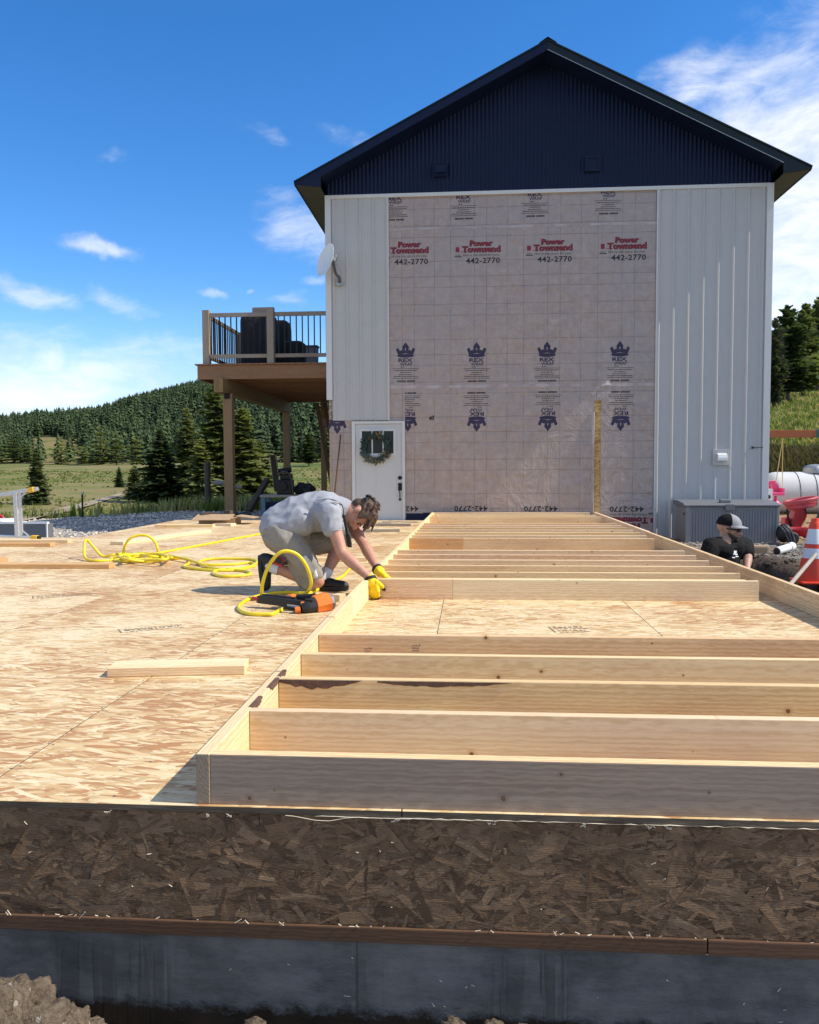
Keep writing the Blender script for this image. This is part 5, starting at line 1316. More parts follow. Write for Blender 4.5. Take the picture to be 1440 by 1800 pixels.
# ================================================================ YELLOW AIR HOSES
def D(x, y, z=.012): return atz(x, y, z)
def V(x, y, Y): return at(x, y, Y)
hy = 8.35
path = [D(520, 927), D(455, 939), D(360, 957), D(300, 968), D(268, 974, .05), D(235, 980, .03), D(205, 984), D(172, 986), D(153, 983, .02), V(148, 972, 8.1), V(150, 950, 8.2), V(157, 953, 8.3), V(170, 968, 8.3), V(182, 978, 8.3), D(200, 975, .03), D(225, 973, .03), D(262, 977, .06), D(290, 982), D(270, 987), D(225, 985, .02), V(217, 976, 8.3), V(219, 962, 8.3), V(228, 947, 8.3), V(243, 941, 8.32), V(259, 942, 8.33), V(271, 951, 8.33), V(277, 963, 8.3), V(275, 974, 8.3), D(255, 984, .03), D(215, 987), D(195, 982), D(225, 977, .04), D(280, 977, .03), D(306, 982), D(330, 982), D(332, 990), D(323, 996), D(345, 1000), D(390, 1003), D(432, 999), D(452, 988), D(440, 983), D(405, 982), D(365, 983), D(349, 990), D(368, 993), D(410, 992), D(440, 989), D(447, 995), D(420, 999), D(385, 1002), D(375, 1008), D(392, 1013), D(425, 1012), D(440, 1009), D(432, 1004), D(400, 1001), D(370, 998), D(335, 985, .03), D(290, 975, .04)]
solo('air_hose', 'tangled yellow air hose lying on the deck left of the worker', 'hose', MB().tube(smoothpath(path, 7), .0135, 8), M['yellow'], tuple(D(255, 985, 0)), group='yellow air hoses', smooth=80)
q = random.Random(2); path = []
for k in range(26):
    a = k * .97; rx, ry_ = 42 + q.uniform(-14, 10), 6 + q.uniform(-2, 2); path.append(D(256 + q.uniform(-8, 12) + rx * math.cos(a), 979 + ry_ * math.sin(a), .02 + q.uniform(0, .05)))
solo('air_hose', 'tight yellow hose coil in the middle of the hose tangle', 'hose', MB().tube(smoothpath(path, 6), .0135, 8), M['yellow'], tuple(D(256, 985, 0)), group='yellow air hoses', smooth=80)
gy = 5.62
path = [V(497, 1071, 5.14), V(490, 1074, 5.15), D(480, 1079), D(468, 1080), D(440, 1079), D(424, 1074), D(420, 1066), D(432, 1056), D(450, 1049), D(480, 1043), D(510, 1041), D(532, 1043), D(541, 1040, .03), V(547, 1028, 5.7), V(545, 1012, 5.66), V(537, 992, 5.62), V(524, 976, 5.6), V(508, 969, 5.58), V(493, 971, 5.57), V(480, 983, 5.57), V(470, 1000, 5.58), V(463, 1020, 5.6), V(460, 1038, 5.64), D(461, 1048), D(470, 1054), D(500, 1056), D(560, 1036), D(600, 1014), D(612, 1003), D(622, 990)]
solo('air_hose', 'yellow hose looping up from the orange nail gun', 'hose', MB().tube(smoothpath(path, 8), .0125, 10), M['yellow'], tuple(D(440, 1079, 0)), group='yellow air hoses', smooth=80)

# ================================================================ NAIL GUN
gz = lambda x, y, Y=5.5: at(x, y, Y)
ng = thing('nail_gun', 'orange and black framing nail gun lying on the deck', 'nail gun', tuple(D(530, 1078, 0)))
c0, c1 = gz(553, 1064, 5.20), gz(581, 1057, 5.27); ax = (c1 - c0).normalized()
def gl(rows, mat, name, n=10, sm=30): 
    pts = [c0 + ax * t_ for t_, r_ in rows]; mb = MB().tube(pts, [r_ for t_, r_ in rows], n); return part(name, mb, M[mat], ng, smooth=sm)
Lc = (c1 - c0).length
gl([(-.004, .056), (0, .062), (Lc * .5, .066), (Lc * .86, .064), (Lc * .9, .058)], 'orange', 'motor_housing')
gl([(Lc * .905, .060), (Lc * 1.0, .060), (Lc * 1.12, .050), (Lc * 1.18, .03)], 'grey_metal', 'end_cap')
gl([(-.10, .030), (-.07, .046), (-.045, .050), (-.0045, .055)], 'black', 'cylinder_body')
part('handle', MB().bar(gz(521, 1052, 5.35), gz(556, 1050, 5.33), .042, .05), M['black'], ng, bevel=.012)
part('handle_cap', MB().bar(gz(505, 1053, 5.36), gz(518, 1051, 5.35), .075, .055), M['orange'], ng, bevel=.014); part('trigger', MB().bar(gz(495, 1051, 5.35), gz(503, 1052, 5.35), .05, .03), M['black'], ng, bevel=.006)
part('magazine', MB().bar(gz(455, 1053, 5.33), gz(533, 1063, 5.21), .035, .052).bar(gz(462, 1047.5, 5.35), gz(520, 1054, 5.28), .028, .03), M['black'], ng, bevel=.005)
part('magazine_tip', MB().bar(gz(444, 1051, 5.36), gz(460, 1055, 5.33), .02, .02).bar(gz(452, 1056.5, 5.33), gz(463, 1058.5, 5.31), .02, .02), M['red'], ng, bevel=.004)
part('nose', MB().bar(gz(500, 1068, 5.15), gz(530, 1072, 5.13), .02, .018).bar(gz(536, 1058, 5.17), gz(550, 1060, 5.17), .05, .04), M['black_metal'], ng, bevel=.003)
part('nose_tip', MB().cyl(gz(519, 1073, 5.12), gz(528, 1071.5, 5.13), .020, .020, 10), M['orange'], ng); part('bumper', MB().cyl(gz(530, 1062, 5.15), gz(536, 1061, 5.15), .016, .016, 10), M['orange'], ng)
part('strip_of_nails', MB().bar(gz(505, 1066.5, 5.17), gz(526, 1069, 5.15), .006, .03), M['alu'], ng)
# ================================================================ RIGHT SIDE: storage box, cone, swing, tank ...
# resin storage box against the siding
z0 = -.385; x0, x1, y0, y1, zt = 3.42, 4.905, 13.55, 14.24, .27
sb = thing('storage_box', 'large grey resin storage box standing against the siding', 'storage box', ((x0 + x1) / 2, y0, z0))
part('body', MB().bb(x0 + .03, x1, y0 + .02, y1, z0, zt), M['tan_resin'], sb, bevel=.02)
n = 30
for k in range(n):
    a = x0 + .10 + (x1 - x0 - .16) * k / n
    part('front_rib', MB().bb(a, a + .032, y0 - .001, y0 + .0195, z0 + .05, zt - .05), M['grey_box'], sb)
part('front_panel', MB().bb(x0 + .06, x1 - .02, y0 + .008, y0 + .0195, z0 + .02, zt - .01), M['grey_box'], sb)
part('corner_post', MB().bb(x1 - .045, x1 + .004, y0 - .006, y0 + .0195, z0, zt), M['tan_resin'], sb, bevel=.008); part('corner_post', MB().bb(x0 + .026, x0 + .10, y0 - .006, y0 + .0195, z0, zt), M['tan_resin'], sb, bevel=.008)
part('lid', MB().prism([(y0 - .035, zt + .001), (y1 + .01, zt + .001), (y1 + .01, zt + .09), ((y0 + y1) / 2, zt + .085), (y0 + .03, zt + .055), (y0 - .035, zt + .03)], x0 - .01, x1 + .015, 'X'), M['grey_lid'], sb, bevel=.012)
hx = at(1282, 885, y0).x
part('latch', MB().bb(hx - .07, hx + .07, y0 - .05, y0 - .0365, zt - .06, zt + .04), M['grey_lid'], sb, bevel=.006); part('lid_handle', MB().bb(hx - .12, hx + .05, y0 + .06, y0 + .16, zt + .061, zt + .115), M['grey_box'], sb, bevel=.015)
part('side_handle', MB().lathe((x0 + .02, y0 + .1, zt - .12), [(0, 0), (.025, 0), (.025, .012), (0, .012)], 12, 0, 'X'), M['black'], sb)
# traffic cone
cp = Vector((3.875, 9.62, terr1(3.875, 9.62) - .0)); cp.z = max(cp.z, -.40); ct = at(1421, 911, cp.y).z - cp.z
tc_ = thing('traffic_cone', 'orange traffic cone with two white bands at the right edge', 'traffic cone', tuple(cp))
def rr_(t_): return .178 * (1 - t_) + .042 * t_
def seg(name, a, b, mat, d=0.0): part(name, MB().lathe(cp, [(rr_(a) + d, .03 + (ct - .03) * a), (rr_(b) + d, .03 + (ct - .03) * b)], 32, 0, 'Z', False), M[mat], tc_, smooth=60)
part('base', MB().box((cp.x, cp.y, cp.z + .013), (.40, .40, .030)), M['cone'], tc_, bevel=.012)
part('body', MB().lathe(cp, [(rr_(0), .028), (rr_(.93), .03 + (ct - .03) * .93), (.043, .03 + (ct - .03) * .935), (.037, ct), (.026, ct), (.0, ct - .02)], 32, 0, 'Z'), M['cone'], tc_, smooth=40)
seg('reflective_band', .36, .52, 'reflect', .002); seg('reflective_band', .59, .83, 'reflect', .002)
# green and black work gloves dropped by the cone
gp = at(1419, 1033, 8.9)
gl_ = thing('work_gloves', 'crumpled green and black work gloves in front of the cone', 'gloves', (gp.x, gp.y, terr1(gp.x, gp.y)))
M['lime'] = basic('lime_fabric', (.30, .42, .12), .8, .25, 30, .004)
for k, (dx, dy, mt) in enumerate(((-.10, 0, 'lime'), (.02, -.06, 'lime'), (.13, .03, 'black'))):
    z = terr1(gp.x + dx, gp.y + dy) + .03; q = random.Random(k)
    caps = [((gp.x + dx, gp.y + dy, z), .04, (gp.x + dx + .08, gp.y + dy + .03, z), .04)]
    for f in range(4): caps.append(((gp.x + dx + .07, gp.y + dy - .03 + f * .022, z), .013, (gp.x + dx + .15 + q.uniform(-.02, .02), gp.y + dy - .04 + f * .03, z - .01 + q.uniform(0, .04)), .011))
    blob('glove', gl_, caps, [], .008, M[mt])
# spade handle rising from the trench
a, b = at(1434, 975, 8.6), at(1394, 1022, 7.7); b = b + (b - a) * .6
solo('shovel_handle', 'grey wooden shovel handle leaning across the cone', 'shovel', MB().tube([a, b], .02, 10), M['wood_grey'], tuple(b), smooth=60)
# white plastic pipe offcut
p = hit(1372, 974, 9); ax = Vector((.30, .22, .05)).normalized(); a = Vector((p.x - .08, p.y - .1, p.z + .05)); b = a + ax * .34
pp = thing('pipe_offcut', 'short white plastic pipe offcut on the gravel', 'pipe', tuple(a)); part('tube', MB().cyl(a, b, .055, .055, 20), M['white_plastic'], pp, smooth=50); part('collar', MB().cyl(b - ax * .06, b + ax * .02, .063, .063, 20), M['reflect'], pp, smooth=50); part('end_plug', MB().cyl(a - ax * .015, a - ax * .001, .05, .05, 20), M['black'], pp)
# tan landscape block beside the digging man
p = at(1334, 966, 12.0)
solo('landscape_block', 'tan landscaping block on the ground right of the digging man', 'block', MB().box((p.x, p.y, terr1(p.x, p.y) + .06), (.25, .2, .13), Matrix.Rotation(-.15, 3, 'Z')), M['brown_block'], (p.x, p.y, terr1(p.x, p.y)), bevel=.03)
p = at(1226, 960, 11.0)
q = random.Random(3)
# swing set: beam with rope-hung pink seat
sy = 17.6
sw = thing('swing_set', 'orange timber swing set beam with green bracket at the right edge', 'swing set', tuple(at(1500, 900, sy)))
a, b = at(1330, 763, sy), at(1434, 763, sy); e = at(1530, 763, sy)
part('beam', MB().bb(a.x - .5, e.x, sy - .05, sy + .05, a.z - .075, a.z + .075), M['swing'], sw, bevel=.006)
M['teal'] = basic('teal_bracket', (.012, .11, .10), .5, .1, 9)
part('bracket', MB().bb(b.x, e.x + .05, sy - .056, sy + .056, a.z - .081, a.z + .081), M['teal'], sw, bevel=.006)
for dy in (-.9, .9): part('leg', MB().bar((e.x + .2, sy + dy, terr1(e.x, sy) - .05), (e.x - .05, sy + dy * .08, a.z - .09), .09, .09), M['swing'], sw)
for dy in (-.9, .9): part('leg', MB().bar((a.x - 1.4, sy + dy, terr1(e.x, sy) - .05), (a.x - .4, sy + dy * .08, a.z - .09), .09, .09), M['swing'], sw)
ps = thing('baby_swing', 'pink bucket swing seat hanging on yellow ropes', 'swing seat', tuple(at(1365, 870, sy)))
s0 = at(1365, 862, sy)
def rope(name, pts, r_=.008): part(name, MB().tube([at(*p) for p in pts], r_, 6), M['rope'], ps)
rope('rope', [(1376, 772, sy), (1364, 849, sy)]); rope('rope', [(1376.5, 772, sy), (1375.5, 862, sy)]); rope('rope', [(1344, 772, sy), (1348.5, 850, sy)])
part('rope_clip', MB().tube([Vector(at(1376.5, 770, sy)) + Vector((.02 * math.cos(t_), 0, .045 * math.sin(t_))) for t_ in np.linspace(0, 6.28, 12, endpoint=False)], .007, 6, closed=True), M['rope'], ps)
k = PXs = sy / FPX
def PS(x, y, d=0): q_ = at(x, y, sy); return (q_.x, q_.y + d, q_.z)
mb = MB()
prof = [(1346, 846), (1368, 845), (1373, 853), (1375.5, 864), (1374, 868.5), (1352, 869), (1346, 862)]
P2 = [(PS(*p)[0], PS(*p)[2]) for p in prof]
part('seat_back', MB().prism(P2, sy + .12, sy + .16), M['pink'], ps, bevel=.01)
a_, b_ = PS(1347, 866), PS(1375, 868)
part('seat_tray', MB().bb(a_[0], b_[0], sy - .16, sy + .119, b_[2] - .03, b_[2] + .03), M['pink'], ps, bevel=.015)
part('seat_side', MB().bb(PS(1372, 860)[0], PS(1375.5, 860)[0], sy - .14, sy + .118, b_[2] + .031, b_[2] + .12), M['pink'], ps, bevel=.008)
M['magenta'] = basic('magenta_plastic', (.75, .03, .25), .4, .05, 8)
st_ = PS(1363.5, 869); bo = PS(1363.5, 886)
part('stem', MB().lathe((st_[0], sy, bo[2]), [(0, 0), (.11, 0), (.105, .02), (.05, .06), (.028, .10), (.03, st_[2] - bo[2] - .032)], 20), M['magenta'], ps, smooth=40)
part('harness', MB().tube([PS(1352, 858, .11), PS(1358, 851, .10), PS(1362, 866, .05)], .008, 6), M['rope'], ps)
# small white box behind the storage box
a = at(1351, 875, 15.3); solo('meter_box', 'small white box with a black dial beside the pink swing', 'box', MB().box((a.x - .03, a.y, a.z), (.16, .12, .32)).lathe((a.x - .02, a.y - .061, a.z + .02), [(0, -.01), (.035, -.008), (.04, 0)], 12, 1, 'Y'), [M['reflect'], M['black']], (a.x, a.y, a.z - .16), bevel=.0)
# propane tank on the gravel behind
tY = 20.4; c = at(1440, 866, tY); R_ = (at(1400, 830, tY).z - at(1400, 903, tY).z) / 2
tk = thing('propane_tank', 'long white propane tank lying below the grassy bank', 'propane tank', (c.x, tY, c.z - R_))
xl = at(1336, 866, tY).x
prof = [(0, xl - .0)] ; prof = []
for i in range(8): a = math.pi / 2 * i / 7; prof.append((R_ * math.sin(a) + .001, xl + .34 - .34 * math.cos(a)))
prof += [(R_, xl + 3.0)] + [(R_ * math.cos(math.pi / 2 * i / 7) + .001, xl + 3.0 + .34 * math.sin(math.pi / 2 * i / 7)) for i in range(1, 8)]
part('shell', MB().lathe((0, tY, c.z), prof, 36, 0, 'X'), M['tank'], tk, smooth=40)
dm = at(1432, 828, tY); part('valve_dome', MB().lathe((dm.x, tY, c.z + R_ - .03), [(.26, 0), (.26, .06), (.24, .13), (.18, .18), (.08, .21), (0, .215)], 24), M['grey_metal'], tk, smooth=40)
for x in (xl + .6, xl + 2.6): part('foot', MB().bb(x - .06, x + .06, tY - .35, tY + .35, terr1(x, tY) - .05, c.z - R_ + .06), M['stone'], tk)
for px in (1394, 1423): 
    x = at(px, 850, tY).x; part('strap', MB().tube([(x, tY + (R_ + .006) * math.cos(t_), c.z + (R_ + .006) * math.sin(t_)) for t_ in np.linspace(.2, math.pi * 1.2, 18)], .007, 6), M['black'], tk)
part('gas_line', MB().tube(smoothpath([(dm.x + .05, tY - .2, c.z + R_ + .08), (dm.x + .2, tY - .35, c.z + R_ - .05), (dm.x + .3, tY - .5, c.z)], 5), .02, 6), M['black'], tk)
# red hose cart
hy_ = 15.6; H = lambda x, y, Y=hy_: at(x, y, Y)
hc = thing('hose_cart', 'dark red hand cart with coiled red hose on top', 'hose cart', tuple(H(1400, 940)))
part('body', MB().prism([(H(1396, 893).x, H(1396, 893).z), (H(1410, 890).x, H(1410, 890).z), (H(1414, 905).x, H(1414, 905).z), (H(1403, 930).x, H(1403, 930).z), (H(1385, 932).x, H(1385, 932).z), (H(1388, 915).x, H(1388, 915).z)], hy_ - .12, hy_ + .14), M['red'], hc, bevel=.02)
part('tool_tray', MB().prism([(H(1377, 910).x, H(1377, 910).z), (H(1386, 909).x, H(1386, 909).z), (H(1385, 926).x, H(1385, 926).z), (H(1375, 927).x, H(1375, 927).z)], hy_ - .1, hy_ + .1), M['red'], hc, bevel=.012)
for k in range(5):
    pts = []
    for t_ in np.linspace(0, 2 * math.pi, 28, endpoint=False):
        pts.append((H(1407, 900).x + (.19 + .012 * k) * math.cos(t_) * 1.15, hy_ + .22 * math.sin(t_), H(1400, 890).z + .028 * k + .05 * math.cos(t_) * (1 if k > 2 else .6)))
    part('hose_loop', MB().tube(pts, .032, 8, closed=True), M['redhose'] if k != 2 else M['red'], hc, smooth=80)
part('handle', MB().tube(smoothpath([H(1412, 885), H(1417, 905), H(1408, 922), H(1390, 940)], 6), .018, 8), M['black_metal'], hc, smooth=80)
part('handle', MB().tube(smoothpath([H(1384, 895, hy_ - .15), H(1386, 912, hy_ - .15), H(1392, 925, hy_ - .15)], 6), .018, 8), M['black_metal'], hc, smooth=80)
for dy in (-.2, .2): part('wheel', MB().lathe((H(1392, 900).x, hy_ + dy, H(1400, 937).z), [(0, -.03), (.09, -.03), (.11, -.015), (.11, .015), (.09, .03), (0, .03)], 18, 0, 'Y'), M['black'], hc)
# red plastic tub
tb = H(1407, 952, 14.6); rz_ = terr1(tb.x, 14.6)
solo('plastic_tub', 'shallow red plastic tub on the wood chips behind the cone', 'tub', MB().lathe((tb.x, 14.6, rz_), [(0, .0), (.24, 0), (.29, .13), (.31, .14), (.31, .16), (.27, .15), (.22, .03), (0, .02)], 24), M['red'], (tb.x, 14.6, rz_), smooth=50)
# black machine by the storage box
mp = H(1376, 945, 13.3); rz_ = terr1(mp.x, 13.3)
pm = thing('pump', 'small black machine with grey hoses right of the storage box', 'machine', (mp.x, 13.3, rz_))
part('casing', MB().ell((mp.x + .02, 13.3, rz_ + .17), (.12, .14, .15)), M['black'], pm, smooth=True)
for k in range(3): part('grey_hose', MB().tube(smoothpath([(mp.x - .12 + .05 * k, 13.12, rz_ + .30), (mp.x - .04 + .05 * k, 13.1, rz_ + .2), (mp.x + .04 + .04 * k, 13.12, rz_ + .04)], 5), 0.014, 6), M['stone'], pm, smooth=80)
part('wheel', MB().lathe((mp.x + .1, 13.16, rz_ + .10), [(0, -.03), (.08, -.03), (.10, 0), (.08, .03), (0, .03)], 16, 0, 'Y'), M['black'], pm)
# dark green kayak-like tarp bundle at the right edge
kp = H(1446, 905, 15.2)
gk = [((kp.x + .2, 15.2, kp.z - .1), .30, (kp.x + .55, 15.2, kp.z + .25), .34), ((kp.x - .1, 15.1, kp.z - .12), .10, (kp.x + .3, 15.2, kp.z - .05), .28), ((kp.x + .25, 15.2, kp.z - .3), .22, (kp.x + .7, 15.2, kp.z - .3), .25)]
me = blob_mesh('tarp_bundle', gk, [], .04, M['green_dark']); me.transform(Matrix.Translation(-Vector((kp.x, 15.2, terr1(kp.x, 15.2))))); o = link('tarp_bundle', me, None, (kp.x, 15.2, terr1(kp.x, 15.2))); tag(o, 'dark green bundled tarp at the right edge behind the cone', 'tarp')

# ================================================================ LOOSE GROUND: stones, clods, soil
def rock_variants(n, sub=1, amp=.35):
    out = []
    for k in range(n):
        b = bmesh.new(); bmesh.ops.create_icosphere(b, subdivisions=sub, radius=1)
        for v in b.verts: v.co *= 1 + amp * mnoise.noise(v.co * 1.3 + Vector((k * 7.7, 0, 0)))
        out.append((np.array([v.co[:] for v in b.verts]), np.array([[v.index for v in f.verts] for f in b.faces]))); b.free()
    return out
RV = rock_variants(6)
def scatter(name, pts, smin, smax, mat, seed, kindlabel):
    rg = np.random.default_rng(seed); V_, F_ = [], []; o = 0
    for p in pts:
        v, f = RV[rg.integers(6)]; s = smin * (smax / smin) ** (rg.random() ** 1.8); a = rg.random() * 6.28
        v = v * np.array([s, s * rg.uniform(.6, 1), s * rg.uniform(.45, .8)]); c_, s_ = math.cos(a), math.sin(a)
        v = np.stack([v[:, 0] * c_ - v[:, 1] * s_, v[:, 0] * s_ + v[:, 1] * c_, v[:, 2]], -1) + np.array(p)
        V_.append(v); F_.append(f + o); o += len(v)
    me = bpy.data.meshes.new(name); me.from_pydata(np.concatenate(V_).tolist(), [], np.concatenate(F_).tolist()); me.materials.append(M[mat])
    ob = link(name, me); ob['kind'] = 'stuff'; ob['label'] = kindlabel; return ob
rg = np.random.default_rng(5)
P = []
while len(P) < 5200:
    x, y = rg.uniform(-10.5, -2.6), rg.uniform(11, 21)
    if (x > -5.3 and y < 15.35) or (x < -5.2 and y < 11): continue
    if y + max(0, -6.5 - x) * 1.6 > 20.6 + rg.normal() * .5: continue
    P.append((x, y))
P = np.array(P); scatter('gravel', [(x, y, z + .004) for (x, y), z in zip(P, terr(P[:, 0], P[:, 1]))], .012, .036, 'gravelstone', 1, 'pale crushed gravel beside the deck')
P = np.stack([rg.uniform(2.6, 6.5, 3000), rg.uniform(10.9, 13.6, 3000)], -1); scatter('gravel', [(x, y, z + .003) for (x, y), z in zip(P, terr(P[:, 0], P[:, 1]))], .012, .045, 'gravel_dark', 2, 'grey gravel in front of the storage box')
P = np.stack([rg.uniform(3.0, 6.0, 1500), rg.uniform(4.5, 10.9, 1500)], -1); scatter('soil_lumps', [(x, y, z + .003) for (x, y), z in zip(P, terr(P[:, 0], P[:, 1]))], .012, .06, 'soil_dark', 3, 'dark dug soil in lumps beside the trench')
P = np.stack([rg.uniform(3.2, 7, 1200), rg.uniform(13.9, 18, 1200)], -1); scatter('wood_chips', [(x, y, z + .002) for (x, y), z in zip(P, terr(P[:, 0], P[:, 1]))], .015, .05, 'cardboard', 4, 'brown wood chips under the swing')
def clod(name, c, size, seed, label, sub=5, cat='clod', mat='soil', group='dry clods of soil by the foundation'):
    b = bmesh.new(); bmesh.ops.create_icosphere(b, subdivisions=sub, radius=1); off = Vector((seed * 3.1, seed, 0))
    for v in b.verts:
        n_ = v.co.copy(); d = .42 * mnoise.fractal(n_ * 1.3 + off, .9, 2.1, 3) + .14 * mnoise.fractal(n_ * 4.5 + off, .8, 2.1, 4) + .05 * mnoise.noise(n_ * 17 + off)
        v.co = Vector((n_.x * size[0], n_.y * size[1], n_.z * size[2])) * (1 + d)
    me = bpy.data.meshes.new(name); b.to_mesh(me); b.free(); me.materials.append(M[mat]); set_smooth(me)
    o = link(name, me, None, c); o['label'] = label; o['category'] = cat; o['group'] = group; return o
def near(px, py, Y): return tuple(at(px, py, Y))
clod('dirt_clod', near(0, 1818, 1.72), (.10, .10, .10), 1, 'large dry clod of soil in the bottom left corner')
clod('dirt_clod', near(112, 1832, 1.80), (.08, .085, .08), 4, 'dark pitted clod just right of the corner clod')
clod('dirt_clod', near(60, 1840, 1.70), (.11, .09, .07), 7, 'low crumbly clod between the two corner clods')
clod('dirt_clod', near(-60, 1850, 1.6), (.12, .10, .12), 9, 'clod of soil cut by the left edge of the picture')
for px, py, s, sd_, lb in ((795, 1806, .020, 11, 'small pale clod at the foot of the wall, bottom centre'), (868, 1808, .018, 12, 'small clod right of the bottom centre clod'), (915, 1812, .014, 13, 'smallest clod right of the bottom centre'), (446, 1806, .018, 14, 'small clod left of the bottom centre joint')):
    clod('dirt_clod', near(px, py, 2.05), (s * 1.6, s * 1.3, s), sd_, lb, 4)
# soil heaped against the foot of the wall
xs = np.linspace(-2.4, 1.4, 190); ys = np.linspace(.9, 2.175, 64); X, Y = np.meshgrid(xs, ys)
Z = -.655 + vnoise(X, Y, 7, 2) * .05 + vnoise(X, Y, 17, 3) * .03 + vnoise(X, Y, 45, 4) * .012 + .20 * np.exp(-(((X + 1.42) / .35) ** 2 + ((Y - 1.75) / .30) ** 2)) - .06 * sstep(1.6, 1.0, Y)
nx, ny = len(xs), len(ys); i = np.arange(ny - 1)[:, None] * nx + np.arange(nx - 1)[None, :]
me = bpy.data.meshes.new('soil'); me.from_pydata(np.stack([X, Y, Z], -1).reshape(-1, 3).tolist(), [], np.stack([i, i + 1, i + nx + 1, i + nx], -1).reshape(-1, 4).tolist()); me.materials.append(M['soil']); set_smooth(me)
o = link('soil', me); o['kind'] = 'stuff'; o['label'] = 'dry loose soil against the foot of the foundation wall'
P = np.stack([rg.uniform(-1.8, 1.2, 420), rg.uniform(1.55, 2.15, 420)], -1)
scatter('soil_crumbs', [(x, y, -.655 + .20 * math.exp(-(((x + 1.42) / .35) ** 2 + ((y - 1.75) / .30) ** 2)) + .01) for x, y in P], .004, .02, 'soil', 6, 'crumbs of dry soil at the foot of the foundation')
# ================================================================ TREES
def conifer(h, r, seed, levels=16, per=7, sprays=5, bf=.06, power=.85, pine=False, sw=.34):
    """crown of needle sprays on whorled limbs + a tapered trunk with limb stubs; origin at the foot"""
    q = random.Random(seed); V_, F_ = [], []; limbs = MB()
    lean = Vector((q.uniform(-.02, .02), q.uniform(-.02, .02), 0))
    for i in range(levels):
        t0 = (i + q.uniform(-.3, .3)) / levels; t = min(.985, max(0, t0)); z = h * (bf + (1 - bf) * t)
        R_ = r * ((1 - t) ** power + .025)
        if pine: R_ = r * (min(1, .45 + t * 2.2)) * ((1 - t) ** .62 + .03) * q.uniform(.75, 1.15)
        nb = max(4, int(per * (1 - .45 * t)))
        a0 = q.uniform(0, 6.28)
        for j in range(nb):
            a = a0 + 6.283 * j / nb + q.uniform(-.35, .35); L = R_ * q.uniform(.62, 1.12)
            if q.random() < .07: L *= 1.25
            L *= 1 + .55 * mnoise.noise(Vector((math.cos(a) * 1.1, math.sin(a) * 1.1, t * 4.5 + seed)))
            el = (-.28 + .75 * t) + q.uniform(-.18, .18) + (.15 if pine else 0)
            d = Vector((math.cos(a) * math.cos(el), math.sin(a) * math.cos(el), math.sin(el)))
            o = Vector((lean.x * z, lean.y * z, z)); side = Vector((-math.sin(a), math.cos(a), 0))
            limbs.tube([o, o + d * L * .8], [max(.008, .012 * h * (1 - t) * .5), .004 * h * .3 + .002], 3, cap=False)
            ns = max(2, int(sprays * (L / r) ** .6 + .5))
            for k in range(ns):
                s = (k + .6 + q.uniform(-.3, .3)) / ns
                for sgn in ((-1, 1) if s < .93 else (0,)):
                    l = (.34 * L + .09 * r) * (1.15 - .5 * s) * q.uniform(.75, 1.3)
                    yaw = sgn * q.uniform(.45, .95)
                    dd = (d * math.cos(yaw) + side * math.sin(yaw)); dd.z += q.uniform(-.30, .18) + (.2 if pine else -.05); dd.normalize()
                    c = o + d * (L * s) + Vector((0, 0, -.05 * L * s * s))
                    up = Vector((q.gauss(0, .45), q.gauss(0, .45), 1)); w = dd.cross(up).normalized() * (l * sw * q.uniform(.8, 1.25))
                    b_ = len(V_); V_ += [c - dd * l * .1, c + dd * l * .45 + w, c + dd * l, c + dd * l * .4 - w]; F_.append((b_, b_ + 1, b_ + 2, b_ + 3))
    tip = Vector((lean.x * h, lean.y * h, h))
    for j in range(5):
        a = j * 1.26; b_ = len(V_); l = .09 * h; V_ += [tip - Vector((0, 0, l)), tip - Vector((0, 0, l * .6)) + Vector((math.cos(a), math.sin(a), 0)) * l * .3, tip + Vector((0, 0, l * .2)), tip - Vector((0, 0, l * .5)) - Vector((math.cos(a), math.sin(a), 0)) * l * .12]; F_.append((b_, b_ + 1, b_ + 2, b_ + 3))
    tr_ = MB(); pts = [Vector((lean.x * h * s, lean.y * h * s, h * s)) for s in (-.04, .02, .2, .5, .8, .97)]
    tr_.tube(pts, [.026 * h, .021 * h, .017 * h, .011 * h, .005 * h, .002 * h], 7)
    tr_.add(limbs.v, limbs.f)
    cr_ = MB(); cr_.v = [tuple(v) for v in V_]; cr_.f = F_; cr_.mi = [0] * len(F_)
    return cr_, tr_
TPROTO = {}
def proto(key, mat, **k):
    cr_, tr_ = conifer(1.0, **k)
    TPROTO[key] = (cr_.mesh('crown', M[mat], fix=False), tr_.mesh('trunk', M['trunk'], smooth=60, fix=False))
for s in range(3):
    proto(('spruce', s), 'fol_dark', r=.25, seed=10 + s, levels=34, per=13, sprays=7, bf=.03, power=.8, sw=.46)
    proto(('mid', s), 'fol_mid', r=.24, seed=20 + s, levels=30, per=12, sprays=7, bf=.01, power=.6, sw=.46)
    proto(('light', s), 'fol_light', r=.20, seed=30 + s, levels=34, per=11, sprays=7, bf=.01, power=.62, sw=.42)
    proto(('pine', s), 'fol_dark', r=.25, seed=40 + s, levels=30, per=13, sprays=7, bf=.13, power=.7, pine=True, sw=.48)
for s in range(2):
    proto(('far', s), 'fol_far', r=.20, seed=50 + s, levels=12, per=7, sprays=3, bf=.06, sw=.4)
    proto(('farpine', s), 'fol_mid', r=.34, seed=60 + s, levels=11, per=8, sprays=3, bf=.06, pine=True, sw=.45)
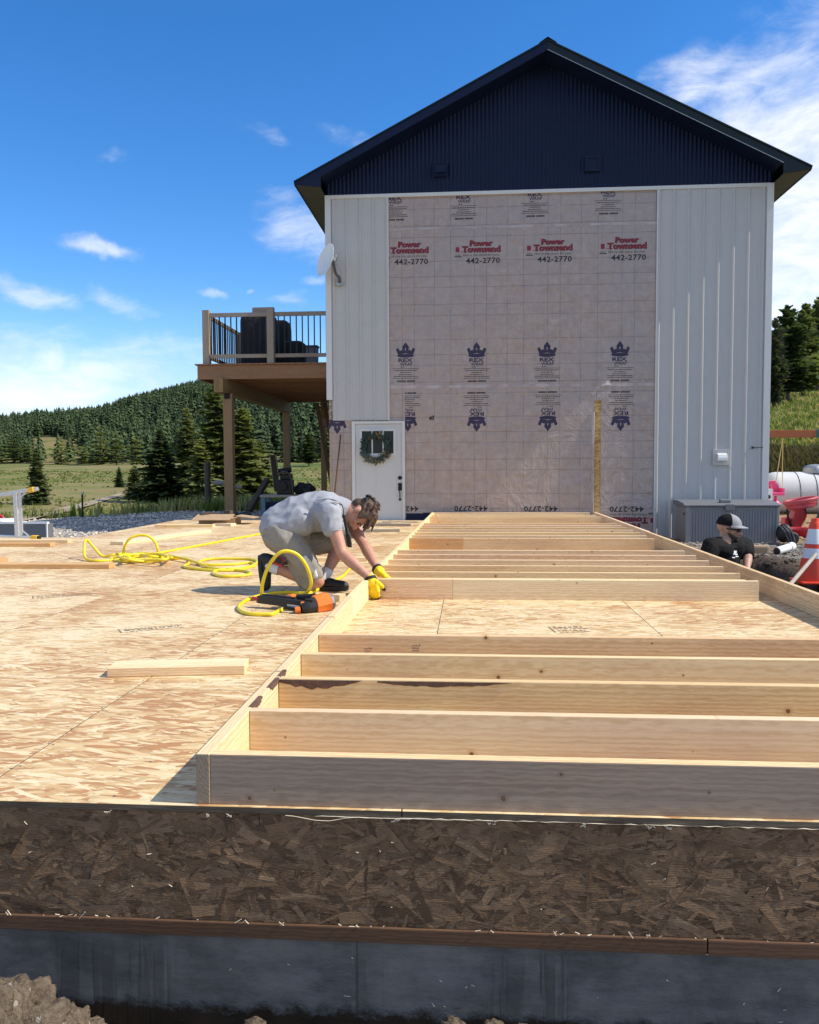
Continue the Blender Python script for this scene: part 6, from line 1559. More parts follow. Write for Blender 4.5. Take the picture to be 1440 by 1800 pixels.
def tree(name, kind, s, loc, h, wide, label, group=None, rz=None):
    t = thing(name, label, 'tree', loc, group); cm, tm = TPROTO[(kind, s)]
    base_r = {'spruce': .25, 'mid': .24, 'light': .20, 'pine': .25, 'far': .20, 'farpine': .34}[kind]
    k = wide / (2 * base_r)
    for nm, me in (('crown', cm), ('trunk', tm)):
        o = link(nm, me, t); o.scale = (k, k, h) if nm == 'crown' else (h, h, h); 
    t.rotation_euler.z = R.uniform(0, 6.28) if rz is None else rz
    return t
def ptree(name, kind, s, px, pyb, pyt, wpx, label, group=None, y0=23.0):
    p = hit(px, pyb, y0); k = p.y / FPX
    return tree(name, kind, s, (p.x, p.y, p.z - .05), (pyb - pyt) * k * 1.03, wpx * k * 1.05, label, group)
ptree('spruce_tree', 'spruce', 0, 66, 887, 785, 50, 'lone dark spruce in the meadow, far left', y0=28)
ptree('spruce_tree', 'spruce', 1, 210, 857, 820, 20, 'smallest spruce on the slope, left of the tree cluster', y0=28)
ptree('spruce_tree', 'mid', 1, 237, 878, 818, 40, 'small bushy spruce touching the left side of the tree cluster', y0=28)
G_ = 'tall conifers behind the balcony'
ptree('spruce_tree', 'spruce', 2, 284, 884, 754, 92, 'broad dark spruce at the left of the tree cluster', G_, 28)
ptree('conifer_tree', 'light', 0, 331, 878, 716, 74, 'slim pale green conifer rising above the dark spruce', G_, 28)
ptree('conifer_tree', 'mid', 0, 384, 884, 676, 104, 'tallest conifer of the cluster, crossed by the near balcony post', G_, 28)
ptree('conifer_tree', 'light', 1, 358, 886, 770, 66, 'low pale conifer at the foot of the tallest one', G_, 28)
ptree('conifer_tree', 'mid', 2, 432, 882, 716, 96, 'olive green conifer right of the near balcony post', G_, 28)
ptree('conifer_tree', 'light', 2, 463, 876, 776, 70, 'shorter light conifer at the right end of the cluster', G_, 28)
ptree('pine_tree', 'pine', 0, 543, 820, 762, 34, 'single pine with bare trunk in the meadow under the balcony', None, 28)
E1 = 'pines along the foot of the wooded hill'
for i, (kind, s, px, pb, pt, w, lb) in enumerate((
    ('farpine', 0, 26, 815, 764, 66, 'broad grey green pine at the far left foot of the hill'), ('farpine', 1, -4, 815, 772, 50, 'broad pine cut by the left edge at the foot of the hill'),
    ('farpine', 0, 108, 816, 774, 56, 'rounded pine below the hillside clearing'), ('far', 0, 124, 797, 757, 34, 'dark pine standing in the hillside clearing'),
    ('far', 1, 152, 808, 768, 22, 'slim dark spruce at the right of the clearing'), ('farpine', 1, 143, 816, 784, 44, 'low green pine right of the rounded one'),
    ('far', 0, 66, 784, 768, 9, 'tiny tree alone on the upper left of the clearing'), ('farpine', 0, 177, 817, 750, 50, 'tall dark pine closing the clearing on the right'),
    ('farpine', 1, 205, 817, 762, 50, 'dark pine right of the tall one at the forest foot'), ('farpine', 0, 240, 817, 765, 50, 'pine at the forest foot above the smallest spruce'),
    ('farpine', 1, 51, 815, 779, 30, 'small pine between the left pines and the clearing'), ('far', 1, 512, 812, 752, 34, 'dark conifer seen just left of the far balcony post'), ('far', 0, 530, 812, 758, 34, 'dark conifer right of the far balcony post'), ('far', 1, 556, 812, 748, 40, 'dark conifer by the ladder at the house corner'))):
    ptree('pine_tree' if kind == 'farpine' else 'spruce_tree', kind, s, px, pb, pt, w, lb, E1, 150 if pb > 790 else 200)
RG = 'dark pines on the right hillside'
for i, (s, px, pb, pt, w, lb) in enumerate(((0, 1385, 707, 548, 84, 'large dark pine with trunk showing, nearest the house on the right'), (1, 1360, 722, 569, 40, 'slim pine half hidden by the house corner'), (2, 1411, 702, 545, 78, 'pine between the nearest one and the right edge'), (0, 1437, 692, 534, 84, 'tallest pine, cut by the right edge'), (1, 1428, 689, 590, 60, 'shorter pine behind the tallest one'), (2, 1478, 690, 540, 90, 'pine just outside the right edge of the view'), (1, 1340, 705, 600, 50, 'pine hidden behind the right corner of the house'))):
    ptree('pine_tree', 'pine', s, px, pb, pt, w, lb, RG, 30)

# the wooded hillside reads as one mass
def proj(P):
    d = P - np.array(CAM); z = d @ np.array(FW)
    return 720 + FPX * (d @ np.array(RT)) / z, 900 - FPX * (d @ np.array(UP)) / z
def forest():
    rg = np.random.default_rng(12); protos = []
    for s in range(5):
        q = random.Random(100 + s); v, f = [], []
        lev = 7; rr0 = .17 + .05 * (s % 3)
        for i in range(lev):
            t = i / lev; z = .05 + .9 * t; R_ = rr0 * ((1 - t) ** (.8 if s % 2 else .6) + .05); n = 6
            for j in range(n):
                a = 6.283 * j / n + q.uniform(-.4, .4) + i; L = R_ * q.uniform(.7, 1.25); w = L * .5
                c, s_ = math.cos(a), math.sin(a); b = len(v)
                zz = z + q.uniform(-.02, .02)
                v += [(0, 0, zz + .10), (c * L * .7 - s_ * w, s_ * L * .7 + c * w, zz), (c * L, s_ * L, zz - .05), (c * L * .7 + s_ * w, s_ * L * .7 - c * w, zz)]; f.append((b, b + 1, b + 2, b + 3))
        b = len(v); v += [(-.035, 0, .82), (.035, 0, .82), (0, 0, 1.03), (0, -.035, .82), (0, .035, .82)]; f += [(b, b + 1, b + 2, b + 2), (b + 3, b + 4, b + 2, b + 2)]
        protos.append((np.array(v), np.array(f)))
    N = 9000; X = rg.uniform(-430, 40, N * 3); Y = 225 + (rg.random(N * 3) ** .75) * 560
    keep = (X / Y > -.62) & (X / Y < -.02); X, Y = X[keep], Y[keep]
    Z = terr(X, Y); px, py = proj(np.stack([X, Y, Z], -1))
    clear = ((px - 84) / 52) ** 2 + ((py - 786) / 17) ** 2 < 1
    clear |= ((px - 182) / 12) ** 2 + ((py - 762) / 7) ** 2 < 1
    clear |= ((px - 140) / 16) ** 2 + ((py - 800) / 9) ** 2 < 1
    clear |= (py > 815) | ((px < 150) & (py > 800) & (rg.random(len(px)) < .5))
    keep = ~clear & (px > -60) & (px < 640)
    X, Y, Z = X[keep][:N], Y[keep][:N], Z[keep][:N]
    V_, F_ = [], []; o = 0
    for x, y, z in zip(X, Y, Z):
        v, f = protos[rg.integers(5)]; h = (6.5 + 5.0 * rg.random()) * (1.0 if y < 600 else .95); w = h * rg.uniform(.8, 1.5); a = rg.random() * 6.28
        c_, s_ = math.cos(a), math.sin(a)
        vv = np.stack([(v[:, 0] * c_ - v[:, 1] * s_) * w + x, (v[:, 0] * s_ + v[:, 1] * c_) * w + y, v[:, 2] * h + z - .3], -1)
        V_.append(vv); F_.append(f + o); o += len(v)
    V_ = np.concatenate(V_); F_ = np.concatenate(F_)
    me = bpy.data.meshes.new('forest'); me.from_pydata(V_.tolist(), [], [tuple(dict.fromkeys(r_)) for r_ in F_.tolist()]); me.materials.append(M['forest'])
    ob = link('forest', me); ob['kind'] = 'stuff'; ob['label'] = 'dense dark pine forest covering the far hillside'
def forest_mat():
    mt, t, b = new_mat('forest_green'); c = t.new('ShaderNodeTexCoord').outputs['Object']
    n = t.noise(t.map(c, scale=(.16, .16, .05)), 1.0, 3, .6); n2 = t.noise(t.map(c, scale=(.012, .012, .01)), 1.0, 3)
    k = t.math('ADD', t.math('MULTIPLY', n, .6), t.math('MULTIPLY', n2, .4))
    t.put(b.inputs['Base Color'], t.mix(t.rng(k, .36, .64), (.027, .047, .026), (.080, .112, .045))); t.put(b.inputs['Roughness'], .8); t.put(b.inputs['Specular IOR Level'], .1); return mt
M['forest'] = forest_mat()
forest()

# ================================================================ GRASS AND WEEDS
def tufts(name, P, hmin, hmax, mats, seed, blades=6, label=''):
    rg = np.random.default_rng(seed); n = len(P)
    pos = np.repeat(np.asarray(P), blades, 0); m_ = len(pos); a = rg.random(m_) * 6.283; sp = rg.uniform(0, .12, m_); b = rg.random(m_) * 6.283
    H = np.repeat(rg.uniform(hmin, hmax, n), blades) * rg.uniform(.55, 1.1, m_); ln = rg.uniform(.1, .55, m_) * H; w = rg.uniform(.006, .016, m_) * (1 + pos[:, 1] / 25)
    base = pos + np.stack([np.cos(b) * sp, np.sin(b) * sp, np.zeros(m_)], -1)
    sx, sy = np.cos(a), np.sin(a); sd = np.stack([-sy * w, sx * w, np.zeros(m_)], -1)
    midp = base + np.stack([sx * ln * .35, sy * ln * .35, H * .6], -1); top = base + np.stack([sx * ln, sy * ln, H * .98], -1)
    V_ = np.stack([base - sd, base + sd, midp + sd * .8, midp - sd * .8, top], 1).reshape(-1, 3)
    k = np.arange(m_) * 5
    F_ = [(i, i + 1, i + 2, i + 3) for i in k.tolist()] + [(i + 3, i + 2, i + 4) for i in k.tolist()]
    me = bpy.data.meshes.new(name); me.from_pydata(V_.tolist(), [], F_)
    for mt in mats: me.materials.append(M[mt])
    if len(mats) > 1:
        mi = np.repeat(rg.integers(0, len(mats), n), blades); me.polygons.foreach_set('material_index', np.concatenate([mi, mi]).astype(np.int32))
    o = link(name, me); o['kind'] = 'stuff'; o['label'] = label; return o
rg = np.random.default_rng(77)
X = rg.uniform(-9.5, -1.5, 9000); Y = rg.uniform(17, 34, 9000)
ok = (Y + np.clip(-6.5 - X, 0, 4) * 1.6 > 20.6 + rg.normal(0, .35, 9000)) & (vnoise(X, Y, .8, 3) + vnoise(X, Y, .3, 13) + rg.normal(0, .2, 9000) > -.02)
X, Y = X[ok], Y[ok]; tufts('weeds', np.stack([X, Y, terr(X, Y)], -1), .10, .42, ['grass', 'grass', 'grass', 'grass_green'], 1, 5, 'dry grass and weeds along the edge of the gravel')
X = rg.uniform(-7.5, -2.0, 900); Y = rg.uniform(19.5, 24, 900); tufts('weeds', np.stack([X, Y, terr(X, Y)], -1), .15, .42, ['grass', 'grass', 'grass_green'], 2, 7, 'tall weeds behind the balcony posts')
u = rg.uniform(.325, .46, 9000); Y = 24.6 + rg.random(9000) ** 1.5 * 42; X = u * Y; tufts('bank_grass', np.stack([X, Y, terr(X, Y)], -1), .10, .32, ['grass', 'grass_green', 'grass_green'], 3, 6, 'long dry grass on the bank behind the tank')
u = rg.uniform(.325, .46, 2600); Y = rg.uniform(23.0, 25.2, 2600); X = u * Y; tufts('bank_scrub', np.stack([X, Y, terr(X, Y) - .05], -1), .2, .5, ['shrub', 'shrub', 'shrub'], 4, 9, 'dark tangled roots and scrub on the cut bank')
u = rg.uniform(-.60, -.13, 11000); Y = 24 + rg.random(11000) ** 1.4 * 110; X = u * Y
ok = vnoise(X, Y, .09, 21) + vnoise(X, Y, .35, 22) * .8 + rg.normal(0, .15, 11000) > .02
X, Y = X[ok], Y[ok]; tufts('meadow_tussocks', np.stack([X, Y, terr(X, Y)], -1), .07, .22, ['grass', 'grass_green'], 5, 6, 'rough tussocks of meadow grass beyond the gravel')
# ================================================================ PEOPLE
def capsule_chain(pts):
    return [(pts[i][0], pts[i][1], pts[i + 1][0], pts[i + 1][1]) for i in range(len(pts) - 1)]
def head_geo(C, up, fw, s=1.0):
    """skull, jaw, brow, nose, lips, ears from a head frame"""
    up = up.normalized(); fw = (fw - up * fw.dot(up)).normalized(); sd = up.cross(fw)
    rot = Matrix((sd, fw, up)).transposed(); P = lambda x, y, z: C + (sd * x + fw * y + up * z) * s
    ells = [(P(0, -.012, .03), (.076 * s, .096 * s, .088 * s), rot), (P(0, .022, -.035), (.060 * s, .070 * s, .075 * s), rot), (P(0, .050, -.082), (.034 * s, .034 * s, .026 * s), rot),
            (P(0, .078, .012), (.046 * s, .016 * s, .013 * s), rot), (P(0, .089, -.062), (.026 * s, .012 * s, .012 * s), rot),
            (P(.040, .066, -.022), (.022 * s, .018 * s, .02 * s), rot), (P(-.040, .066, -.022), (.022 * s, .018 * s, .02 * s), rot),
            (P(.078, -.005, -.012), (.010 * s, .022 * s, .034 * s), rot), (P(-.078, -.005, -.012), (.010 * s, .022 * s, .034 * s), rot)]
    caps = [(P(0, .088, .005), .011 * s, P(0, .112, -.036), .016 * s), (P(.012, .092, -.042), .012 * s, P(-.012, .092, -.042), .012 * s)]
    return P, rot, caps, ells
def glove(name, par, wrist, palm_c, fdir, nrm, bend, spread=.021, thumb=1, L=.075, r_=.0125):
    """gloved hand: palm, four unequal bent fingers, thumb leaving the side of the palm; dark finger tips and cuff"""
    fdir = fdir.normalized(); nrm = (nrm - fdir * nrm.dot(fdir)).normalized(); sd = fdir.cross(nrm)
    caps = [(wrist, .036, wrist.lerp(palm_c, .5), .038)]
    for k in range(4): caps.append((wrist.lerp(palm_c, .45) + sd * ((k - 1.5) * .017), .020, palm_c + fdir * .035 + sd * ((k - 1.5) * .022), .0175))
    tips = []
    for k, ln in enumerate((.88, 1.0, .95, .75)):
        p = palm_c + fdir * .042 + sd * ((k - 1.5) * spread); d = fdir.copy(); rr0 = r_
        for j, seg_ in enumerate((.45, .32, .25)):
            d = (d * math.cos(bend[j]) + nrm * math.sin(bend[j])).normalized() if j == 0 else (d + nrm * bend[j]).normalized()
            e = p + d * (L * ln * seg_); (caps if j < 2 else tips).append((p, rr0, e, rr0 * .93)); p = e; rr0 *= .93
    tb = wrist.lerp(palm_c, .55) + sd * (thumb * .034); d1 = (fdir * .55 + sd * thumb * .65 + nrm * .45).normalized(); t1 = tb + d1 * .038; d2 = (fdir * .75 + sd * thumb * .1 + nrm * .65).normalized()
    caps += [(tb - fdir * .01, .018, t1, .0155), (t1, .0155, t1 + d2 * .026, .014)]; tips.append((t1 + d2 * .026, .0142, t1 + d2 * .046, .0125))
    g = blob(name, par, caps, [], .005, M['glove'], 2)
    for p0, r0, p1, r1 in tips: pass
    me = blob_mesh('glove_tips', [(a, b * 1.04, c, d * 1.04) for a, b, c, d in tips], [], .005, M['glove_tip'], 1); me.transform(Matrix.Translation(-BASE[g.name])); link('glove_tips', me, g)
    ax = (palm_c - wrist).normalized(); mb = MB().tube([wrist - ax * .014, wrist + ax * .006], [.041, .042], 14); mb.v = [tuple(Vector(v) - BASE[g.name]) for v in mb.v]; link('cuff', mb.mesh('cuff', M['glove_tip'], smooth=40), g)
    return g
def shoe(name, par, heel, toe, up, w=.047, label=None):
    d = (toe - heel).normalized(); up = (up - d * up.dot(d)).normalized(); sd = up.cross(d); L = (toe - heel).length
    P = lambda t_, u, s: heel + d * (L * t_) + up * u + sd * s
    caps = [(P(.05, .035, 0), .040, P(.45, .04, 0), .043), (P(.45, .035, 0), .042, P(.85, .026, .0), .038), (P(.80, .024, .012), .032, P(.92, .022, .0), .028), (P(.06, .05, 0), .040, P(.16, .10, 0), .042)]
    s_ = blob(name, par, caps, [], .008, M['shoe'], 3)
    mb = MB(); n = 22; ring = []
    for k in range(n):
        a = 2 * math.pi * k / n; t_ = .48 + .54 * math.cos(a); wd = (w * (.86 + .22 * math.sin(math.pi * min(1, max(0, t_)) * .9 + .5))) * math.sin(a); ring.append((t_, wd))
    vs = [P(t_, -.008, s) for t_, s in ring] + [P(t_, .020, s * 1.02) for t_, s in ring]
    mb.add(vs, [tuple(range(n))[::-1], tuple(range(n, 2 * n))] + [(k, (k + 1) % n, n + (k + 1) % n, n + k) for k in range(n)])
    mb.v = [tuple(Vector(v) - BASE[s_.name]) for v in mb.v]; link('sole', mb.mesh('sole', M['sole'], bevel=.004), s_)
    mb = MB()
    for k in range(4):
        t_ = .36 + .09 * k; u = .088 - .014 * k; mb.tube([P(t_, u - .012, -.028), P(t_ + .015, u, 0), P(t_, u - .012, .028)], .0035, 5)
    mb.v = [tuple(Vector(v) - BASE[s_.name]) for v in mb.v]; o = link('laces', mb.mesh('laces', M['lace'], smooth=60), s_); o['kind'] = 'stuff'
    return s_

# ---- kneeling worker
def W(px, py, Y): return at(px, py, Y)
pw_ = thing('person', 'kneeling man in grey t-shirt and khaki shorts bending over the frame with yellow gloves', 'person', tuple(atz(545, 1038, 0)))
C = W(633, 901, 6.06); hup = Vector((1, .04, -.06)); hfw = Vector((.10, -.20, -1))
P, rot, hcaps, hells = head_geo(C, hup, hfw, 1.06)
shN, shF = W(580, 903, 5.88), W(611, 907, 6.24)
elN, elF = W(601, 972, 5.80), W(640, 957, 6.10)
wrN, wrF = W(652, 1018, 5.70), W(664, 1001, 5.88)
hipN, hipF = W(505, 950, 5.96), W(516, 952, 6.20)
knN, knF = W(558, 1021, 5.97), W(600, 953, 6.24)
anN, anF = W(474, 996, 6.0), W(571, 1013, 6.13)
caps = capsule_chain([(W(500, 938, 6.07), .13), (W(535, 906, 6.07), .125), (W(574, 897, 6.07), .13), (W(600, 893, 6.07), .07), (W(612, 897, 6.06), .058), (P(0, -.02, -.02), .055)])
caps += [(W(578, 898, 6.07), .10, shN, .062), (W(590, 900, 6.07), .10, shF, .06)]
caps += capsule_chain([(shN, .062), (shN.lerp(elN, .45), .053), (elN, .041)]) + capsule_chain([(elN, .041), (elN.lerp(wrN, .3), .046), (elN.lerp(wrN, .8), .031), (wrN, .029)])
caps += capsule_chain([(shF, .060), (shF.lerp(elF, .45), .051), (elF, .040)]) + capsule_chain([(elF, .040), (elF.lerp(wrF, .3), .044), (elF.lerp(wrF, .8), .030), (wrF, .028)])
for hp, kn, an in ((hipN, knN, anN), (hipF, knF, anF)):
    caps += capsule_chain([(hp, .095), (hp.lerp(kn, .5), .080), (kn, .056)]) + capsule_chain([(kn, .054), (kn.lerp(an, .3), .058), (kn.lerp(an, .75), .040), (an, .036)])
blob('body', pw_, caps + hcaps, hells, .009, M['skin'], 3)
# hair: cap of strands over the crown and a fringe hanging from the forehead
hc_, he_ = [], [(P(0, -.024, .042), (.085, .092, .086), rot), (P(0, -.055, -.012), (.068, .048, .055), rot)]
q = random.Random(8)
for k in range(14):
    x = q.uniform(-.07, .07); hc_.append((P(x, -.06 + q.uniform(-.04, .06), .10 + q.uniform(-.02, .02)), .014, P(x * 1.2, -.02 + q.uniform(-.05, .08), .135 + q.uniform(-.02, .012)), .004))
for k in range(16):
    x = q.uniform(-.06, .06); a = P(x, .035 + q.uniform(-.02, .02), .105 + q.uniform(-.02, .01)); b = P(x * 1.15, .108 + q.uniform(-.02, .02), .055 + q.uniform(-.035, .03)); hc_.append((a, .017, b, .006))
for k in range(12):
    z = q.uniform(-.03, .08); hc_.append((P(-.078, -.02 + q.uniform(-.03, .05), z + .03), .014, P(-.084, .03 + q.uniform(-.02, .03), z - .0), .007))
blob('hair', pw_, hc_, he_, .0065, M['hair'], 1)
mb = MB()
for sx in (-1,): mb.ell(P(sx * .083, -.005, -.012), (.007, .016, .026), rot)
part('inner_ear', mb, M['skin2'], pw_, smooth=True)
part('eyebrow', MB().tube([P(-.058, .083, .010), P(-.035, .094, .016), P(-.014, .096, .012)], .005, 6), M['hair'], pw_); part('eye', MB().ell(P(-.032, .084, -.006), (.013, .008, .006), rot), M['glove_tip'], pw_, smooth=True)
part('mouth', MB().tube([P(-.026, .094, -.064), P(0, .101, -.062), P(.026, .094, -.064)], .0035, 6), M['skin2'], pw_)
# t-shirt
sc_ = capsule_chain([(W(492, 926, 6.07), .155), (W(528, 904, 6.07), .150), (W(570, 898, 6.07), .148), (W(592, 895, 6.07), .105), (W(603, 894, 6.07), .078)])
sc_ += [(W(490, 930, 6.0), .118, W(530, 915, 5.98), .115), (W(490, 930, 6.15), .118, W(530, 915, 6.16), .115), (W(572, 897, 6.0), .115, shN, .080), (W(585, 900, 6.12), .115, shF, .076), (shN, .080, W(584, 927, 5.85), .073), (shF, .076, W(622, 930, 6.21), .068)]
sc_ += [(W(585, 915, 6.07), .11, W(600, 938, 6.06), .06), (W(600, 935, 6.06), .055, W(614, 956, 6.06), .026), (W(596, 928, 6.0), .06, W(611, 952, 6.02), .028)]
blob('shirt', pw_, sc_, [], .009, M['shirt'], 3, .5, .007)
for k, (a, b, r_) in enumerate((((584, 929, 5.85), (584, 931, 5.85), .0755),)):
    part('sleeve_hem', MB().tube([W(*a), W(*b)], [r_, r_ + .0015], 20, cap=False), M['shirt'], pw_, smooth=60)
# folds on the shirt back and side
part('shirt_fold', MB().tube(smoothpath([W(566, 902, 5.83), W(571, 890, 5.84), W(583, 883, 5.86), W(596, 884, 5.90)], 5), [.004] + [.008] * 14 + [.004], 6), M['shirt'], pw_, smooth=80)
part('shirt_fold', MB().tube(smoothpath([W(556, 880, 5.88), W(572, 876, 5.90), W(590, 879, 5.95), W(602, 888, 5.99)], 5), [.003] + [.007] * 14 + [.003], 6), M['shirt'], pw_, smooth=80)
# shorts
so = capsule_chain([(W(496, 938, 6.07), .150), (W(512, 944, 6.07), .145)]) + [(W(492, 940, 5.99), .130, hipN, .118), (W(500, 944, 6.15), .13, hipF, .115)]
so += [(hipN, .118, hipN.lerp(knN, .5), .102), (hipN.lerp(knN, .5), .102, W(549, 1010, 5.97), .082), (W(549, 1010, 5.97), .082, W(543, 1024, 5.97), .060), (W(526, 1000, 5.97), .075, W(536, 1022, 5.98), .055), (hipF, .115, hipF.lerp(knF, .5), .10), (hipF.lerp(knF, .5), .10, W(586, 951, 6.23), .080)]
blob('shorts', pw_, so, [], .009, M['shorts'], 3, .5, .007)
M['paint'] = basic('dried_white_paint', (.66, .64, .60), .8, .1, 40)
mb = MB(); q = random.Random(3)
for k in range(9):
    f = k / 8; c = W(537 + 17 * f, 982 + 30 * f, 5.868 + .012 * f + (.0 if f < .7 else .02)); mb.ell(c, (.020 + .012 * math.sin(f * 3), .010, .024), None, 8)
part('paint_smear', mb, M['paint'], pw_, smooth=True)['kind'] = 'stuff'
# socks, shoes
for kn, an, lo_ in ((knN, anN, .80), (knF, anF, .80)):
    part('sock', MB().tube([kn.lerp(an, lo_), kn.lerp(an, .95), an + (an - kn).normalized() * .03], [.046, .043, .042], 14), M['sock'], pw_, smooth=60)
shoe('shoe', pw_, W(456, 979, 6.0), W(463, 1038, 6.0), Vector((1, 0, .15)))
shoe('shoe', pw_, W(557, 1034, 6.13), W(612, 1036, 6.08), Vector((0, 0, 1)))
# gloves gripping stud and plate
glove('glove', pw_, wrN, W(656, 1031, 5.68), Vector((.10, .05, -1)), Vector((.35, .9, -.1)), (.25, .45, .5), thumb=1, L=.062)
glove('glove', pw_, wrF, W(671, 1009, 5.84), Vector((.85, -.25, -.42)), Vector((-.1, -.2, -1)), (.12, .35, .4), thumb=1, L=.064)
# dark braces strap hanging from the neck and glasses on the head
part('strap', MB().bar(W(604, 905, 5.93), W(611, 940, 5.95), .03, .008).bar(W(611, 940, 5.95), W(615, 962, 5.98), .035, .008), M['black'], pw_, bevel=.002)
part('strap_cord', MB().tube(smoothpath([W(600, 886, 5.97), W(603, 892, 5.94), W(604, 905, 5.925)], 4), .004, 6), M['black'], pw_)
gs = thing('sunglasses', 'dark glasses pushed up on the kneeling man\'s head', 'glasses', tuple(P(0, -.09, .08)))
part('frame', MB().tube(smoothpath([P(-.075, -.075, .04), P(-.06, -.10, .055), P(-.03, -.116, .062), P(.01, -.116, .066), P(.05, -.105, .065)], 5), .007, 6), M['black'], gs, smooth=80)
part('lens', MB().ell(P(-.045, -.112, .055), (.034, .012, .024), rot), M['black'], gs, smooth=True); part('lens', MB().ell(P(.0, -.104, .086), (.026, .010, .020), rot), M['stone'], gs, smooth=True)
# tape measure clipped on the shorts
c = W(490, 986, 5.865); tm = thing('tape_measure', 'red and black tape measure clipped to the khaki shorts', 'tape measure', tuple(c))
part('case', MB().box(c, (.072, .035, .070), Matrix.Rotation(.35, 3, 'Y')), M['red'], tm, bevel=.012); part('grip', MB().box(c + Vector((.006, -.0195, .004)), (.045, .006, .045), Matrix.Rotation(.35, 3, 'Y')), M['black'], tm, bevel=.002); part('clip', MB().box(c + Vector((.045, .005, -.02)), (.03, .04, .02)), M['black'], tm, bevel=.004)

# ---- man standing in the trench
Y2 = 8.35
C = W(1282, 929, Y2); fl = terr1(C.x, Y2 + .1)
pm2 = thing('person', 'bearded man in black t-shirt and grey and black cap working down in the trench', 'person', (C.x, Y2, fl))
hup = Vector((.10, -.06, 1)); hfw = Vector((1, -.50, -.16)); P, rot, hcaps, hells = head_geo(C, hup, hfw, 1.08)
shL, shR = W(1249, 961, 8.22), W(1309, 959, 8.48)
elL, elR = W(1240, 1004, 8.10), W(1315, 979, 8.36); wrL, wrR = W(1270, 1035, 8.0), W(1313, 1000, 8.18)
zc = lambda z, dx=0, dy=0: Vector((C.x - .05 + dx, Y2 + .05 + dy, z))
zs = W(1280, 965, Y2).z
caps = capsule_chain([(zc(zs - .62), .13), (zc(zs - .35), .13), (zc(zs - .12), .145), (W(1276, 957, Y2 + .02), .085), (W(1276, 946, Y2), .060), (P(0, -.02, -.03), .055)])
caps += [(W(1275, 964, Y2), .10, shL, .066), (W(1285, 964, Y2 + .05), .10, shR, .066)]
for s, e, w in ((shL, elL, wrL), (shR, elR, wrR)): caps += capsule_chain([(s, .066), (s.lerp(e, .5), .054), (e, .044)]) + capsule_chain([(e, .044), (e.lerp(w, .3), .046), (w, .030)])
for dx in (-.1, .1):
    hp, kn, an = zc(zs - .66, dx), zc((zs - .66) * .5 + fl * .5 + .03, dx + .05, -.06), zc(fl + .08, dx)
    caps += capsule_chain([(hp, .10), (hp.lerp(kn, .5), .085), (kn, .06)]) + capsule_chain([(kn, .058), (kn.lerp(an, .3), .06), (an, .038)])
# open right hand resting on the edge of the trench
hd = Vector((-.25, -.35, -.9)).normalized(); sd_ = Vector((.9, -.4, 0)).normalized()
for k, ln in enumerate((.8, 1, .95, .7)):
    a = wrR + hd * .075 + sd_ * ((k - 1.5) * .02); caps += [(wrR + sd_ * ((k - 1.5) * .012), .022, a, .017), (a, .0115, a + hd * .04 * ln + Vector((-.01, -.01, 0)), .011), (a + hd * .04 * ln + Vector((-.01, -.01, 0)), .011, a + hd * .065 * ln + Vector((-.025, -.02, 0)), .009)]
caps += [(wrR + hd * .02 - sd_ * .02, .018, wrR + hd * .06 - sd_ * .06, .014)]
blob('body', pm2, caps + hcaps, hells, .010, M['skin2'], 3)
ts = capsule_chain([(zc(zs - .60), .165), (zc(zs - .35), .165), (zc(zs - .12), .172), (W(1277, 966, Y2 + .03), .10)]) + [(W(1272, 966, Y2), .125, shL, .086), (W(1288, 965, Y2 + .06), .125, shR, .084), (shL, .086, shL.lerp(elL, .62), .078), (shR, .084, shR.lerp(elR, .62), .076)]
blob('shirt', pm2, ts, [], .010, M['black_shirt'], 3, .5, .006)
M['jean'] = basic('dark_work_trousers', (.03, .035, .05), .9, .2, 12, .005)
tq = []
for dx in (-.1, .1):
    hp, kn, an = zc(zs - .66, dx), zc((zs - .66) * .5 + fl * .5 + .03, dx + .05, -.06), zc(fl + .14, dx); tq += [(hp, .125, kn, .085), (kn, .085, an, .07)]
blob('trousers', pm2, tq + [(zc(zs - .60), .15, zc(zs - .68), .15)], [], .012, M['jean'], 3)
for dx in (-.1, .1): shoe('shoe', pm2, zc(fl + .01, dx - .04), zc(fl + .01, dx + .22), Vector((0, 0, 1)))
nk = W(1278, 953, Y2 - .115)
part('neckline_skin', MB().ell(nk + Vector((0, .035, 0)), (.055, .035, .06)), M['skin2'], pm2, smooth=True)
blob('beard', pm2, [(P(-.060, .02, -.045), .014, P(-.045, .06, -.075), .018), (P(.060, .02, -.045), .014, P(.045, .06, -.075), .018), (P(-.045, .06, -.075), .02, P(.0, .075, -.092), .024), (P(.045, .06, -.075), .02, P(0, .075, -.092), .024), (P(-.022, .094, -.052), .008, P(.022, .094, -.052), .008)], [], .006, M['beard'], 2)
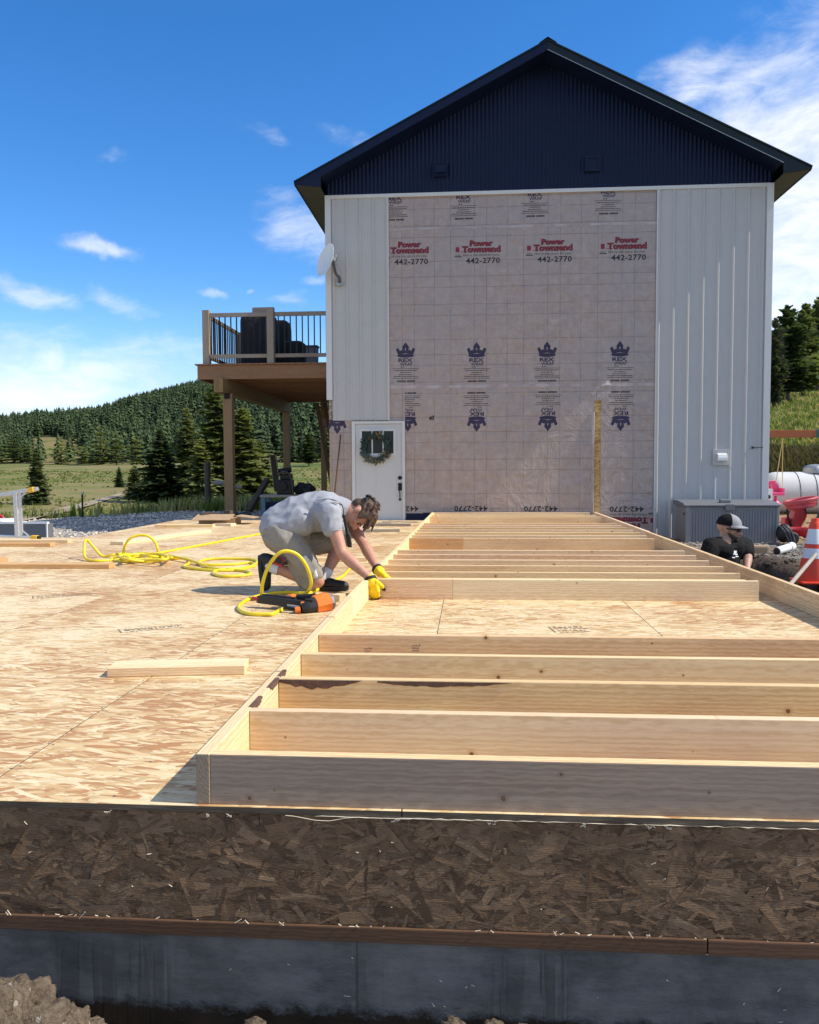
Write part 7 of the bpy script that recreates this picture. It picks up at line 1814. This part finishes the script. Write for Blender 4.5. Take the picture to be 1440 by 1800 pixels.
# sunglasses and cap
part('mouth', MB().tube([P(-.022, .098, -.063), P(0, .103, -.062), P(.022, .098, -.063)], .004, 6), M['skin'], pm2)
mb = MB()
for sx in (-1, 1): mb.ell(P(sx * .033, .092, .0), (.030, .014, .021), rot)
mb.tube(smoothpath([P(-.086, -.01, .004), P(-.078, .05, .006), P(-.055, .088, .004)], 4), .006, 6).tube(smoothpath([P(.086, -.01, .004), P(.078, .05, .006), P(.055, .088, .004)], 4), .006, 6)
gs = thing('sunglasses', 'dark wraparound sunglasses worn by the man in the trench', 'glasses', tuple(P(0, .09, 0))); part('frame', mb, M['black'], gs, smooth=60)
cap = thing('cap', 'grey and black peaked cap on the man in the trench', 'cap', tuple(P(0, 0, .07)))
def dome(mat, lo, hi):
    mb = MB(); n, k = 16, 8; vs = []
    for i in range(k + 1):
        th = math.pi / 2 * i / k
        for j in range(n + 1):
            ph = lo + (hi - lo) * j / n; vs.append(P(.094 * math.sin(ph) * math.cos(th), -.008 + .112 * math.cos(ph) * math.cos(th), .032 + .102 * math.sin(th) ** .9))
    mb.add(vs, [(i * (n + 1) + j, i * (n + 1) + j + 1, (i + 1) * (n + 1) + j + 1, (i + 1) * (n + 1) + j) for i in range(k) for j in range(n)])
    return mb
part('front_panel', dome('cap_grey', -1.15, 1.15), M['cap_grey'], cap, smooth=True, fix=False); part('mesh_back', dome('black', 1.15, 2 * math.pi - 1.15), M['black_shirt'], cap, smooth=True, fix=False)
mb = MB(); n = 14; vs = []
for r_ in (0, 1):
    for u in (0, .006):
        for j in range(n + 1):
            a = -1.25 + 2.5 * j / n; rx, ry_ = (.092, .104) if r_ == 0 else (.098, .192)
            vs.append(P(rx * math.sin(a), (-.008 + ry_ * math.cos(a)) if r_ == 0 else max(-.008 + .104 * math.cos(a) + .004, -.03 + ry_ * math.cos(a)), .036 + u - r_ * .012 * math.cos(a) - r_ * .018 * math.sin(a) ** 2))
m_ = n + 1
mb.add(vs, [(j, j + 1, 2 * m_ + j + 1, 2 * m_ + j) for j in range(n)] + [(m_ + j, 3 * m_ + j, 3 * m_ + j + 1, m_ + j + 1) for j in range(n)] + [(2 * m_ + j, 2 * m_ + j + 1, 3 * m_ + j + 1, 3 * m_ + j) for j in range(n)])
part('visor', mb, M['cap_grey'], cap, smooth=50); part('button', MB().ell(P(0, -.008, .135), (.01, .01, .006), rot, 8), M['cap_grey'], cap, smooth=True)
# small white print on the shirt front
dgx = bpy.context.evaluated_depsgraph_get(); dgx.update()
def on_shirt(px, py):
    d = ray(px, py).normalized(); ok_, loc, nr, idx, ob, mm = sc.ray_cast(dgx, CAM + d * 7.9, d); return (loc, nr) if ok_ else (W(px, py, 8.2), Vector((0, -1, 0)))
mb = MB()
for x0, y0_, w, h in ((1290, 968, 5, 4), (1289, 972.5, 4, 2.5), (1293, 973, 3.5, 3), (1287, 979.5, 5, 1.4), (1293, 977.5, 5, 1.6)):
    vs = []
    for dx, dy in ((0, 0), (w, 0), (w, h), (0, h)):
        l, nr = on_shirt(x0 + dx, y0_ + dy); vs.append(l + nr * .003)
    mb.add(vs, [(0, 1, 2, 3)])
part('shirt_print', mb, M['reflect'], pm2, fix=False)
